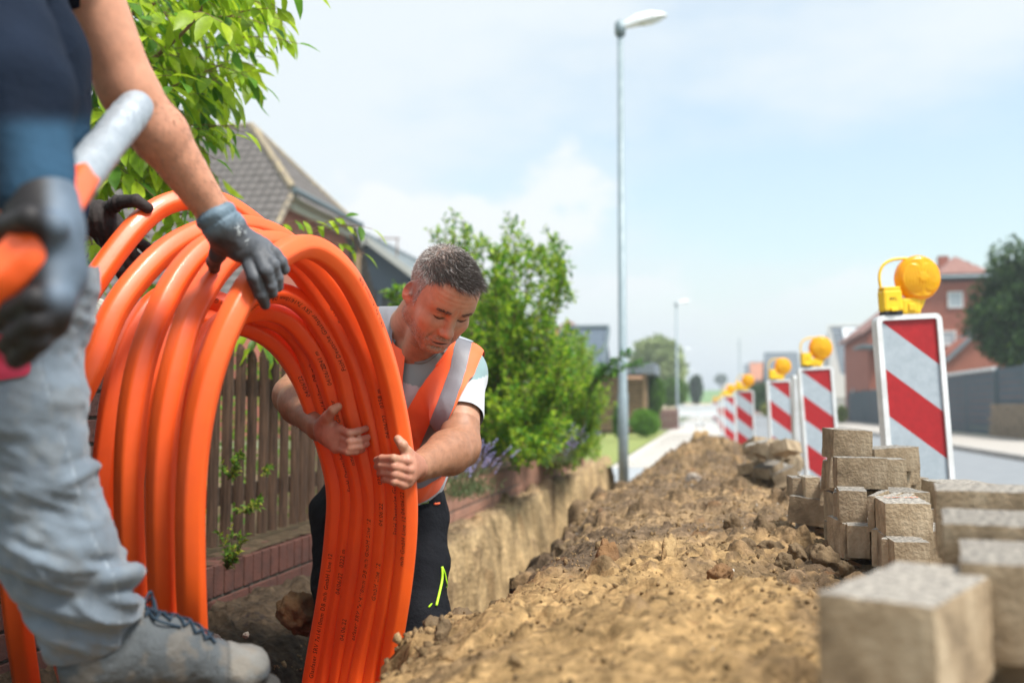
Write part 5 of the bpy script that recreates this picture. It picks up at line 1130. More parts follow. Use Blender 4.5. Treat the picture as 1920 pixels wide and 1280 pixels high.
# ================================================================ stacked pavers
def rough_box(lx, ly, lz, seed, res=.009, chip=.003):
    "concrete paver: rounded edges, chipped arrises; local x in [-lx,0], y in [0,ly], z in [-lz,0]"
    nx, ny, nz = [max(3, int(round(l/res))) for l in (lx, ly, lz)]; V = []; idx = {}; Fc = []
    def vid(i, j, k):
        if (i, j, k) not in idx: idx[(i, j, k)] = len(V); V.append((i/nx, j/ny, k/nz))
        return idx[(i, j, k)]
    for i in range(nx):
        for j in range(ny):
            for k in (0, nz): q = [vid(i, j, k), vid(i+1, j, k), vid(i+1, j+1, k), vid(i, j+1, k)]; Fc.append(q if k else q[::-1])
    for i in range(nx):
        for k in range(nz):
            for j in (0, ny): q = [vid(i, j, k), vid(i+1, j, k), vid(i+1, j, k+1), vid(i, j, k+1)]; Fc.append(q[::-1] if j else q)
    for j in range(ny):
        for k in range(nz):
            for i in (0, nx): q = [vid(i, j, k), vid(i, j+1, k), vid(i, j+1, k+1), vid(i, j, k+1)]; Fc.append(q if i else q[::-1])
    U = np.array(V); S = np.array([lx, ly, lz]); X = (U-.5)*S; r = .0036; nn = fbm(X[:, 0]*45+seed, X[:, 1]*45, X[:, 2]*45, 3, .6, seed); r = r*(1+.9*np.clip(nn, -1, 2))
    inner = np.clip(X, -(S/2-r[:, None]), S/2-r[:, None]); d = X-inner; L = np.linalg.norm(d, axis=1); X = inner+d*(r/np.maximum(L, 1e-9))[:, None]*(L > 1e-9)[:, None]
    nd = d/np.maximum(L, 1e-9)[:, None]; X = X-nd*(chip*.45*np.abs(fbm(X[:, 0]*110, X[:, 1]*110+seed, X[:, 2]*110, 3, .6, seed+5)))[:, None]
    X = X+np.array([-lx/2, ly/2, -lz/2]); return X, np.array(Fc)
_pk = 0
def paver(u, v, D, th, lx, ly, lz, label, tilt=(0, 0), group='concrete pavers piled beside the heap', world=None):
    global _pk; _pk += 1
    X, Q = rough_box(lx, ly, lz, _pk*3+1, res=.009 if D < 2 else .014); p = P(u, v, D) if world is None else np.array(world, float)
    me = mesh_np('paver', X, Q, True); me.materials.append(M['paver']); o = bpy.data.objects.new('paver', me); COL.objects.link(o)
    o.location = tuple(p); o.rotation_euler = (tilt[0], tilt[1], YAW-R(th)); me.set_sharp_from_angle(angle=R(50)) if hasattr(me, 'set_sharp_from_angle') else None
    return tag(o, label, 'paver', group)
FG = 'foreground paver, '
paver(1757, 1135, .84, 38, .105, .24, .10, FG+'the nearest one whose whole light top face shows')
paver(2036, 990, 1.14, 23, .152, .2, .10, FG+'lying across the right edge, pale top, behind the nearest one')
paver(2064, 926, 1.37, 22, .210, .16, .10, FG+'the rearmost one with a dark speckled top at the right edge')
paver(2016, 1064, .96, 24, .102, .2, .10, FG+'dark topped one cut by the right frame edge')
for (x, y, z, a, lab) in [(.38, .72, .628, 10, 'just under the nearest one'), (.55, 1.0, .628, 0, 'under the one at the right edge'), (.72, 1.25, .66, 5, 'under the rearmost one'), (.60, .80, .628, -8, 'low at the bottom right corner')]:
    paver(0, 0, 1, a, .2, .2, .10, FG+'partly hidden, '+lab, world=(x, y, z))
MS = 'middle stack paver, '
MSL = [(1638, 807, 2.75, 6, .108, .16, .085, 'the topmost single one', (R(1), R(2))),
 (1724, 836, 3.05, -6, .145, .14, .075, 'tilted one behind the top, in front of the striped beacon', (0, R(-3))),
 (1726, 864, 3.1, 14, .07, .14, .075, 'short one under the tilted rear one', (0, 0)),
 (1743, 895, 3.15, 5, .075, .1, .06, 'lowest small one right of the rear ones', (0, 0)),
 (1666, 858, 2.55, 8, .128, .07, .082, 'broad faced one directly under the topmost', (0, R(.6))),
 (1701, 860, 2.66, 8, .062, .09, .082, 'narrow darker one right of the broad faced one', (0, 0)),
 (1574, 858, 2.75, 14, .022, .18, .085, 'thin edge on one left of the broad faced one', (0, R(4))),
 (1555, 866, 2.9, 18, .02, .16, .08, 'second thin dark edge on one, left end of the upper course', (0, R(5))),
 (1510, 895, 3.15, 6, .040, .12, .066, 'small one at the left end of the left shelf', (0, 0)),
 (1539, 894, 3.1, 4, .048, .12, .072, 'second small one on the left shelf', (0, 0)),
 (1563, 899, 3.0, 20, .038, .16, .082, 'third darker one on the left shelf', (0, R(3))),
 (1562, 940, 3.05, 30, .135, .18, .085, 'tilted one lying below the left shelf', (0, R(6))),
 (1627, 920, 2.42, 16, .068, .17, .083, 'squarish dark faced one in the middle course', (0, R(1))),
 (1579, 922, 2.55, 20, .024, .2, .083, 'thin edge on one left of the squarish dark faced one', (0, 0)),
 (1640, 929, 2.30, 30, .018, .2, .085, 'first of three thin slabs in the middle course', (0, 0)),
 (1661, 934, 2.28, 32, .024, .2, .085, 'second of three thin slabs in the middle course', (0, 0)),
 (1749, 943, 2.14, 12, .098, .2, .082, 'big front one with orange paint marks on its top', (0, R(-.5))),
 (1692, 936, 2.24, 30, .028, .2, .085, 'third of three thin slabs in the middle course', (0, 0)),
 (1745, 1016, 2.05, 10, .072, .2, .085, 'front one of the lower course under the paint marked one', (0, 0)),
 (1679, 1010, 2.12, 28, .030, .2, .085, 'ribbed edge on one at the left of the lower front one', (0, 0)),
 (1632, 985, 2.35, 16, .052, .2, .078, 'recessed one under the squarish dark faced one', (0, 0)),
 (1592, 974, 2.5, 30, .028, .2, .08, 'thin leaning one at the left foot of the stack', (0, R(4))),
 (1651, 992, 2.25, 30, .022, .2, .085, 'shadowed thin one between the lower front one and the recessed one', (0, 0)),
 (1700, 918, 2.75, 0, .14, .2, .08, 'flat one behind the paint marked one', (0, 0)),
 (1745, 922, 2.5, 4, .12, .2, .08, 'flat one behind the paint marks, nearest the beacon', (0, 0))]
for (u, v, D, th, lx, ly, lz, lab, tl) in MSL: paver(u, v, D, th, lx, ly, lz, MS+lab, tl)
# bearing courses below and behind, mostly hidden
_hid = ['rear', 'rear lower', 'right rear', 'right rear lower', 'centre', 'right centre', 'near centre', 'near right', 'left rear', 'left', 'near right lower', 'near', 'left centre', 'far right']
for i, (x, y, z) in enumerate([(.62, 2.95, .62), (.62, 2.95, .53), (.78, 2.72, .69), (.78, 2.72, .60), (.60, 2.45, .62), (.78, 2.48, .60), (.62, 2.2, .53), (.76, 2.2, .60), (.5, 2.9, .6), (.5, 2.6, .52), (.74, 2.0, .52), (.60, 2.0, .50), (.46, 2.55, .62), (.78, 2.95, .69)]):
    paver(0, 0, 2.5, random.uniform(-6, 10), .14, .2, .088, 'half hidden '+_hid[i]+' paver bearing the middle stack', world=(x, y, z), group='half hidden pavers of the middle stack')
# hidden courses that carry the stack down to the ground
_done = []
def under(u, v, D, th, lx, ly, lz, gname):
    p = P(u, v, D); a = YAW-R(th); c = p+rotz(a)@np.array([-lx/2, ly/2, 0]); zb = p[2]-lz-.004; tz = float(terrain(c[0], c[1])); n_ = 0
    while zb > tz+.02 and n_ < 5:
        if all(math.hypot(c[0]-q[0], c[1]-q[1]) > .11 or abs(zb-q[2]) > .05 for q in _done):
            w_ = max(lx, .10)*.9; o_ = c+rotz(a)@np.array([w_/2, -ly*.42+.03, 0]); _done.append((c[0], c[1], zb)); paver(0, 0, 2.5, th, w_, ly*.9, .084, 'hidden paver '+['directly', 'two', 'three', 'four', 'five'][n_]+' below the '+gname, world=(o_[0], o_[1], zb), group='hidden carrying pavers of the stack')
        zb -= .088; n_ += 1
for (u, v, D, th, lx, ly, lz, lab, tl) in MSL:
    if lx > .06: under(u, v, D, th, lx, ly, lz, ' '.join(lab.split()[:9]))
for (u, v, D, th, lx, ly, g_) in [(2064, 926, 1.37, 22, .21, .16, 'rearmost foreground paver'), (2036, 990, 1.14, 23, .15, .2, 'pale topped foreground paver at the right edge'), (1757, 1135, .84, 38, .105, .24, 'nearest foreground paver'), (2016, 1064, .96, 24, .10, .2, 'dark topped foreground paver')]: under(u, v, D, th, lx, ly, .10, g_)
# spray marks on the paint marked paver
p = P(1749, 943, 2.14); A_ = rotz(YAW-R(12))
mb = MB()
for k in range(60):
    t_ = random.random(); q = p+A_@np.array([-.075+.065*t_+random.gauss(0, .003), .115+.02*t_+random.gauss(0, .005), .0012]); r_ = random.uniform(.001, .004); mb.add([q+A_@np.array([r_*math.cos(a), r_*.8*math.sin(a), 0]) for a in (0, 1.05, 2.1, 3.14, 4.2, 5.2)], [(0, 1, 2, 3, 4, 5)])
tag(mb.build('paint_mark', M['spray']), 'orange spray paint fleck on top of the paint marked paver', 'paint')
# far rubble of pavers
FR = 'weathered paver in the tumbled far pile, '
ORD = ['leftmost', 'second from left', 'third from left', 'fourth from left', 'fifth from left', 'sixth from left']; ROWN = ['lowest', 'second', 'third', 'fourth', 'top']
k = 0
for row in range(5):
    for i in range(6-row//2):
        u = 1418+i*14+random.uniform(-4, 4)+(row % 2)*5; v = 902-row*17+random.uniform(-2, 2); D = 6.6-.12*row+random.uniform(-.45, .45)
        if u > 1488: continue
        paver(u+16, v-14+(8 if i == 0 else 0), D+.0, random.uniform(-45, 50), random.uniform(.07, .16), .17, .07, FR+ORD[i]+' of its '+ROWN[row]+' course', (R(random.uniform(-22, 16)), R(random.uniform(-24, 18))), group='tumbled far pavers')
for (u, v, D, q_) in [(1440, 826, 8.2, 'second'), (1462, 828, 8.0, 'third'), (1478, 840, 7.4, 'rightmost'), (1425, 838, 8.4, 'leftmost')]: paver(u+14, v, D, random.uniform(-20, 20), .17, .18, .08, FR+q_+' of the four flat ones behind it', (0, R(random.uniform(-6, 6))), group='tumbled far pavers')
for (u, v, D) in [(1440, 826, 8.2), (1462, 828, 8.0), (1478, 840, 7.4), (1425, 838, 8.4)][:0]: paver(u+14, v, D, random.uniform(-20, 20), .17, .18, .08, FR, (0, R(random.uniform(-6, 6))), group='tumbled far pavers')
# ================================================================ coil of orange conduit
TR = .0238
_th = np.arange(36)*2*math.pi/36; _hx = math.cos(math.pi/6)/np.cos(((_th+math.pi/6) % (math.pi/3))-math.pi/6)
PROF = (.35*1.0+.65*_hx/_hx.mean())
def prad(a):
    h = math.cos(math.pi/6)/np.cos(((a+math.pi/6) % (math.pi/3))-math.pi/6); return .35+.65*h/_hx.mean()
LOOPS = {
 'E': [(366,1280,1.80),(358,1110,1.72),(357,940,1.68),(368,810,1.67),(395,690,1.68),(433,596,1.71),(470,530,1.76),(520,480,1.83),(580,460,1.92),(642,505,2.00),(687,584,2.07),(719,670,2.12),(741,763,2.16),(757,860,2.19),(764,970,2.22),(756,1100,2.25),(728,1280,2.28)],
 'D': [(312,1280,1.82),(303,1110,1.75),(298,940,1.71),(306,810,1.70),(328,690,1.71),(354,596,1.74),(384,540,1.79),(418,492,1.85),(462,462,1.92),(520,455,1.99),(580,490,2.05),(626,545,2.10),(660,600,2.14),(693,670,2.17),(717,763,2.20),(740,905,2.23),(742,1010,2.25),(730,1120,2.27),(698,1280,2.3)],
 'C': [(256,1280,1.84),(246,1110,1.78),(240,940,1.74),(246,810,1.73),(266,690,1.74),(298,596,1.77),(334,526,1.82),(380,474,1.88),(432,448,1.95),(495,456,2.03),(560,500,2.11),(600,550,2.15),(627,590,2.17),(667,670,2.2),(692,763,2.22),(719,905,2.25),(720,1010,2.27),(708,1120,2.29),(672,1280,2.31)],
 'B': [(140,1290,1.88),(100,1150,1.84),(92,1000,1.80),(105,860,1.78),(135,760,1.78),(170,690,1.79),(205,596,1.82),(250,528,1.87),(302,472,1.93),(358,437,2.00),(420,420,2.07),(480,426,2.15),(540,455,2.22),(590,510,2.28),(640,600,2.33),(690,740,2.36),(712,900,2.37),(705,1100,2.37),(670,1280,2.37)],
 'A': [(52,1290,1.92),(32,1150,1.88),(22,1020,1.86),(34,880,1.85),(62,765,1.86),(97,680,1.88),(136,596,1.92),(196,500,1.98),(252,427,2.04),(295,389,2.09),(345,373,2.14),(400,376,2.20),(450,401,2.25),(510,450,2.30),(570,520,2.34),(630,630,2.37),(672,780,2.38),(690,950,2.38),(680,1120,2.38),(640,1280,2.38)],
 'I1': [(330,1290,1.98),(335,1100,1.94),(345,940,1.92),(360,800,1.92),(378,710,1.94),(405,630,1.97),(440,580,2.01),(480,552,2.06),(530,545,2.12),(570,565,2.15),(592,590,2.17),(638,670,2.21),(660,763,2.24),(698,905,2.27),(698,1010,2.29),(684,1120,2.31),(655,1280,2.33)],
 'I2': [(290,1290,2.02),(300,1100,1.99),(310,940,1.97),(330,800,1.97),(355,700,1.99),(390,630,2.03),(440,590,2.08),(495,578,2.15),(545,592,2.19),(578,630,2.21),(604,672,2.23),(632,763,2.26),(677,905,2.29),(675,1010,2.31),(660,1120,2.33),(634,1280,2.35)],
 'I3': [(205,1290,2.02),(190,1100,1.99),(190,940,1.97),(205,800,1.97),(225,690,1.99),(262,600,2.03),(320,545,2.1),(400,560,2.18),(470,585,2.21),(520,600,2.23),(553,630,2.25),(578,672,2.27),(607,763,2.29),(655,905,2.31),(650,1010,2.33),(638,1120,2.35),(611,1280,2.37)],
 'I4': [(255,1290,2.08),(245,1100,2.05),(245,940,2.03),(260,800,2.03),(285,700,2.05),(330,610,2.1),(400,600,2.18),(470,615,2.24),(515,640,2.27),(555,690,2.30),(588,763,2.31),(631,905,2.33),(628,1010,2.35),(614,1120,2.37),(585,1290,2.39)],
}
coil = empty('conduit_coil', (-1.0, 1.95, -.25), 'large loose coil of bright orange plastic conduit held upright by the workers over the trench', 'pipe coil')
CURV = {}
for k, pts in LOOPS.items():
    w = [P(*p) for p in pts]; a, b = w[0], w[-1]; zb = -.23+.03*len(CURV)*.3
    lo = [b*[1, 1, 0]+(a-b)*[.08, .08, 0]+[0, 0, .02], b*.72*[1, 1, 0]+a*.28*[1, 1, 0]+[0, 0, zb+.02], (a+b)/2*[1, 1, 0]+[0, 0, zb], b*.28*[1, 1, 0]+a*.72*[1, 1, 0]+[0, 0, zb+.04], a*[1, 1, 0]+(b-a)*[.06, .06, 0]+[0, 0, .10]]
    c = catmull(w+lo, 9, closed=True); c = np.vstack([c, c[:1]])
    s = np.r_[0, np.cumsum(np.linalg.norm(np.diff(c, axis=0), axis=1))]; n = int(s[-1]/.014); si = np.linspace(0, s[-1], n+1)[:-1]
    c = np.stack([np.interp(si, s, c[:, i]) for i in range(3)], 1)
    c = c+.0035*np.stack([vnoise(si*3.1, 1.0*len(CURV), 0, 3+q) for q in range(3)], 1)
    for it in range(6): c = (np.roll(c, 1, 0)+np.roll(c, -1, 0)+2*c)/4
    T = np.roll(c, -1, 0)-np.roll(c, 1, 0); T /= np.linalg.norm(T, axis=1)[:, None]
    cen = c.mean(0); o = c-cen; o -= T*(o*T).sum(1)[:, None]; Nn = o/np.linalg.norm(o, axis=1)[:, None]; Bn = np.cross(T, Nn)
    ring = (np.cos(_th)*PROF)[None, :, None]*Nn[:, None]+(np.sin(_th)*PROF)[None, :, None]*Bn[:, None]
    V = (c[:, None]+ring*TR).reshape(-1, 3); n = len(c); i = np.arange(n)[:, None]; j = np.arange(36)[None]; i2 = (i+1) % n; j2 = (j+1) % 36
    Q = np.stack([i*36+j, i*36+j2, i2*36+j2, i2*36+j], -1).reshape(-1, 4)
    lp = mk('conduit_loop', V, Q, M['orange'], coil, smooth=True)
    CURV[k] = (c, T, Nn, Bn, si, lp)
# printing along the conduits
def text_mesh(body, size):
    cu = bpy.data.curves.new('txt', 'FONT'); cu.body = body; cu.size = size; cu.resolution_u = 2; cu.shear = .15; cu.space_character = 1.12
    ob = bpy.data.objects.new('txt', cu); COL.objects.link(ob); bpy.context.view_layer.update()
    dg = bpy.context.evaluated_depsgraph_get(); me = bpy.data.meshes.new_from_object(ob.evaluated_get(dg)); V = np.array([v.co[:] for v in me.vertices]); Fc = [list(p.vertices) for p in me.polygons]
    bpy.data.objects.remove(ob); bpy.data.curves.remove(cu); bpy.data.meshes.remove(me); return V, Fc
TXT = {}
def print_on(k, v0, body, size=.0135, du=0.0, side=1):
    "print starting where the right limb of loop k crosses photo row v0, running upwards along the pipe"
    c, T, Nn, Bn, si, lp = CURV[k]; uu, vv, dd = proj(c); right = np.arange(len(c)) > np.argmin(vv)
    idx = np.where(right & (vv < 1400))[0]; i0 = idx[np.argmin(np.abs(vv[idx]-v0))]
    if body not in TXT: TXT[body] = text_mesh(body, size)
    V, Fc = TXT[body]; L = si[i0]-V[:, 0]; f = np.interp(L, si, np.arange(len(si))); i = np.clip(f.astype(int), 0, len(c)-2); t = (f-i)[:, None]
    lerp = lambda A: A[i]*(1-t)+A[i+1]*t
    C_, T_, N_, B_ = lerp(c), lerp(T), lerp(Nn), lerp(Bn)
    vw = _c0-c[i0]; a0 = math.atan2(vw@Bn[i0], vw@Nn[i0])+du
    ph = a0+V[:, 1]/TR*side; r = TR*np.array([prad(p) for p in ph])+.0007
    W = C_+(N_*np.cos(ph)[:, None]+B_*np.sin(ph)[:, None])*r[:, None]
    mk('printed_text', W, Fc, M['ink'], lp)
S1 = 'FttH Deutsche Glasfaser SRV 7x14/10mm DB m/h GmbH Line 12'
S2 = '04/06/22'
for (k, v0, s, du) in [('E', 960, S2, .25), ('E', 1060, S1[40:], .1), ('D', 992, 'FttH Deutsche Glasfaser SRV', -.1), ('D', 815, S2, -.1), ('D', 757, '0258 m', -.1), 
                       ('C', 1120, S1[44:], .1), ('C', 905, '0254 m', .2), ('C', 985, S2, .2), ('C', 600, S1, -.5), ('I1', 1190, S1[16:], .2), ('I1', 690, S1, -.3), ('I2', 870, 'nmrH Deutsche Glasfaser', .1), 
                       ('I2', 1190, S2, .1), ('I3', 912, 'FttH Deutsche Glasfaser SRV 7x14/10mm DB m/h', -.1), ('I2', 718, S2, -.2), ('I2', 690, '0041 m', -.2), ('I4', 1270, 'Glasfaser SRV 7x14/10mm DB m/h GmbH Line 12', .0), ('I3', 1110, '04/06/22   0222 m', .1), ('I3', 620, S1[20:], -.3), ('E', 620, 'SRV 7x14/10mm DB', -1.2), ('I4', 740, S2, -.1)]:
    try: print_on(k, v0, s, du=du)
    except Exception as e: print('text', k, e)
# ================================================================ people
M['skin'] = mat('skin', (.6, .3, .2), .48, vcol=True, var=(.9, 1.08), vs=60, bump=.25, bs=260, bdist=.002, sss=.12, spec=.4)
M['hair'] = mat('hair', (.1, .08, .07), .5, vcol=True, var=(.85, 1.15), vs=50, spec=.4)
M['vest'] = mat('vest', (1.0, .155, .035), .62, var=(.95, .13, .03), vs=6, bump=.15, bs=300, bdist=.001, sheen=.2)
M['reflective'] = mat('reflective', (.20, .20, .22), .5, var=(.165, .165, .185), vs=6, bump=.1, bs=60)
M['shirt'] = mat('shirt', (.3, .4, .4), .85, vcol=True, var=(.93, 1.05), vs=6, bump=.25, bs=320, bdist=.001, sheen=.2)
M['trouser_black'] = mat('trouser_black', (.005, .0055, .008), .85, spec=.15, var=(.010, .011, .014), vs=5, bump=.5, bs=60)
M['lime'] = mat('lime', (.48, .85, .03), .5)
def denim_extra(nt, b):
    pass
M['trouser_grey'] = mat('trouser_grey', (.2, .25, .3), .85, vcol=True, var=(.68, 1.22), vs=7, bump=.5, bs=240, bdist=.0015, sheen=.2, contrast=.8)
M['navy'] = mat('navy', (.012, .022, .045), .85, vcol=True, var=(.8, 1.2), vs=5, bump=.4, bs=90, spec=.15)
M['glove_grey'] = mat('glove_grey', (.1, .11, .13), .6, vcol=True, var=(.8, 1.2), vs=18, bump=.3, bs=160, bdist=.002)
M['glove_brown'] = mat('glove_brown', (.030, .022, .020), .75, var=(.018, .013, .012), vs=18, bump=.4, bs=120)
M['boot'] = mat('boot', (.2, .2, .2), .75, vcol=True, var=(.7, 1.25), vs=16, bump=.5, bs=90, contrast=.9)
M['lace'] = mat('lace', (.012, .03, .05), .7)
M['patch'] = mat('patch', (.42, .03, .07), .8)
HEADP = []
def head_axes(yaw, pitch, roll):
    "face turned image-right by yaw, bowed by pitch, rolled clockwise; camera aligned frame"
    y, p, r = R(yaw), R(pitch), R(roll); cx, cy, cz = _rt, _up, -_fw
    def v(a, b, c):
        a, b = a*math.cos(r)+b*math.sin(r), -a*math.sin(r)+b*math.cos(r); return a*cx+b*cy+c*cz
    Fv = v(math.sin(y)*math.cos(p), -math.sin(p), math.cos(y)*math.cos(p)); Uv = v(math.sin(y)*math.sin(p), math.cos(p), math.cos(y)*math.sin(p)); Rv = v(math.cos(y), 0, -math.sin(y))
    return Fv, Uv, Rv
def add_head(s, C, Fv, Uv, Rv, sc=1.0):
    L = lambda r, f, u: C+(Rv*r+Fv*f+Uv*u)*sc
    A = np.stack([Rv, Fv, Uv]); z = lambda *t: [a*sc for a in t]
    s.ell(L(0, -.012, .035), z(.077, .096, .088), A, k=.01)
    s.ell(L(0, .035, -.012), z(.064, .058, .066), A, k=.03)
    s.ell(L(0, .030, -.052), z(.058, .055, .055), A, k=.03)
    for g in (-1, 1):
        s.cone(L(g*.054, .004, -.058), L(g*.020, .070, -.096), .020*sc, .018*sc, k=.022)
        s.cone(L(g*.058, .0, -.02), L(g*.055, .004, -.062), .016*sc, .019*sc, k=.02)
        s.ell(L(g*.041, .062, -.028), z(.026, .022, .022), A, k=.02)
        s.cone(L(g*.048, .066, .024), L(g*.014, .083, .022), .011*sc, .011*sc, k=.016)
        s.ell(L(g*.030, .060, -.062), z(.024, .024, .026), A, k=.02)
    s.ell(L(0, .070, -.101), z(.021, .018, .017), A, k=.018)
    s.ell(L(0, .068, -.070), z(.028, .024, .026), A, k=.02)
    s.ell(L(0, .050, .058), z(.058, .040, .040), A, k=.03)
    for g in (-1, 1): s.ell(L(g*.031, .096, .004), z(.019, .018, .0125), A, k=.014, sub=True)
    for g in (-1, 1):
        s.ell(L(g*.031, .0715, .002), z(.0145, .0125, .0120), A, k=.003)
        s.ell(L(g*.031, .0735, .0055), z(.0165, .0125, .0090), A, k=.003)
        s.ell(L(g*.032, .070, -.0085), z(.0155, .0110, .0050), A, k=.004)
        s.cone(L(g*.044, .0705, .0155), L(g*.018, .081, .0175), .0052*sc, .0062*sc, k=.008)
    s.cone(L(0, .084, .012), L(0, .104, -.028), .0075*sc, .0105*sc, k=.012)
    s.ell(L(0, .105, -.034), z(.0125, .0125, .0105), A, k=.008)
    for g in (-1, 1):
        s.ell(L(g*.0125, .096, -.037), z(.0085, .0110, .0080), A, k=.006)
        s.ell(L(g*.0075, .101, -.0455), z(.0040, .0055, .0045), A, k=.003, sub=True)
    s.cone(L(-.019, .0855, -.0655), L(.019, .0855, -.0655), .0052*sc, .0052*sc, k=.006); s.ell(L(0, .0935, -.0645), z(.016, .0065, .0048), A, k=.006)
    s.ell(L(0, .0900, -.0775), z(.0185, .0085, .0060), A, k=.006)
    s.cone(L(-.019, .0985, -.0712), L(.019, .0985, -.0712), .0038*sc, .0038*sc, k=.003, sub=True)
    s.ell(L(0, .094, -.0875), z(.020, .010, .0045), A, k=.006, sub=True)
    for g in (-1, 1):
        s.cone(L(g*.026, .094, -.040), L(g*.034, .083, -.066), .0022*sc, .0018*sc, k=.009, sub=True)
        ea = nrm(Rv*g*.55-Fv*.80); et = nrm(Uv-.18*Fv); en = np.cross(ea, et); EA = np.stack([np.cross(et, ea), ea, et]); c = L(g*.080, -.012, -.006)
        s.ell(c, z(.0070, .017, .030), EA, k=.006)
        s.ell(c+(Rv*g*.006+Uv*.005-Fv*.001)*sc, z(.0060, .0095, .018), EA, k=.003, sub=True)
        s.ell(L(g*.0765, -.002, -.030), z(.007, .007, .010), A, k=.005)
        s.ell(L(g*.0815, .001, -.008), z(.0040, .0045, .0060), A, k=.004)
    return L
def finger(s, pts, r0, r1, k=.003):
    n = len(pts)-1
    for i in range(n):
        a = r0+(r1-r0)*i/n; b = r0+(r1-r0)*(i+1)/n; s.cone(pts[i], pts[i+1], a, b*.98, k=k if i == 0 else .0015)
        if 0 < i: s.ell(pts[i], (a*1.06,)*3, k=.002)
def finish_sdf(name, s, m, parent, colfn=None, disp=None, smooth_it=0, keep=None):
    V, Q = s.mesh(); N = vnormals(V, Q)
    if disp is not None: V = V+N*disp(V, N)[:, None]; N = vnormals(V, Q)
    if keep is not None:
        V, Q, us = keep_faces(V, Q, keep(V[Q].mean(1), N[Q].mean(1))); N = N[us]
        V, Q, us = keep_faces(V, Q, drop_bits(V, Q)); N = N[us]; V = smooth_rim(V, Q)
    cols = colfn(V, N) if colfn else None
    o = mk(name, V, Q, m, parent, smooth=True, cols=cols) if parent is not None else mk(name, V, Q, m, None, smooth=True, cols=cols)
    return o, V, Q, N
def near_seg(V, a, b):
    a, b = np.array(a), np.array(b); d = b-a; t = np.clip((V-a)@d/(d@d), 0, 1); return np.linalg.norm(V-a-t[:, None]*d, axis=1), t
def strands(parent, name, P0, Dr, L, rad, cols):
    n = len(P0); Dr = Dr/np.linalg.norm(Dr, axis=1)[:, None]; s = np.cross(Dr, RNG.normal(size=(n, 3))); s /= np.linalg.norm(s, axis=1)[:, None]; t = np.cross(Dr, s)
    bend = RNG.normal(0, .12, (n, 3)); V = []
    for f, w in ((0, 1.0), (.5, .8), (1, .12)):
        c = P0+Dr*(L*f)[:, None]+bend*(L*f*f)[:, None]
        for k in range(3): a = k*2.094; V.append(c+(s*math.cos(a)+t*math.sin(a))*(rad*w)[:, None])
    V = np.stack(V, 1).reshape(-1, 3); b = (np.arange(n)*9)[:, None]; q = []
    for i in range(2):
        for k in range(3): q.append([i*3+k, i*3+(k+1) % 3, (i+1)*3+(k+1) % 3, (i+1)*3+k])
    Q = (b[:, :, None]+np.array(q)[None]).reshape(-1, 4); return mk(name, V, Q, M['hair'], parent, cols=np.repeat(cols, 9, 0))
def boxof(pts, pad): p = np.array(pts); return p.min(0)-pad, p.max(0)+pad
def mixc(c, w, col): w = np.clip(w, 0, 1)[:, None]; return c*(1-w)+np.array(col)*w

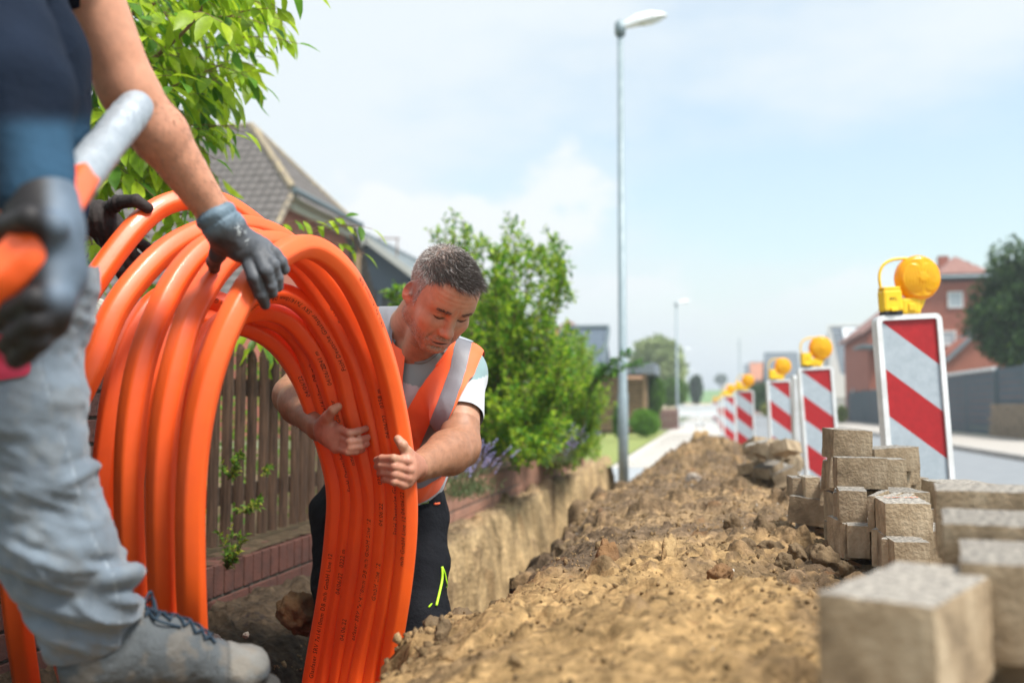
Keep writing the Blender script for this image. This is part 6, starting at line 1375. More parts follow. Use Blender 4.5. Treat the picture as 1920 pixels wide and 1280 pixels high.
# ---------------------------------------------------------------- worker crouching behind the coil
def worker():
    dz = .03
    shR, shL = P(862, 700, 2.60), P(646, 624, 2.80); pel = P(712, 960, 2.88); chest = P(764, 745, 2.74); belly = P(735, 860, 2.80); nb = P(764, 622, 2.72)
    elR, wrR = P(862, 838, 2.43), P(782, 876, 2.235); elL, wrL = P(548, 742, 2.52), P(600, 800, 2.285)
    Fv, Uv, Rv = head_axes(33, 38, 8); HC = P(846, 595, 2.46)-Fv*.083-Uv*.003
    SC = 1.0
    HC = P(846, 595, 2.40)-(Fv*.083+Uv*.003)*SC
    root = empty('person', pel*[1, 1, 0]+[0, 0, -.3], 'bent grey haired worker in orange reflective vest clasping the coil with bare hands', 'person')
    hipR, hipL = P(765, 965, 2.82), P(655, 965, 2.93); knR, knL = P(790, 1190, 2.62), P(640, 1190, 2.74)
    anR = np.array([knR[0]+.02, knR[1]+.16, -.25]); anL = np.array([knL[0]-.02, knL[1]+.18, -.25])
    # ---- body, one continuous skin
    handpts = [P(707, 860, 2.12), P(773, 905, 2.12), P(690, 850, 2.12), P(630, 750, 2.1)]
    lo, hi = boxof([shR, shL, pel, elR, elL, wrR, wrL, HC+Uv*.13, HC+Fv*.11, knR, knL, anR, anL]+handpts, .08); lo[2] = -.33
    s = SDF(lo, hi, .0034)
    L = add_head(s, HC, Fv, Uv, Rv, SC)
    s.cone(L(0, -.035, -.040), nb, .055, .060, k=.02); s.cone(L(0, .005, -.062), P(782, 668, 2.63), .042, .046, k=.02)
    s.cone(shR, shL, .054, .054, k=.04); s.cone(nb, shR, .050, .050, k=.03); s.cone(nb, shL, .050, .05, k=.03)
    s.cone(P(812, 745, 2.68), P(712, 730, 2.76), .098, .098, k=.05); s.cone(chest, belly, .120, .125, k=.05); s.cone(belly, pel, .125, .118, k=.05)
    s.cone(hipR, knR, .085, .062, k=.04); s.cone(hipL, knL, .085, .062, k=.04); s.cone(knR, anR, .058, .038, k=.02); s.cone(knL, anL, .058, .038, k=.02)
    for a in (anR, anL): s.cone(a-[0, .03, .02], a+[0, -.13, -.045], .038, .03, k=.02)
    # image-right arm
    s.cone(shR, elR, .054, .049, k=.03); m = elR*.72+wrR*.28; s.cone(elR, m, .047, .0515, k=.02); s.cone(m, wrR, .0515, .0315, k=.02, sq=None)
    # image-left arm
    s.cone(shL, elL, .058, .048, k=.03); m = elL*.7+wrL*.3; s.cone(elL, m, .046, .049, k=.02); s.cone(m, wrL, .048, .031, k=.02)
    # right-hand side hand (fist round the outer pipes, thumb up)
    S = lambda u, v, D: P(u, v, D)
    s.cone(wrR, S(765, 874, 2.175), .030, .027, k=.012)
    for (a, b) in [((768, 865), (762, 872)), ((770, 880), (764, 886)), ((769, 893), (763, 900)), ((764, 905), (758, 908))]:
        s.cone(S(777, 874, 2.20), S(a[0], a[1], 2.155), .018, .0125, k=.012)
    MC = [(764, 864), (767, 880), (764, 895), (757, 908)]; PI = [(738, 859), (739, 874), (739, 889), (738, 903)]; TI = [(716, 859), (715, 872), (719, 885), (724, 898)]; T2 = [(706, 862), (707, 874), (712, 887), (719, 900)]
    for i in range(4):
        r = [.0100, .0105, .0100, .0090][i]; finger(s, [S(*MC[i], 2.150), S(*PI[i], 2.122), S(*TI[i], 2.138), S(*T2[i], 2.160)], r, r*.78)
        s.ell(S(MC[i][0], MC[i][1], 2.142), (.0115,)*3, k=.004)
    s.cone(S(777, 866, 2.20), S(762, 846, 2.155), .017, .0135, k=.012); finger(s, [S(762, 848, 2.155), S(755, 834, 2.145), S(746, 823, 2.150)], .0125, .0098)
    # left-hand side hand (open, palm to the pipes)
    s.cone(wrL, S(622, 812, 2.225), .029, .026, k=.014)
    MC = [(637, 806), (637, 819), (635, 830), (630, 840)]; PI = [(655, 812), (656, 828), (656, 839), (652, 847)]; TI = [(672, 808), (674, 825), (675, 837), (668, 846)]; T2 = [(686, 803), (689, 820), (688, 832), (680, 843)]
    for i in range(4):
        s.cone(S(612, 812, 2.235), S(*MC[i], 2.20), .020, .0125, k=.012)
        r = [.0100, .0105, .0100, .0090][i]; finger(s, [S(*MC[i], 2.200), S(*PI[i], 2.170), S(*TI[i], 2.180), S(*T2[i], 2.202)], r, r*.76)
    s.cone(S(605, 798, 2.235), S(615, 780, 2.20), .019, .0135, k=.014); finger(s, [S(615, 780, 2.20), S(624, 769, 2.185), S(634, 762, 2.185)], .0122, .0095)
    A3 = np.stack([Rv, Fv, Uv])
    def col(V, N):
        c = np.tile([.43, .225, .142], (len(V), 1)); lc = (V-HC)@A3.T/SC; r, f, u = lc.T; hd = np.linalg.norm(lc-[0, .02, 0], axis=1) < .16
        H = lambda w: np.where(hd, w, 0)
        g = lambda r0, f0, u0, sr, sf, su: np.exp(-(((np.abs(r)-r0)/sr)**2+((f-f0)/sf)**2+((u-u0)/su)**2))
        c = mixc(c, .30*H(g(.045, .065, -.03, .02, .03, .02)), [.60, .20, .12]); c = mixc(c, .4*H(g(0, .108, -.035, .014, .02, .014)), [.60, .20, .13])
        c = mixc(c, .8*H(g(.082, -.012, -.005, .012, .03, .035)), [.58, .19, .13])
        c = mixc(c, .5*H(g(.02, .08, .06, .05, .05, .03)), [.62, .31, .20])
        sn = fbm(V[:, 0]*330, V[:, 1]*330, V[:, 2]*330, 2, .7, 4)
        st = np.maximum(g(.0, .085, -.056, .026, .03, .007), sstep(-.052, -.085, u)*sstep(-.02, .03, f)); st = np.maximum(st, sstep(-.03, -.06, u)*g(.062, .01, -.06, .022, .035, .05))
        c = mixc(c, H(st)*np.clip(.42+.45*sn, 0, .85), [.15, .11, .09]); c = mixc(c, H(st)*np.clip(sn-.45, 0, 1)*1.6, [.5, .46, .42])
        c = mixc(c, .8*H(g(.0, .093, -.0655, .019, .012, .0045)), [.40, .13, .10]); c = mixc(c, .8*H(g(.0, .092, -.0775, .017, .012, .0055)), [.46, .16, .12])
        c = mixc(c, 1.0*H(g(.0, .085, -.0712, .017, .014, .0026)), [.05, .014, .012])
        c = mixc(c, .95*H(g(.031, .083, -.0022, .0155, .02, .0022)), [.03, .015, .012])      # lash line of the lowered lids
        c = mixc(c, .45*H(g(.031, .075, -.013, .018, .02, .006)), [.38, .14, .09])
        c = mixc(c, .35*H(g(.032, .08, .011, .016, .02, .005)), [.36, .15, .10])
        ln_ = np.interp(f, [-.13, -.08, -.03, .0, .02, .030, .05, .065, .08], [-.055, -.045, -.012, -.015, -.022, .050, .070, .074, .076])+np.interp(np.abs(r), [0, .018, .036, .06, .07], [.0, .002, .020, .012, .0])*sstep(.0, .04, f); c = mixc(c, .8*H(sstep(.0, .010, u-ln_)*(f < .085)), [.24, .185, .16])
        for (a, b, k) in ((elR, wrR, .085), (elL, wrL, .085)):
            d, t = near_seg(V, a, b); w = (d < k)*1.0; nz = fbm(V[:, 0]*150, V[:, 1]*150, V[:, 2]*150, 2, .7, 6); c = mixc(c, w*.85, [.31, .145, .080]); c = mixc(c, w*np.clip(nz-.1, 0, .5)*.45, [.16, .08, .045])
        hand = np.minimum(near_seg(V, P(707, 880, 2.15), P(775, 884, 2.17))[0], near_seg(V, P(620, 812, 2.2), P(690, 826, 2.2))[0]) < .05
        c = mixc(c, hand*.45, [.50, .20, .14]); 
        for (u_, v_, D_) in [(T2_[0], T2_[1], 2.19) for T2_ in [(687, 801), (690, 817), (689, 830), (681, 842)]]+[(630, 764, 2.175), (748, 825, 2.14)]:
            c = mixc(c, .7*(np.linalg.norm(V-P(u_, v_, D_-.006), axis=1) < .0062), [.62, .36, .29])
        for i, (u_, v_) in enumerate([(738, 859), (739, 874), (739, 889), (738, 903), (764, 864), (767, 880), (764, 895)]):
            c = mixc(c, .35*np.exp(-(np.linalg.norm(V-P(u_, v_, 2.125), axis=1)/.007)**2), [.36, .13, .09])
        return c
    def disp(V, N):
        lc = (V-HC)@A3.T/SC; r, f, u = lc.T; hd = (np.linalg.norm(lc-[0, .05, 0], axis=1) < .13)
        w = hd*np.exp(-((u-.060)/.022)**2)*sstep(.05, .08, f); d = -.0012*w*(.5+.5*np.sin(u*2*math.pi/.0125+r*12))**3
        w2 = hd*np.exp(-((np.abs(r)-.006)/.003)**2)*np.exp(-((u-.024)/.010)**2)*sstep(.07, .08, f); d -= .0022*w2
        for (a, b) in ((elR, wrR), (elL, wrL)): dd, t = near_seg(V, a, b); d = d+(dd < .08)*.0012*fbm(V[:, 0]*28, V[:, 1]*28, V[:, 2]*28, 2, .5, 8)
        return d
    body, V, Q, N = finish_sdf('body', s, M['skin'], root, col, disp); del s
    # ---- hair: scalp strands, brows, stubble
    lc = (V-HC)@A3.T/SC; r, f, u = lc.T; rad = np.linalg.norm(lc-[0, -.012, .035], axis=1)
    # hairline: forehead edge lies at f~.07,u~.085 ; temples recede ; sideburn in front of the ear ; nape
    top = (u > .088-.9*np.maximum(0, .072-f)*.55-.28*np.maximum(0, np.abs(r)-.035)*0) & (f < .078)
    line = np.interp(f, [-.13, -.08, -.03, .0, .02, .030, .05, .065, .08], [-.055, -.045, -.012, -.015, -.022, .050, .070, .074, .076]); line = line+np.interp(np.abs(r), [0, .018, .036, .06, .07], [.0, .002, .020, .012, .0])*sstep(.0, .04, f)
    ok = (u > line) & (rad < .125) & (np.linalg.norm(lc-[0, -.01, .03], axis=1) < .12) & ~((np.abs(r) > .073) & (np.abs(f+.014) < .030) & (u < .032)) & (f < .080)
    idx = np.where(ok)[0]; n = 14000; pick = RNG.choice(idx, n); P0 = V[pick]+RNG.normal(0, .0012, (n, 3)); l = lc[pick]; Nn = N[pick]
    side = sstep(.085, .045, l[:, 2])*1.0; side = np.maximum(side, sstep(.0, -.05, l[:, 1])*.6); tf = sstep(-.02, .05, l[:, 1])
    flow = Fv[None]*1.0+Uv[None]*(-.25)+Rv[None]*.35
    D0 = Nn*(1.0*side+.50*(1-side))[:, None]*.8+flow*(1-side)[:, None]*.9+(-Uv)[None]*side[:, None]*.7+RNG.normal(0, .22, (n, 3))
    Ln = (.0042*side+(.017+.011*tf)*(1-side))*RNG.uniform(.7, 1.25, n); grey = np.clip(side*.9+RNG.normal(0, .18, n), 0, 1)[:, None]
    pick_w = (RNG.random(n) < .07+.72*side)[:, None]; hc = np.array([.055, .043, .037])*(1-grey)+np.array([.30, .265, .24])*grey; hc = np.where(pick_w, np.array([.60, .57, .54])*RNG.uniform(.6, 1.1, (n, 1)), hc)
    strands(root, 'hair', P0, D0, Ln, np.full(n, .00050), hc)
    fr = np.abs(r); eb = (hd := (np.abs(u-(.021+.10*np.maximum(0, .03-np.abs(fr-.030))*.35-.0)) < .0050) & (fr > .012) & (fr < .047) & (f > .062) & (rad < .125)); idx = np.where(eb)[0]
    if len(idx):
        n = 330; pick = RNG.choice(idx, n); sg = np.sign(r[pick])[:, None]; D0 = N[pick]*.35+Rv[None]*sg*.9+Uv[None]*.25+RNG.normal(0, .15, (n, 3)); strands(root, 'eyebrows', V[pick], D0, RNG.uniform(.004, .008, n), np.full(n, .00045), np.tile([.10, .065, .05], (n, 1))*RNG.uniform(.7, 2.0, (n, 1)))
    st = (((u < -.05) & (f > -.012) & (rad < .15) & (np.linalg.norm(lc-[0, .02, -.02], axis=1) < .125) & (u > -.125)) | ((np.abs(u+.0555) < .0065) & (fr < .026) & (f > .07)) | ((f > -.004) & (f < .022) & (u < -.012) & (u > -.06) & (fr > .055))) & ~((np.abs(u+.0712) < .011) & (fr < .022) & (f > .07)) & (np.linalg.norm(lc-[0, .02, -.02], axis=1) < .125)
    idx = np.where(st)[0]
    if len(idx):
        n = 3000; pick = RNG.choice(idx, n); cc = np.where(RNG.random((n, 1)) < .5, [[.50, .46, .42]], [[.13, .09, .07]]); D0 = N[pick]*.8-Uv[None]*.8+RNG.normal(0, .25, (n, 3)); strands(root, 'beard_stubble', V[pick], D0, RNG.uniform(.0014, .0028, n), np.full(n, .00028), cc)
    # lash lines and the parted lips, laid on the face
    from mathutils.bvhtree import BVHTree
    bvf = BVHTree.FromPolygons([tuple(x) for x in V], [tuple(map(int, q)) for q in Q])
    def on_face(r_, u_, off=.0):
        o_ = HC+(Rv*r_+Uv*u_+Fv*.20)*SC; h = bvf.ray_cast(Vector(o_), Vector(-Fv)); return np.array(h[0])+Fv*off
    for g in (-1, 1):
        mb = MB(); pts = [on_face(g*(.017+.0285*t), -.0005-.0052*math.sin(math.pi*min(1, t*1.02))**.8, .0006) for t in np.linspace(0, 1, 9)]; mb.tube(catmull(pts, 3), np.concatenate([np.linspace(.0005, .0012, 12), np.linspace(.0012, .0006, len(catmull(pts, 3))-12)]), 6); mb.build('eyelashes', mat('lash', (.018, .012, .010), .6), root, True)
        mb = MB(); pts = [on_face(g*(.018+.028*t), .0085+.0022*math.sin(math.pi*t), -.0004) for t in np.linspace(0, 1, 7)]; mb.tube(catmull(pts, 3), .0006, 5); mb.build('eyelid_crease', mat('crease', (.16, .07, .045), .7), root, True)
    mb = MB(); pts = [on_face(r_, -.0712-.0012*math.cos(r_*90), .0002) for r_ in np.linspace(-.021, .021, 9)]; mb.tube(catmull(pts, 3), np.interp(np.linspace(-1, 1, 25), [-1, 0, 1], [.0005, .0019, .0005]), 6); mb.build('mouth', mat('mouth', (.035, .012, .012), .6), root, True)
    # forearm hair
    for (a, b) in ((elR, wrR), (elL, wrL)):
        d, t = near_seg(V, a, b); idx = np.where((d < .065) & (t > .08) & (t < .97))[0]; n = 1000; pick = RNG.choice(idx, n); ax = nrm(b-a); D0 = N[pick]*.30+ax[None]*.8+RNG.normal(0, .3, (n, 3))-_up*.3
        strands(root, 'arm_hair', V[pick], D0, RNG.uniform(.006, .012, n), np.full(n, .00013), np.tile([.16, .095, .06], (n, 1)))
    # ---- clothing
    def torso(s, off, sleeves=True):
        s.cone(shR, shL, .058+off, .060+off, k=.04); s.cone(nb, shR, .040+off, .054+off, k=.03); s.cone(nb, shL, .040+off, .058+off, k=.03)
        s.cone(P(812, 735, 2.68), P(712, 725, 2.76), .114+off, .112+off, k=.05); s.cone(chest, belly, .135+off, .145+off, k=.05); s.cone(belly, pel, .145+off, .138+off, k=.05)
        if sleeves:
            mR = shR*.45+elR*.55; s.cone(shR, mR, .058+off, .056+off, k=.025); mL = shL*.5+elL*.5; s.cone(shL, mL, .064+off, .060+off, k=.025)
    lo, hi = boxof([shR, shL, pel, P(900, 800, 2.5), P(570, 800, 2.6)], .20)
    s = SDF(lo, hi, .0045); torso(s, .007)
    axR = nrm(elR-shR); axL = nrm(elL-shL)
    def fold(V, N, amp=1.0):
        return amp*(.0022*fbm(V[:, 0]*11, V[:, 1]*11, V[:, 2]*5, 3, .5, 12)+.0016*(1-np.abs(vnoise(V[:, 0]*20+V[:, 2]*9, V[:, 1]*16, V[:, 2]*7, 14))))
    def keep(c, n):
        u_, v_, D_ = proj(c); tR = (c-shR)@axR; dR, t2 = near_seg(c, shR, elR); ok = ~((dR < .09) & (tR > .148)); tL = (c-shL)@axL; dL, t2 = near_seg(c, shL, elL); ok &= ~((dL < .09) & (tL > .12) & (t2 > .3))
        ng, _ = near_seg(c, L(0, -.02, -.04), P(781, 655, 2.64)); ok &= ~((ng < .060))
        pl = (c-pel)@nrm(chest-pel); ok &= pl > -.06
        return ok
    def colS(V, N):
        u_, v_, D_ = proj(V); c = np.tile([.225, .335, .345], (len(V), 1)); top = np.array([.225, .335, .345]); wh = np.array([.52, .54, .56])
        edge = np.interp(u_, [700, 760, 790, 850, 895, 920], [718, 719, 728, 716, 712, 702]); c = np.where((v_ > edge)[:, None], wh, top); ln = np.abs(v_-edge) < 1.2; c = np.where(ln[:, None], np.array([.5, .55, .56]), c)
        return c
    ts, VT, QT, NT = finish_sdf('t_shirt', s, M['shirt'], root, colS, lambda V, N: fold(V, N, 1.0), keep=keep); del s
    s = SDF(lo, hi, .0045); torso(s, .019, True)
    Vpoly = [(768, 540), (772, 575), (762, 655), (755, 700), (751, 790), (787, 727), (815, 690), (856, 628), (845, 560)]
    def keepv(c, n):
        u_, v_, D_ = proj(c); front = (n@(-_fw)) > -.15
        right = np.interp(v_, [560, 630, 650, 676, 702, 740, 774, 825, 850, 880, 905, 940], [905, 912, 910, 899, 889, 868, 852, 826, 842, 840, 832, 812])
        ok = ~(front & inpoly(u_, v_, Vpoly)) & (u_ < right+np.where(front, 0, 6)); left = np.interp(v_, [560, 700, 760, 800, 950], [600, 596, 585, 583, 583]); ok &= (u_ > left) | (v_ < 640) | ~front
        hem = np.interp(u_, [575, 600, 690, 740, 775, 800, 830], [872, 868, 935, 950, 948, 938, 916]); ok &= v_ < hem
        ng, _ = near_seg(c, L(0, -.02, -.04), P(776, 640, 2.66)); ok &= ~(ng < .062)
        dR, t2 = near_seg(c, shR, elR); ok &= ~((t2 > .30) & (dR < .10) & (u_ > right-4)) & ~((t2 > .2) & (dR < .10) & ~front & (u_ > 850)); dL, t3 = near_seg(c, shL, elL); ok &= ~((t3 > .12) & (dL < .10) & (((c-shL)@axL) > .03))
        return ok
    def vdisp(V, N):
        u_, v_, D_ = proj(V); d = fold(V, N, 1.2); d += .007*np.exp(-((u_-772)/9)**2-((v_-808)/13)**2)-.004*np.exp(-((u_-790)/7)**2-((v_-818)/16)**2)+.005*np.exp(-(((u_-820)+(v_-880)*.6)/8)**2)*sstep(840, 880, v_)
        d += .0018*np.sin((u_*.8+v_*.25)/6.0)*sstep(700, 800, v_)*sstep(940, 860, v_)
        return d
    vest, V, Q, N = finish_sdf('vest', s, M['vest'], root, None, vdisp, keep=keepv); del s
    # reflective tapes lie on the vest
    cen = V[Q].mean(1); u_, v_, D_ = proj(cen); nf = N[Q].mean(1)@(-_fw) > -.2
    rs = [(856, 632), (885, 641), (872, 700), (852, 760), (835, 800), (812, 850), (783, 846), (803, 800), (825, 745), (845, 690)]
    ls = [(714, 555), (750, 558), (741, 620), (728, 680), (712, 680), (709, 590)]; hs = [(600, 880), (700, 905), (775, 898), (838, 868), (840, 884), (792, 914), (700, 925), (600, 900)]
    m = nf & (inpoly(u_, v_, rs) | inpoly(u_, v_, ls) | inpoly(u_, v_, hs)); V2, Q2, us = keep_faces(V+N*.0014, Q, m); V2 = smooth_rim(V2, Q2)+N[us]*.0008; mk('reflective_tape', V2, Q2, M['reflective'], root, smooth=True)
    m = nf & (inpoly(u_, v_, [(852, 618), (888, 630), (887, 644), (854, 634)]) | inpoly(u_, v_, [(714, 548), (750, 550), (750, 563), (712, 561)])); V2, Q2, us = keep_faces(V+N*.0024, Q, m); V2 = smooth_rim(V2, Q2)+N[us]*.001
    if len(Q2): mk('reflective_tape', V2, Q2, mat('reflective_pale', (.33, .36, .40), .5), root, smooth=True)
    # piping: bound edges of the vest
    e1 = [(772, 562), (768, 610), (762, 655), (757, 720), (752, 788)]; e2 = [(752, 788), (787, 727), (815, 690), (840, 655), (856, 632)]
    from mathutils.bvhtree import BVHTree
    bv = BVHTree.FromPolygons([tuple(x) for x in V], [tuple(map(int, q)) for q in Q])
    mb = MB()
    def lay(px, r, off=.002):
        pts = []
        for (a, b) in catmull([(x, y, 0) for x, y in px], 8)[:, :2]:
            d = nrm(P(a, b, 1)-_c0); h = bv.ray_cast(Vector(_c0), Vector(d))
            if h[0] is None: h = bv.find_nearest(Vector(P(a, b, 2.5))); 
            pts.append(np.array(h[0])-d*off)
        mb.tube(np.array(pts), r, 6)
    for e in (e1, e2): lay(e, .0026)
    mb.build('vest_binding', M['vest'], root, True)
    bv = BVHTree.FromPolygons([tuple(x) for x in VT], [tuple(map(int, q)) for q in QT]); mb = MB(); lay([(764, 664), (770, 673), (782, 679), (798, 677), (812, 668), (826, 655)], .0042); mb.build('collar', mat('collar', (.19, .28, .29), .9), root, True)
    # trousers
    lo, hi = boxof([pel, hipR, hipL, knR, knL, anR, anL], .20); s = SDF(lo, hi, .006)
    s.cone(belly*.9+pel*.1, pel, .148, .148, k=.03); s.cone(pel, hipR, .14, .105, k=.04); s.cone(pel, hipL, .14, .105, k=.04); s.cone(hipR, knR, .106, .082, k=.04); s.cone(hipL, knL, .106, .082, k=.04); s.cone(knR, anR, .078, .066, k=.02); s.cone(knL, anL, .078, .066, k=.02)
    def keept(c, n): return ((c-pel)@nrm(chest-pel) < .165) & (c[:, 2] > -.22)
    tr, V, Q, N = finish_sdf('trousers', s, M['trouser_black'], root, None, lambda V, N: .005*fbm(V[:, 0]*9, V[:, 1]*9, V[:, 2]*14, 3, .55, 33)+.003*np.sin(V[:, 2]*60+V[:, 0]*20), keep=keept); del s
    bv = BVHTree.FromPolygons([tuple(x) for x in V], [tuple(map(int, q)) for q in Q]); mb = MB(); lay([(829, 1062), (829, 1085), (824, 1110), (818, 1135)], .0035, .003); lay([(829, 1062), (834, 1075), (839, 1100)], .0028, .003); mb.build('lime_zip', M['lime'], root, True)
    mb = MB(); lay([(789, 939), (796, 938), (803, 937)], .0012, .004); lay([(789, 944), (796, 943), (803, 942)], .0012, .004); lay([(789, 939), (789, 944)], .0012, .004); lay([(803, 937), (803, 942)], .0012, .004); mb.build('waistband_logo', mat('logo', (.25, .4, .08), .6), root)
    mb = MB(); lay([(814, 944), (820, 944), (824, 943)], .003, .003); mb.build('orange_loop', M['vest'], root)
    for a in (anR, anL):
        mb = MB(); sv, sf = blob(.06, 3, 3, (.8, 1.9, .75), .03); mb.add(sv+a+[0, -.06, -.04], sf.tolist()); mb.build('boot', M['black'], root, True)
worker()
# ---------------------------------------------------------------- other two workers
def simple_head(root_sdf, C, yaw=40, pitch=30):
    Fv, Uv, Rv = head_axes(yaw, pitch, 0); add_head(root_sdf, C, Fv, Uv, Rv, 1.0); return Fv, Uv, Rv
def hair_cap(root, V, N, C, ax, col):
    lc = (V-C)@np.stack([ax[2], ax[0], ax[1]]).T; idx = np.where((lc[:, 2] > .05-.4*np.minimum(0, lc[:, 1])*0-.05*(lc[:, 1] < 0)) & (np.linalg.norm(lc-[0, -.01, .03], axis=1) < .12) & (lc[:, 1] < .06))[0]
    n = 3000; pick = RNG.choice(idx, n); strands(root, 'hair', V[pick], N[pick]*.5+RNG.normal(0, .3, (n, 3))-ax[0]*.6, RNG.uniform(.01, .02, n), np.full(n, .0012), np.tile(col, (n, 1))*RNG.uniform(.6, 1.5, (n, 1)))
def person_a():
    hip = P(-30, 590, 1.44); hipN, hipF = P(-8, 600, 1.40), P(-70, 610, 1.55); chest = P(-8, 120, 1.36); belly = P(-8, 360, 1.37); nb = P(70, -160, 1.42); shF = P(118, -120, 1.50); shN = P(-50, -100, 1.20)
    elF, wrF = P(240, 168, 1.57), P(404, 402, 1.68); elN, wrN = P(20, 170, 1.08), P(75, 385, 1.04)
    kn = P(64, 880, 1.40); an = P(172, 1190, 1.48); knF = P(-130, 950, 1.55); anF = P(-210, 1290, 1.62)
    HC = P(185, -330, 1.50); root = empty('person', hip*[1, 1, 0]+[0, 0, .40], 'foreground worker in navy shirt and worn grey trousers, gripping the coil in grey gloves', 'person')
    lo, hi = boxof([hip, hipN, hipF, chest, nb, shF, shN, elF, wrF, elN, wrN, kn, an, knF, anF, HC+[0, 0, .12], HC-[.1, .1, .1], HC+[.1, .1, .1], P(535, 520, 1.84), P(510, 1250, 1.5)], .10); s = SDF(lo, hi, .0055)
    ax = simple_head(s, HC); s.cone(HC-[0, 0, .04], nb, .055, .065, k=.02)
    s.cone(shF, shN, .065, .065, k=.04); s.cone(nb, shF, .05, .06, k=.03); s.cone(nb, shN, .05, .06, k=.03); s.cone(chest-_rt*.05, chest, .09, .085, k=.04); s.cone(chest, belly, .09, .085, k=.05); s.cone(belly, hip, .085, .09, k=.05)
    for a, b, c in ((hipN, kn, an), (hipF, knF, anF)): s.cone(hip, a, .10, .08, k=.04); s.cone(a, b, .08, .058, k=.03); s.cone(b, c, .055, .038, k=.02)
    s.cone(an, P(240, 1255, 1.49), .036, .035, k=.02); s.cone(P(240, 1255, 1.49), P(395, 1262, 1.53), .032, .018, k=.01); s.cone(anF, anF+[.10, -.02, -.03], .035, .028, k=.02)
    s.cone(shF, elF, .056, .0435, k=.03); m = elF*.66+wrF*.34; s.cone(elF, m, .041, .0445, k=.02); s.cone(m, wrF, .0440, .0275, k=.015)
    s.cone(shN, elN, .058, .045, k=.03); s.cone(elN, wrN, .044, .030, k=.02)
    # hands (inside the gloves)
    s.cone(wrF, P(440, 448, 1.71), .027, .024, k=.012); s.cone(wrN, P(82, 470, 1.03), .028, .028, k=.012)
    HF = [[(462, 478, 1.720), (476, 521, 1.705), (490, 552, 1.720), (497, 570, 1.735)], [(478, 472, 1.720), (499, 508, 1.705), (507, 535, 1.720), (510, 550, 1.730)], [(488, 466, 1.730), (511, 496, 1.715), (519, 520, 1.730), (521, 537, 1.740)], [(492, 458, 1.745), (513, 474, 1.735), (527, 492, 1.740), (533, 506, 1.750)]]
    for f in HF: finger(s, [P(440, 448, 1.715)]+[P(*q) for q in f[:-1]], .011, .0085)
    HN = [[(98, 425, 0.99), (55, 410, 0.97), (15, 425, 0.99), (0, 455, 1.02)], [(102, 562, 0.99), (65, 562, 0.965), (25, 582, 0.98), (5, 607, 1.02)], [(100, 588, 0.99), (68, 603, 0.97), (32, 626, 0.98), (15, 648, 1.02)], [(94, 608, 1.0), (68, 638, 0.98), (45, 660, 0.99), (30, 673, 1.02)]]
    for f in HN: finger(s, [P(82, 480, 1.03)]+[P(*q) for q in f[:-1]], .011, .0085)
    def col(V, N):
        c = np.tile([.56, .27, .17], (len(V), 1)); d, t = near_seg(V, elF, wrF); w = (d < .08)*t; nz = fbm(V[:, 0]*110, V[:, 1]*110, V[:, 2]*110, 2, .7, 6); c = mixc(c, w*np.clip(nz, 0, .6)*.75, [.27, .13, .08]); return mixc(c, (d < .08)*.35, [.55, .25, .15])
    body, V, Q, N = finish_sdf('body', s, M['skin'], root, col); hair_cap(root, V, N, HC, ax, [.07, .05, .04]); del s
    d, t = near_seg(V, elF, wrF); idx = np.where((d < .065) & (t > .1) & (t < .96))[0]; n = 1300; pick = RNG.choice(idx, n); ax_ = nrm(wrF-elF); strands(root, 'arm_hair', V[pick], N[pick]*.4+ax_[None]*.8+RNG.normal(0, .3, (n, 3)), RNG.uniform(.006, .012, n), np.full(n, .00018), np.tile([.16, .10, .07], (n, 1)))
    # shirt
    lo, hi = boxof([hip, chest, nb, shF, shN, elN, wrN], .17); s = SDF(lo, hi, .006)
    s.cone(shF, shN, .075, .075, k=.04); s.cone(nb, shF, .05, .07, k=.03); s.cone(nb, shN, .05, .07, k=.03); s.cone(chest-_rt*.05, chest+_rt*.008, .108, .103, k=.04); s.cone(chest, P(-4, 250, 1.36), .112, .106, k=.05); s.cone(P(-4, 250, 1.36), P(-8, 400, 1.37), .104, .100, k=.05)
    s.cone(shF, shF*.72+elF*.28, .070, .064, k=.03); s.cone(shN, elN, .068, .058, k=.03); s.cone(elN, wrN*.85+elN*.15, .056, .040, k=.02)
    def keep(c, n): u_, v_, D_ = proj(c); a = nrm(elF-shF); dd, t = near_seg(c, shF, elF); return ~((dd < .09) & (t > .26) & (((c-shF)@a) > .07) & (u_ > 150)) & ~((v_ > 392) & (near_seg(c, elN, wrN)[0] > .07)) & (np.linalg.norm(c-(nb+[0, 0, .09]), axis=1) > .08)
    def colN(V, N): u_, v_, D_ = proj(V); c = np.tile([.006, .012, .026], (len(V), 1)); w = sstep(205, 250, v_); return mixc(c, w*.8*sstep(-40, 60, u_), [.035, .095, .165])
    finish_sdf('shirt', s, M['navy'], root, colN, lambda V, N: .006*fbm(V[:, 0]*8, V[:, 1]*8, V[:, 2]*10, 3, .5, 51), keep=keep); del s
    # trousers
    hemA = P(170, 1185, 1.475)
    lo, hi = boxof([hip, hipN, hipF, kn, an, knF, anF, P(300, 1250, 1.4)], .15); s = SDF(lo, hi, .0045)
    s.cone(P(30, 500, 1.40), hip, .105, .115, k=.05); s.cone(hip, hipN, .11, .098, k=.05); s.cone(hip, hipF, .11, .098, k=.05)
    for pts in ([hipN, P(22, 760, 1.395), kn, P(102, 1010, 1.42), P(143, 1110, 1.455), hemA], [hipF, hipF*.5+knF*.5, knF, knF*.5+anF*.5, anF]):
        rr = [.096, .085, .0725, .0710, .064, .062][:len(pts)]
        for i in range(len(pts)-1): s.cone(pts[i], pts[i+1], rr[i], rr[i+1], k=.035)
    s.cone(P(135, 1120, 1.44), P(206, 1108, 1.43), .045, .036, k=.03); s.cone(P(150, 1178, 1.46), P(188, 1168, 1.45), .050, .044, k=.03)
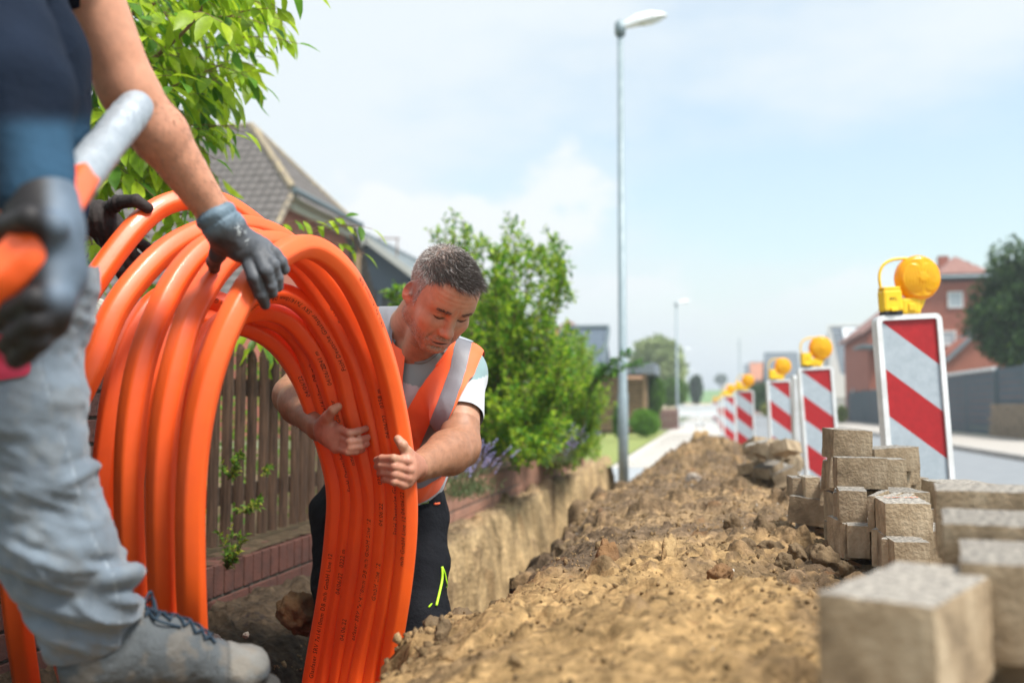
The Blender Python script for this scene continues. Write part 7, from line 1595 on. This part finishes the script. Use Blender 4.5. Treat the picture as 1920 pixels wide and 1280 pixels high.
    def tdisp(V, N):
        u_, v_, D_ = proj(V); x = V@_rt; z = V[:, 2]; w = sstep(.5, .62, z); d = .0055*fbm(x*9, z*9, V@_fw*6, 3, .5, 61)
        rid = lambda q: (1-np.abs(vnoise(q[0], q[1], 1.0, 63)))**2
        d += .0095*rid((x*9+z*3, z*26+x*9))*sstep(.86, .60, z)+.007*rid((x*6-z*3, z*16-x*7))*sstep(.60, .80, z)
        d += .0042*(rid((x*22+z*14, z*48+x*20))-.3)*sstep(.9, .7, z)+.0022*vnoise(x*60+z*40, z*75, V@_fw*50, 66)
        d += .007*(np.sin((z*1.0+x*.35)*95+2*vnoise(x*12, z*6, 0, 3)))*sstep(1010, 1100, v_)*np.exp(-((v_-1150)/110)**2)*.8
        d += .010*np.exp(-((v_-1078)/13)**2)*sstep(170, 250, u_)-.007*np.exp(-((v_-1052)/11)**2)*sstep(150, 230, u_)+.007*np.exp(-((v_-1128)/12)**2)*sstep(170, 250, u_)-.008*np.exp(-((v_-1104)/10)**2)*sstep(170, 245, u_)
        d += .008*np.exp(-(((v_-890)+(u_-150)*.5)/12)**2)*sstep(80, 170, u_)-.005*np.exp(-(((v_-862)+(u_-150)*.3)/9)**2)*sstep(60, 170, u_)
        return d
    def keepp(c, n): u_, v_, D_ = proj(c); return (v_ > 500) & (((c-hemA)@nrm(hemA-kn)) < .010) | ((c-hemA)@_rt < -.15) & (c[:, 2] > .44) & (v_ > 500)
    def colT(V, N):
        u_, v_, D_ = proj(V); c = np.tile([.140, .176, .215], (len(V), 1)); n = fbm(u_/60, v_/60, 0, 3, .5, 71); c = c*(1+.16*n)[:, None]
        c = mixc(c, .15*sstep(.2, .7, fbm(u_/35, v_/50, 0, 3, .6, 73)), [.30, .29, .26]); c = mixc(c, .55*sstep(1130, 1260, v_)*sstep(-.1, .5, fbm(u_/20, v_/20, 0, 2, .6, 75)), [.16, .14, .115])
        seam = np.interp(v_, [620, 700, 780, 860, 900, 1000, 1080, 1150], [60, 78, 105, 132, 140, 170, 212, 225]); w = np.exp(-((u_-seam)/2.0)**2)*(.5+.5*np.sin(v_*1.0)); c = mixc(c, .6*w, [.40, .45, .50]); c = mixc(c, .5*np.exp(-((u_-seam-6)/3)**2), [.12, .145, .17])
        w = np.exp(-((v_-(880-(u_-60)*.10))/2.4)**2)*(u_ < 140)*(u_ > -20); c = mixc(c, .6*w, [.10, .12, .15]); return c
    leg, V, Q, N = finish_sdf('trousers', s, M['trouser_grey'], root, colT, tdisp, keep=keepp); del s
    cen = V[Q].mean(1); u_, v_, D_ = proj(cen); m = inpoly(u_, v_, [(-60, 628), (48, 622), (60, 706), (-60, 716)]) & (N[Q].mean(1)@(-_fw) > 0); V2, Q2, _ = keep_faces(V+N*.003, Q, m); V2 = smooth_rim(V2, Q2)
    if len(Q2): mk('pocket_patch', V2, Q2, M['patch'], root, smooth=True)
    # boots
    def boot(an, heel, toe, up, name='boot', laces=True):
        lo, hi = boxof([an, heel, toe, an+up*.05], .10); s = SDF(lo, hi, .0032); ball = heel*.32+toe*.68; inst = heel*.62+toe*.38
        side = np.cross(nrm(toe-heel), up)
        s.cone(an+up*.0, heel+up*.050, .052, .046, k=.03); s.cone(heel+up*.045, inst+up*.058, .044, .046, k=.03); s.cone(an, inst+up*.062, .046, .040, k=.03); s.cone(inst+up*.055, ball+up*.042, .043, .038, k=.03); s.ell(ball*.35+toe*.65-nrm(toe-heel)*.022+up*.030, (.046, .052, .040), np.stack([nrm(toe-heel), side, up]), k=.02)
        s.cone(heel+up*.008, ball+up*.004, .032, .040, k=.01, sq=(up, 1.9)); s.cone(ball+up*.004, toe-nrm(toe-heel)*.03+up*.006, .042, .040, k=.01, sq=(up, 1.9))
        ax = nrm(toe-heel); Lb = np.linalg.norm(toe-heel)
        def cb(V, N):
            t = (V-heel)@ax/Lb; h = (V-heel)@up; c = np.tile([.075, .085, .092], (len(V), 1)); n = fbm(V[:, 0]*30, V[:, 1]*30, V[:, 2]*30, 3, .6, 81)
            c = mixc(c, sstep(.66, .72, t)*sstep(.004, .012, h), [.17, .165, .15]); c = mixc(c, sstep(.1, .7, n)*.35, [.19, .15, .105]); c = mixc(c, (h < -.004)*1.0, [.035, .033, .03]); c = mixc(c, .7*np.exp(-((t-.69)/.010)**2), [.05, .05, .05]); return c
        def db(V, N): t = (V-heel)@ax/Lb; h = (V-heel)@up; return -.0022*np.exp(-((t-.69)/.010)**2)+.0018*fbm(V[:, 0]*40, V[:, 1]*40, V[:, 2]*40, 3, .5, 83)-.0022*np.exp(-((t-.58)/.008)**2)*(h > .02)-.002*np.exp(-((t-.62)/.007)**2)*(h > .02)
        o, V, Q, N = finish_sdf(name, s, M['boot'], root, cb, db)
        if laces:
            from mathutils.bvhtree import BVHTree
            bv = BVHTree.FromPolygons([tuple(x) for x in V], [tuple(map(int, q)) for q in Q]); mb = MB()
            def on(p): h = bv.find_nearest(Vector(p)); return np.array(h[0])+np.array(h[1])*.0035
            a0 = an+ax*.045+up*.02; a1 = ball+up*.085-ax*.015; k = 7
            for i in range(k):
                t = i/(k-1); c = a0*(1-t)+a1*t; w = .020
                for sg in (-1, 1):
                    p = [on(c+side*w*sg*q+ax*.010*(-q)) for q in (1, .5, 0, -.5, -1)]; mb.tube(catmull(p, 3), .0022, 6)
            for sg in (-1, 1):
                q = a0+side*.01*sg; mb.tube(catmull([on(q), on(q)+up*.016+ax*.012+side*.012*sg, on(q+ax*.03+side*.025*sg)+up*.012, on(q+ax*.015)], 6), .0021, 6)
                mb.tube(catmull([on(q), on(q+ax*.03+side*.03*sg)+up*.006, on(q+ax*.065+side*.032*sg)], 5), .0021, 6)
            mb.build('laces', M['lace'], o, True)
            mb = MB(); t_ = heel*.50+toe*.5
            for q in range(3):
                a = on(heel*.62+toe*.38+side*(-.05)+up*(.03)+ax*.012*q) if False else None
        return o
    upv = nrm(_up*.98-_fw*.05); boot(P(192, 1180, 1.485), P(178, 1296, 1.47), P(512, 1296, 1.57), upv); boot(anF+[0, 0, .02], anF+[-.05, 0, -.06], anF+[.20, -.04, -.06], np.array([0, 0, 1.0]), laces=False)
    # grey knitted glove with dark palm, gripping the pipe
    lo, hi = boxof([P(395, 385, 1.675), P(540, 585, 1.715), P(400, 520, 1.775)], .06); s = SDF(lo, hi, .0026); g = .0022
    s.cone(P(409, 412, 1.675), P(417, 424, 1.685), .0330, .0310, k=.006); s.cone(P(415, 420, 1.683), P(424, 432, 1.695), .0305, .030, k=.01)
    s.cone(P(424, 430, 1.695), P(448, 462, 1.713), .031, .026, k=.015, sq=(_fw, 1.15))
    for f in HF:
        s.cone(P(432, 440, 1.705), P(*f[0]), .022, .0135, k=.012); finger(s, [P(*q) for q in f], .0128, .0100, k=.004)
    s.cone(P(420, 445, 1.710), P(408, 478, 1.735), .022, .015, k=.014); finger(s, [P(408, 478, 1.735), P(401, 490, 1.762), P(402, 502, 1.785)], .0145, .0115)
    def colG(V, N):
        u_, v_, D_ = proj(V); c = np.tile([.085, .092, .105], (len(V), 1)); k1 = (u_-402)*.5+(v_-402)*.86; c = mixc(c, sstep(52, 20, k1), [.145, .205, .255]); c = mixc(c, sstep(16, 12, k1), [.13, .19, .24])
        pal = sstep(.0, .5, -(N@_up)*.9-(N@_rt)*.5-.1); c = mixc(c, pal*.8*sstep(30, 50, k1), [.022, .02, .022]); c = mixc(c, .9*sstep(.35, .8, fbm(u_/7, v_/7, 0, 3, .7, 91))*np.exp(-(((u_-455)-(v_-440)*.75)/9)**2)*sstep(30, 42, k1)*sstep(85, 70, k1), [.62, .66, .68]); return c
    def dG(V, N): u_, v_, D_ = proj(V); k1 = (u_-402)*.5+(v_-402)*.86; return .0030*np.exp(-((k1+1)/7)**2)-.0018*np.exp(-((k1-14)/4)**2)+.0011*np.sin(k1*1.3)*sstep(70, 40, k1)+.0010*fbm(V[:, 0]*60, V[:, 1]*60, V[:, 2]*60, 2, .6, 5)
    finish_sdf('glove', s, M['glove_grey'], root, colG, dG); del s
    # near glove, blue grey back and black palm
    lo, hi = boxof([P(130, 340, 1.0), P(-10, 640, 1.0), P(30, 500, .93), P(30, 500, 1.1)], .05); s = SDF(lo, hi, .0032)
    s.cone(P(78, 378, 1.04), P(88, 430, 1.03), .037, .033, k=.01); s.cone(P(88, 430, 1.03), P(86, 510, 1.02), .033, .036, k=.02, sq=(_fw, 1.1)); s.cone(P(86, 510, 1.02), P(65, 590, 1.02), .036, .026, k=.02)
    for f in HN: s.cone(P(82, 490, 1.03), P(*f[0]), .026, .016, k=.015); finger(s, [P(*q) for q in f], .0142, .0112, k=.004)
    s.cone(P(75, 450, 1.05), P(45, 420, 1.08), .022, .016, k=.014); finger(s, [P(45, 420, 1.08), P(15, 420, 1.10), P(-10, 440, 1.10)], .015, .012)
    def colB(V, N): u_, v_, D_ = proj(V); c = np.tile([.012, .010, .011], (len(V), 1)); w = sstep(72, 112, u_)*sstep(600, 540, v_); return mixc(c, w, [.10, .135, .18])
    finish_sdf('glove', s, M['glove_grey'], root, colB)
person_a()
def person_b():
    hip = P(-300, 560, 1.80); nb = P(-260, 60, 1.78); shF, shN = P(-190, 105, 1.85), P(-330, 120, 1.62); elF = P(-60, 330, 1.92); wrF = P(165, 408, 2.09); elN = P(-420, 380, 1.62); wrN = P(-330, 560, 1.60); HC = P(-215, -70, 1.80)
    kn = [P(-270, 900, 1.8), P(-380, 900, 1.8)]; an = [np.array([kn[0][0], kn[0][1]-.02, .44]), np.array([kn[1][0], kn[1][1]-.02, .44])]
    root = empty('person', hip*[1, 1, 0]+[0, 0, .38], 'third worker almost out of frame, dark brown glove pinching the rear pipe', 'person')
    lo, hi = boxof([hip, nb, shF, shN, elF, wrF, elN, wrN, HC+[0, 0, .1], HC+[.1, .1, 0], HC-[.1, .1, 0]]+kn+an+[P(290, 400, 2.1), P(220, 530, 2.2)], .09); s = SDF(lo, hi, .0055)
    ax = simple_head(s, HC, 60, 30); s.cone(HC-[0, 0, .04], nb, .055, .062, k=.02); s.cone(shF, shN, .065, .065, k=.04); s.cone(nb, shF, .05, .06, k=.03); s.cone(nb, shN, .05, .06, k=.03); s.cone(nb-[0, 0, .12], hip, .125, .12, k=.05)
    for a, b in zip(kn, an): s.cone(hip, a, .09, .058, k=.04); s.cone(a, b, .055, .038, k=.02); s.cone(b, b+[.11, 0, -.03], .036, .03, k=.02)
    s.cone(shF, elF, .06, .046, k=.03); s.cone(elF, wrF, .046, .030, k=.02); s.cone(shN, elN, .06, .046, k=.03); s.cone(elN, wrN, .046, .030, k=.02); s.cone(wrN, wrN+[0, .08, -.02], .03, .022, k=.01)
    for i in range(4): finger(s, [wrN+[-.03+.02*i, .07, -.02], wrN+[-.03+.02*i, .11, -.03], wrN+[-.028+.018*i, .13, -.055]], .010, .008)
    TH = [(196, 398, 2.10), (222, 379, 2.055), (254, 376, 2.035), (277, 390, 2.045)]
    HB = [[(232, 430, 2.13), (252, 447, 2.13), (274, 464, 2.14), (289, 478, 2.15)], [(226, 446, 2.125), (240, 466, 2.125), (256, 484, 2.13), (267, 497, 2.14)], [(217, 458, 2.12), (228, 480, 2.12), (241, 497, 2.125), (250, 510, 2.13)], [(205, 466, 2.115), (214, 490, 2.11), (226, 510, 2.115), (235, 522, 2.12)]]
    s.cone(wrF, P(195, 420, 2.10), .028, .026, k=.01)
    for f in HB: finger(s, [P(200, 425, 2.11)]+[P(*q) for q in f[:-1]], .011, .0085)
    body, V, Q, N = finish_sdf('body', s, M['skin'], root, lambda V, N: np.tile([.5, .25, .16], (len(V), 1))); hair_cap(root, V, N, HC, ax, [.08, .06, .05]); del s
    lo, hi = boxof([P(150, 380, 2.08), P(295, 380, 2.05), P(235, 530, 2.12)], .05); s = SDF(lo, hi, .0028)
    s.cone(P(150, 402, 2.08), P(178, 408, 2.09), .036, .034, k=.01); s.cone(P(178, 408, 2.09), P(205, 432, 2.11), .034, .032, k=.015); s.cone(P(205, 432, 2.11), P(214, 452, 2.12), .033, .026, k=.015)
    s.cone(P(190, 412, 2.10), P(*TH[0]), .028, .020, k=.015); finger(s, [P(*q) for q in TH], .0165, .0118, k=.006)
    for f in HB: s.cone(P(203, 430, 2.11), P(*f[0]), .026, .0145, k=.014); finger(s, [P(*q) for q in f], .0135, .0112, k=.004)
    finish_sdf('glove', s, M['glove_brown'], root, None, lambda V, N: .0012*np.sin((V@_rt)*420)*sstep(P(255, 400, 2.1)@_rt, P(235, 400, 2.1)@_rt, V@_rt)+.001*fbm(V[:, 0]*60, V[:, 1]*60, V[:, 2]*60, 2, .6, 5)); del s
    lo, hi = boxof([hip, nb, shF, shN, elF, wrF, elN, wrN], .16); s = SDF(lo, hi, .008)
    s.cone(shF, shN, .078, .078, k=.04); s.cone(nb, shF, .05, .07, k=.03); s.cone(nb, shN, .05, .07, k=.03); s.cone(nb-[0, 0, .12], hip, .14, .135, k=.05); s.cone(shF, elF, .072, .060, k=.03); s.cone(elF, wrF*.86+elF*.14, .058, .042, k=.02); s.cone(shN, elN, .072, .060, k=.03); s.cone(elN, wrN, .058, .042, k=.02)
    finish_sdf('jacket', s, M['navy'], root, lambda V, N: np.tile([.012, .02, .04], (len(V), 1)), lambda V, N: .005*fbm(V[:, 0]*8, V[:, 1]*8, V[:, 2]*10, 3, .5, 51), keep=lambda c, n: np.linalg.norm(c-(nb+[0, 0, .08]), axis=1) > .075); del s
    lo, hi = boxof([hip]+kn+an, .15); s = SDF(lo, hi, .008); s.cone(hip+[0, 0, .05], hip, .135, .135, k=.04)
    for a, b in zip(kn, an): s.cone(hip, a, .115, .08, k=.04); s.cone(a, b, .078, .065, k=.02)
    finish_sdf('trousers', s, M['trouser_black'], root, None, keep=lambda c, n: c[:, 2] > .45)
    for b in an: mb = MB(); sv, sf = blob(.06, 3, 3, (1.9, .8, .7), .03); mb.add(sv+b+[.05, 0, -.025], sf.tolist()); mb.build('boot', M['black'], root, True)
person_b()
# the free end of the pipe, wrapped in silver tape, held in the near glove
_e = catmull([P(-420, 900, 1.75), P(-330, 700, 1.5), P(-190, 600, 1.1), P(-60, 560, 1.0), P(20, 505, .985), P(82, 430, 1.03), P(150, 335, 1.26)], 12)
def pipe_end():
    V, Fc = sweep(_e, TR*.98, 36, True, prof=PROF); o = mk('conduit_end', V, Fc, M['orange'], coil, smooth=True)
    t = catmull([P(140, 350, 1.235), P(152, 330, 1.265), P(185, 288, 1.34), P(225, 238, 1.42), P(262, 192, 1.49)], 10); n = len(t); r = .0258+.0007*np.sin(np.arange(n)*1.9)+.0006*RNG.normal(size=n); r[-1] = .0185; r[-2] = .0232
    V, Fc = sweep(t, r, 24, True); d = .0009*fbm(V[:, 0]*120, V[:, 1]*120, V[:, 2]*50, 3, .6, 3); V = V+(V-t.mean(0))/np.linalg.norm(V-t.mean(0), axis=1)[:, None]*d[:, None]; mk('silver_tape', V, Fc, M['tape'], o, smooth=True)
pipe_end()

# ================================================================ thin summer haze
hz = bpy.data.materials.new('haze_air'); hz.use_nodes = True; nt = hz.node_tree; nt.nodes.clear()
pv = nt.nodes.new('ShaderNodeVolumePrincipled'); pv.inputs['Color'].default_value = (.86, .93, 1.0, 1); pv.inputs['Density'].default_value = 0.0016; pv.inputs['Anisotropy'].default_value = 0.2
om = nt.nodes.new('ShaderNodeOutputMaterial'); nt.links.new(pv.outputs[0], om.inputs['Volume'])
mb = MB(); mb.box((0, 690, 11), (1900, 1500, 28)); hb = mb.build('haze', hz); tag(hb, 'thin pale summer haze filling the air above the street', 'haze', kind='stuff')
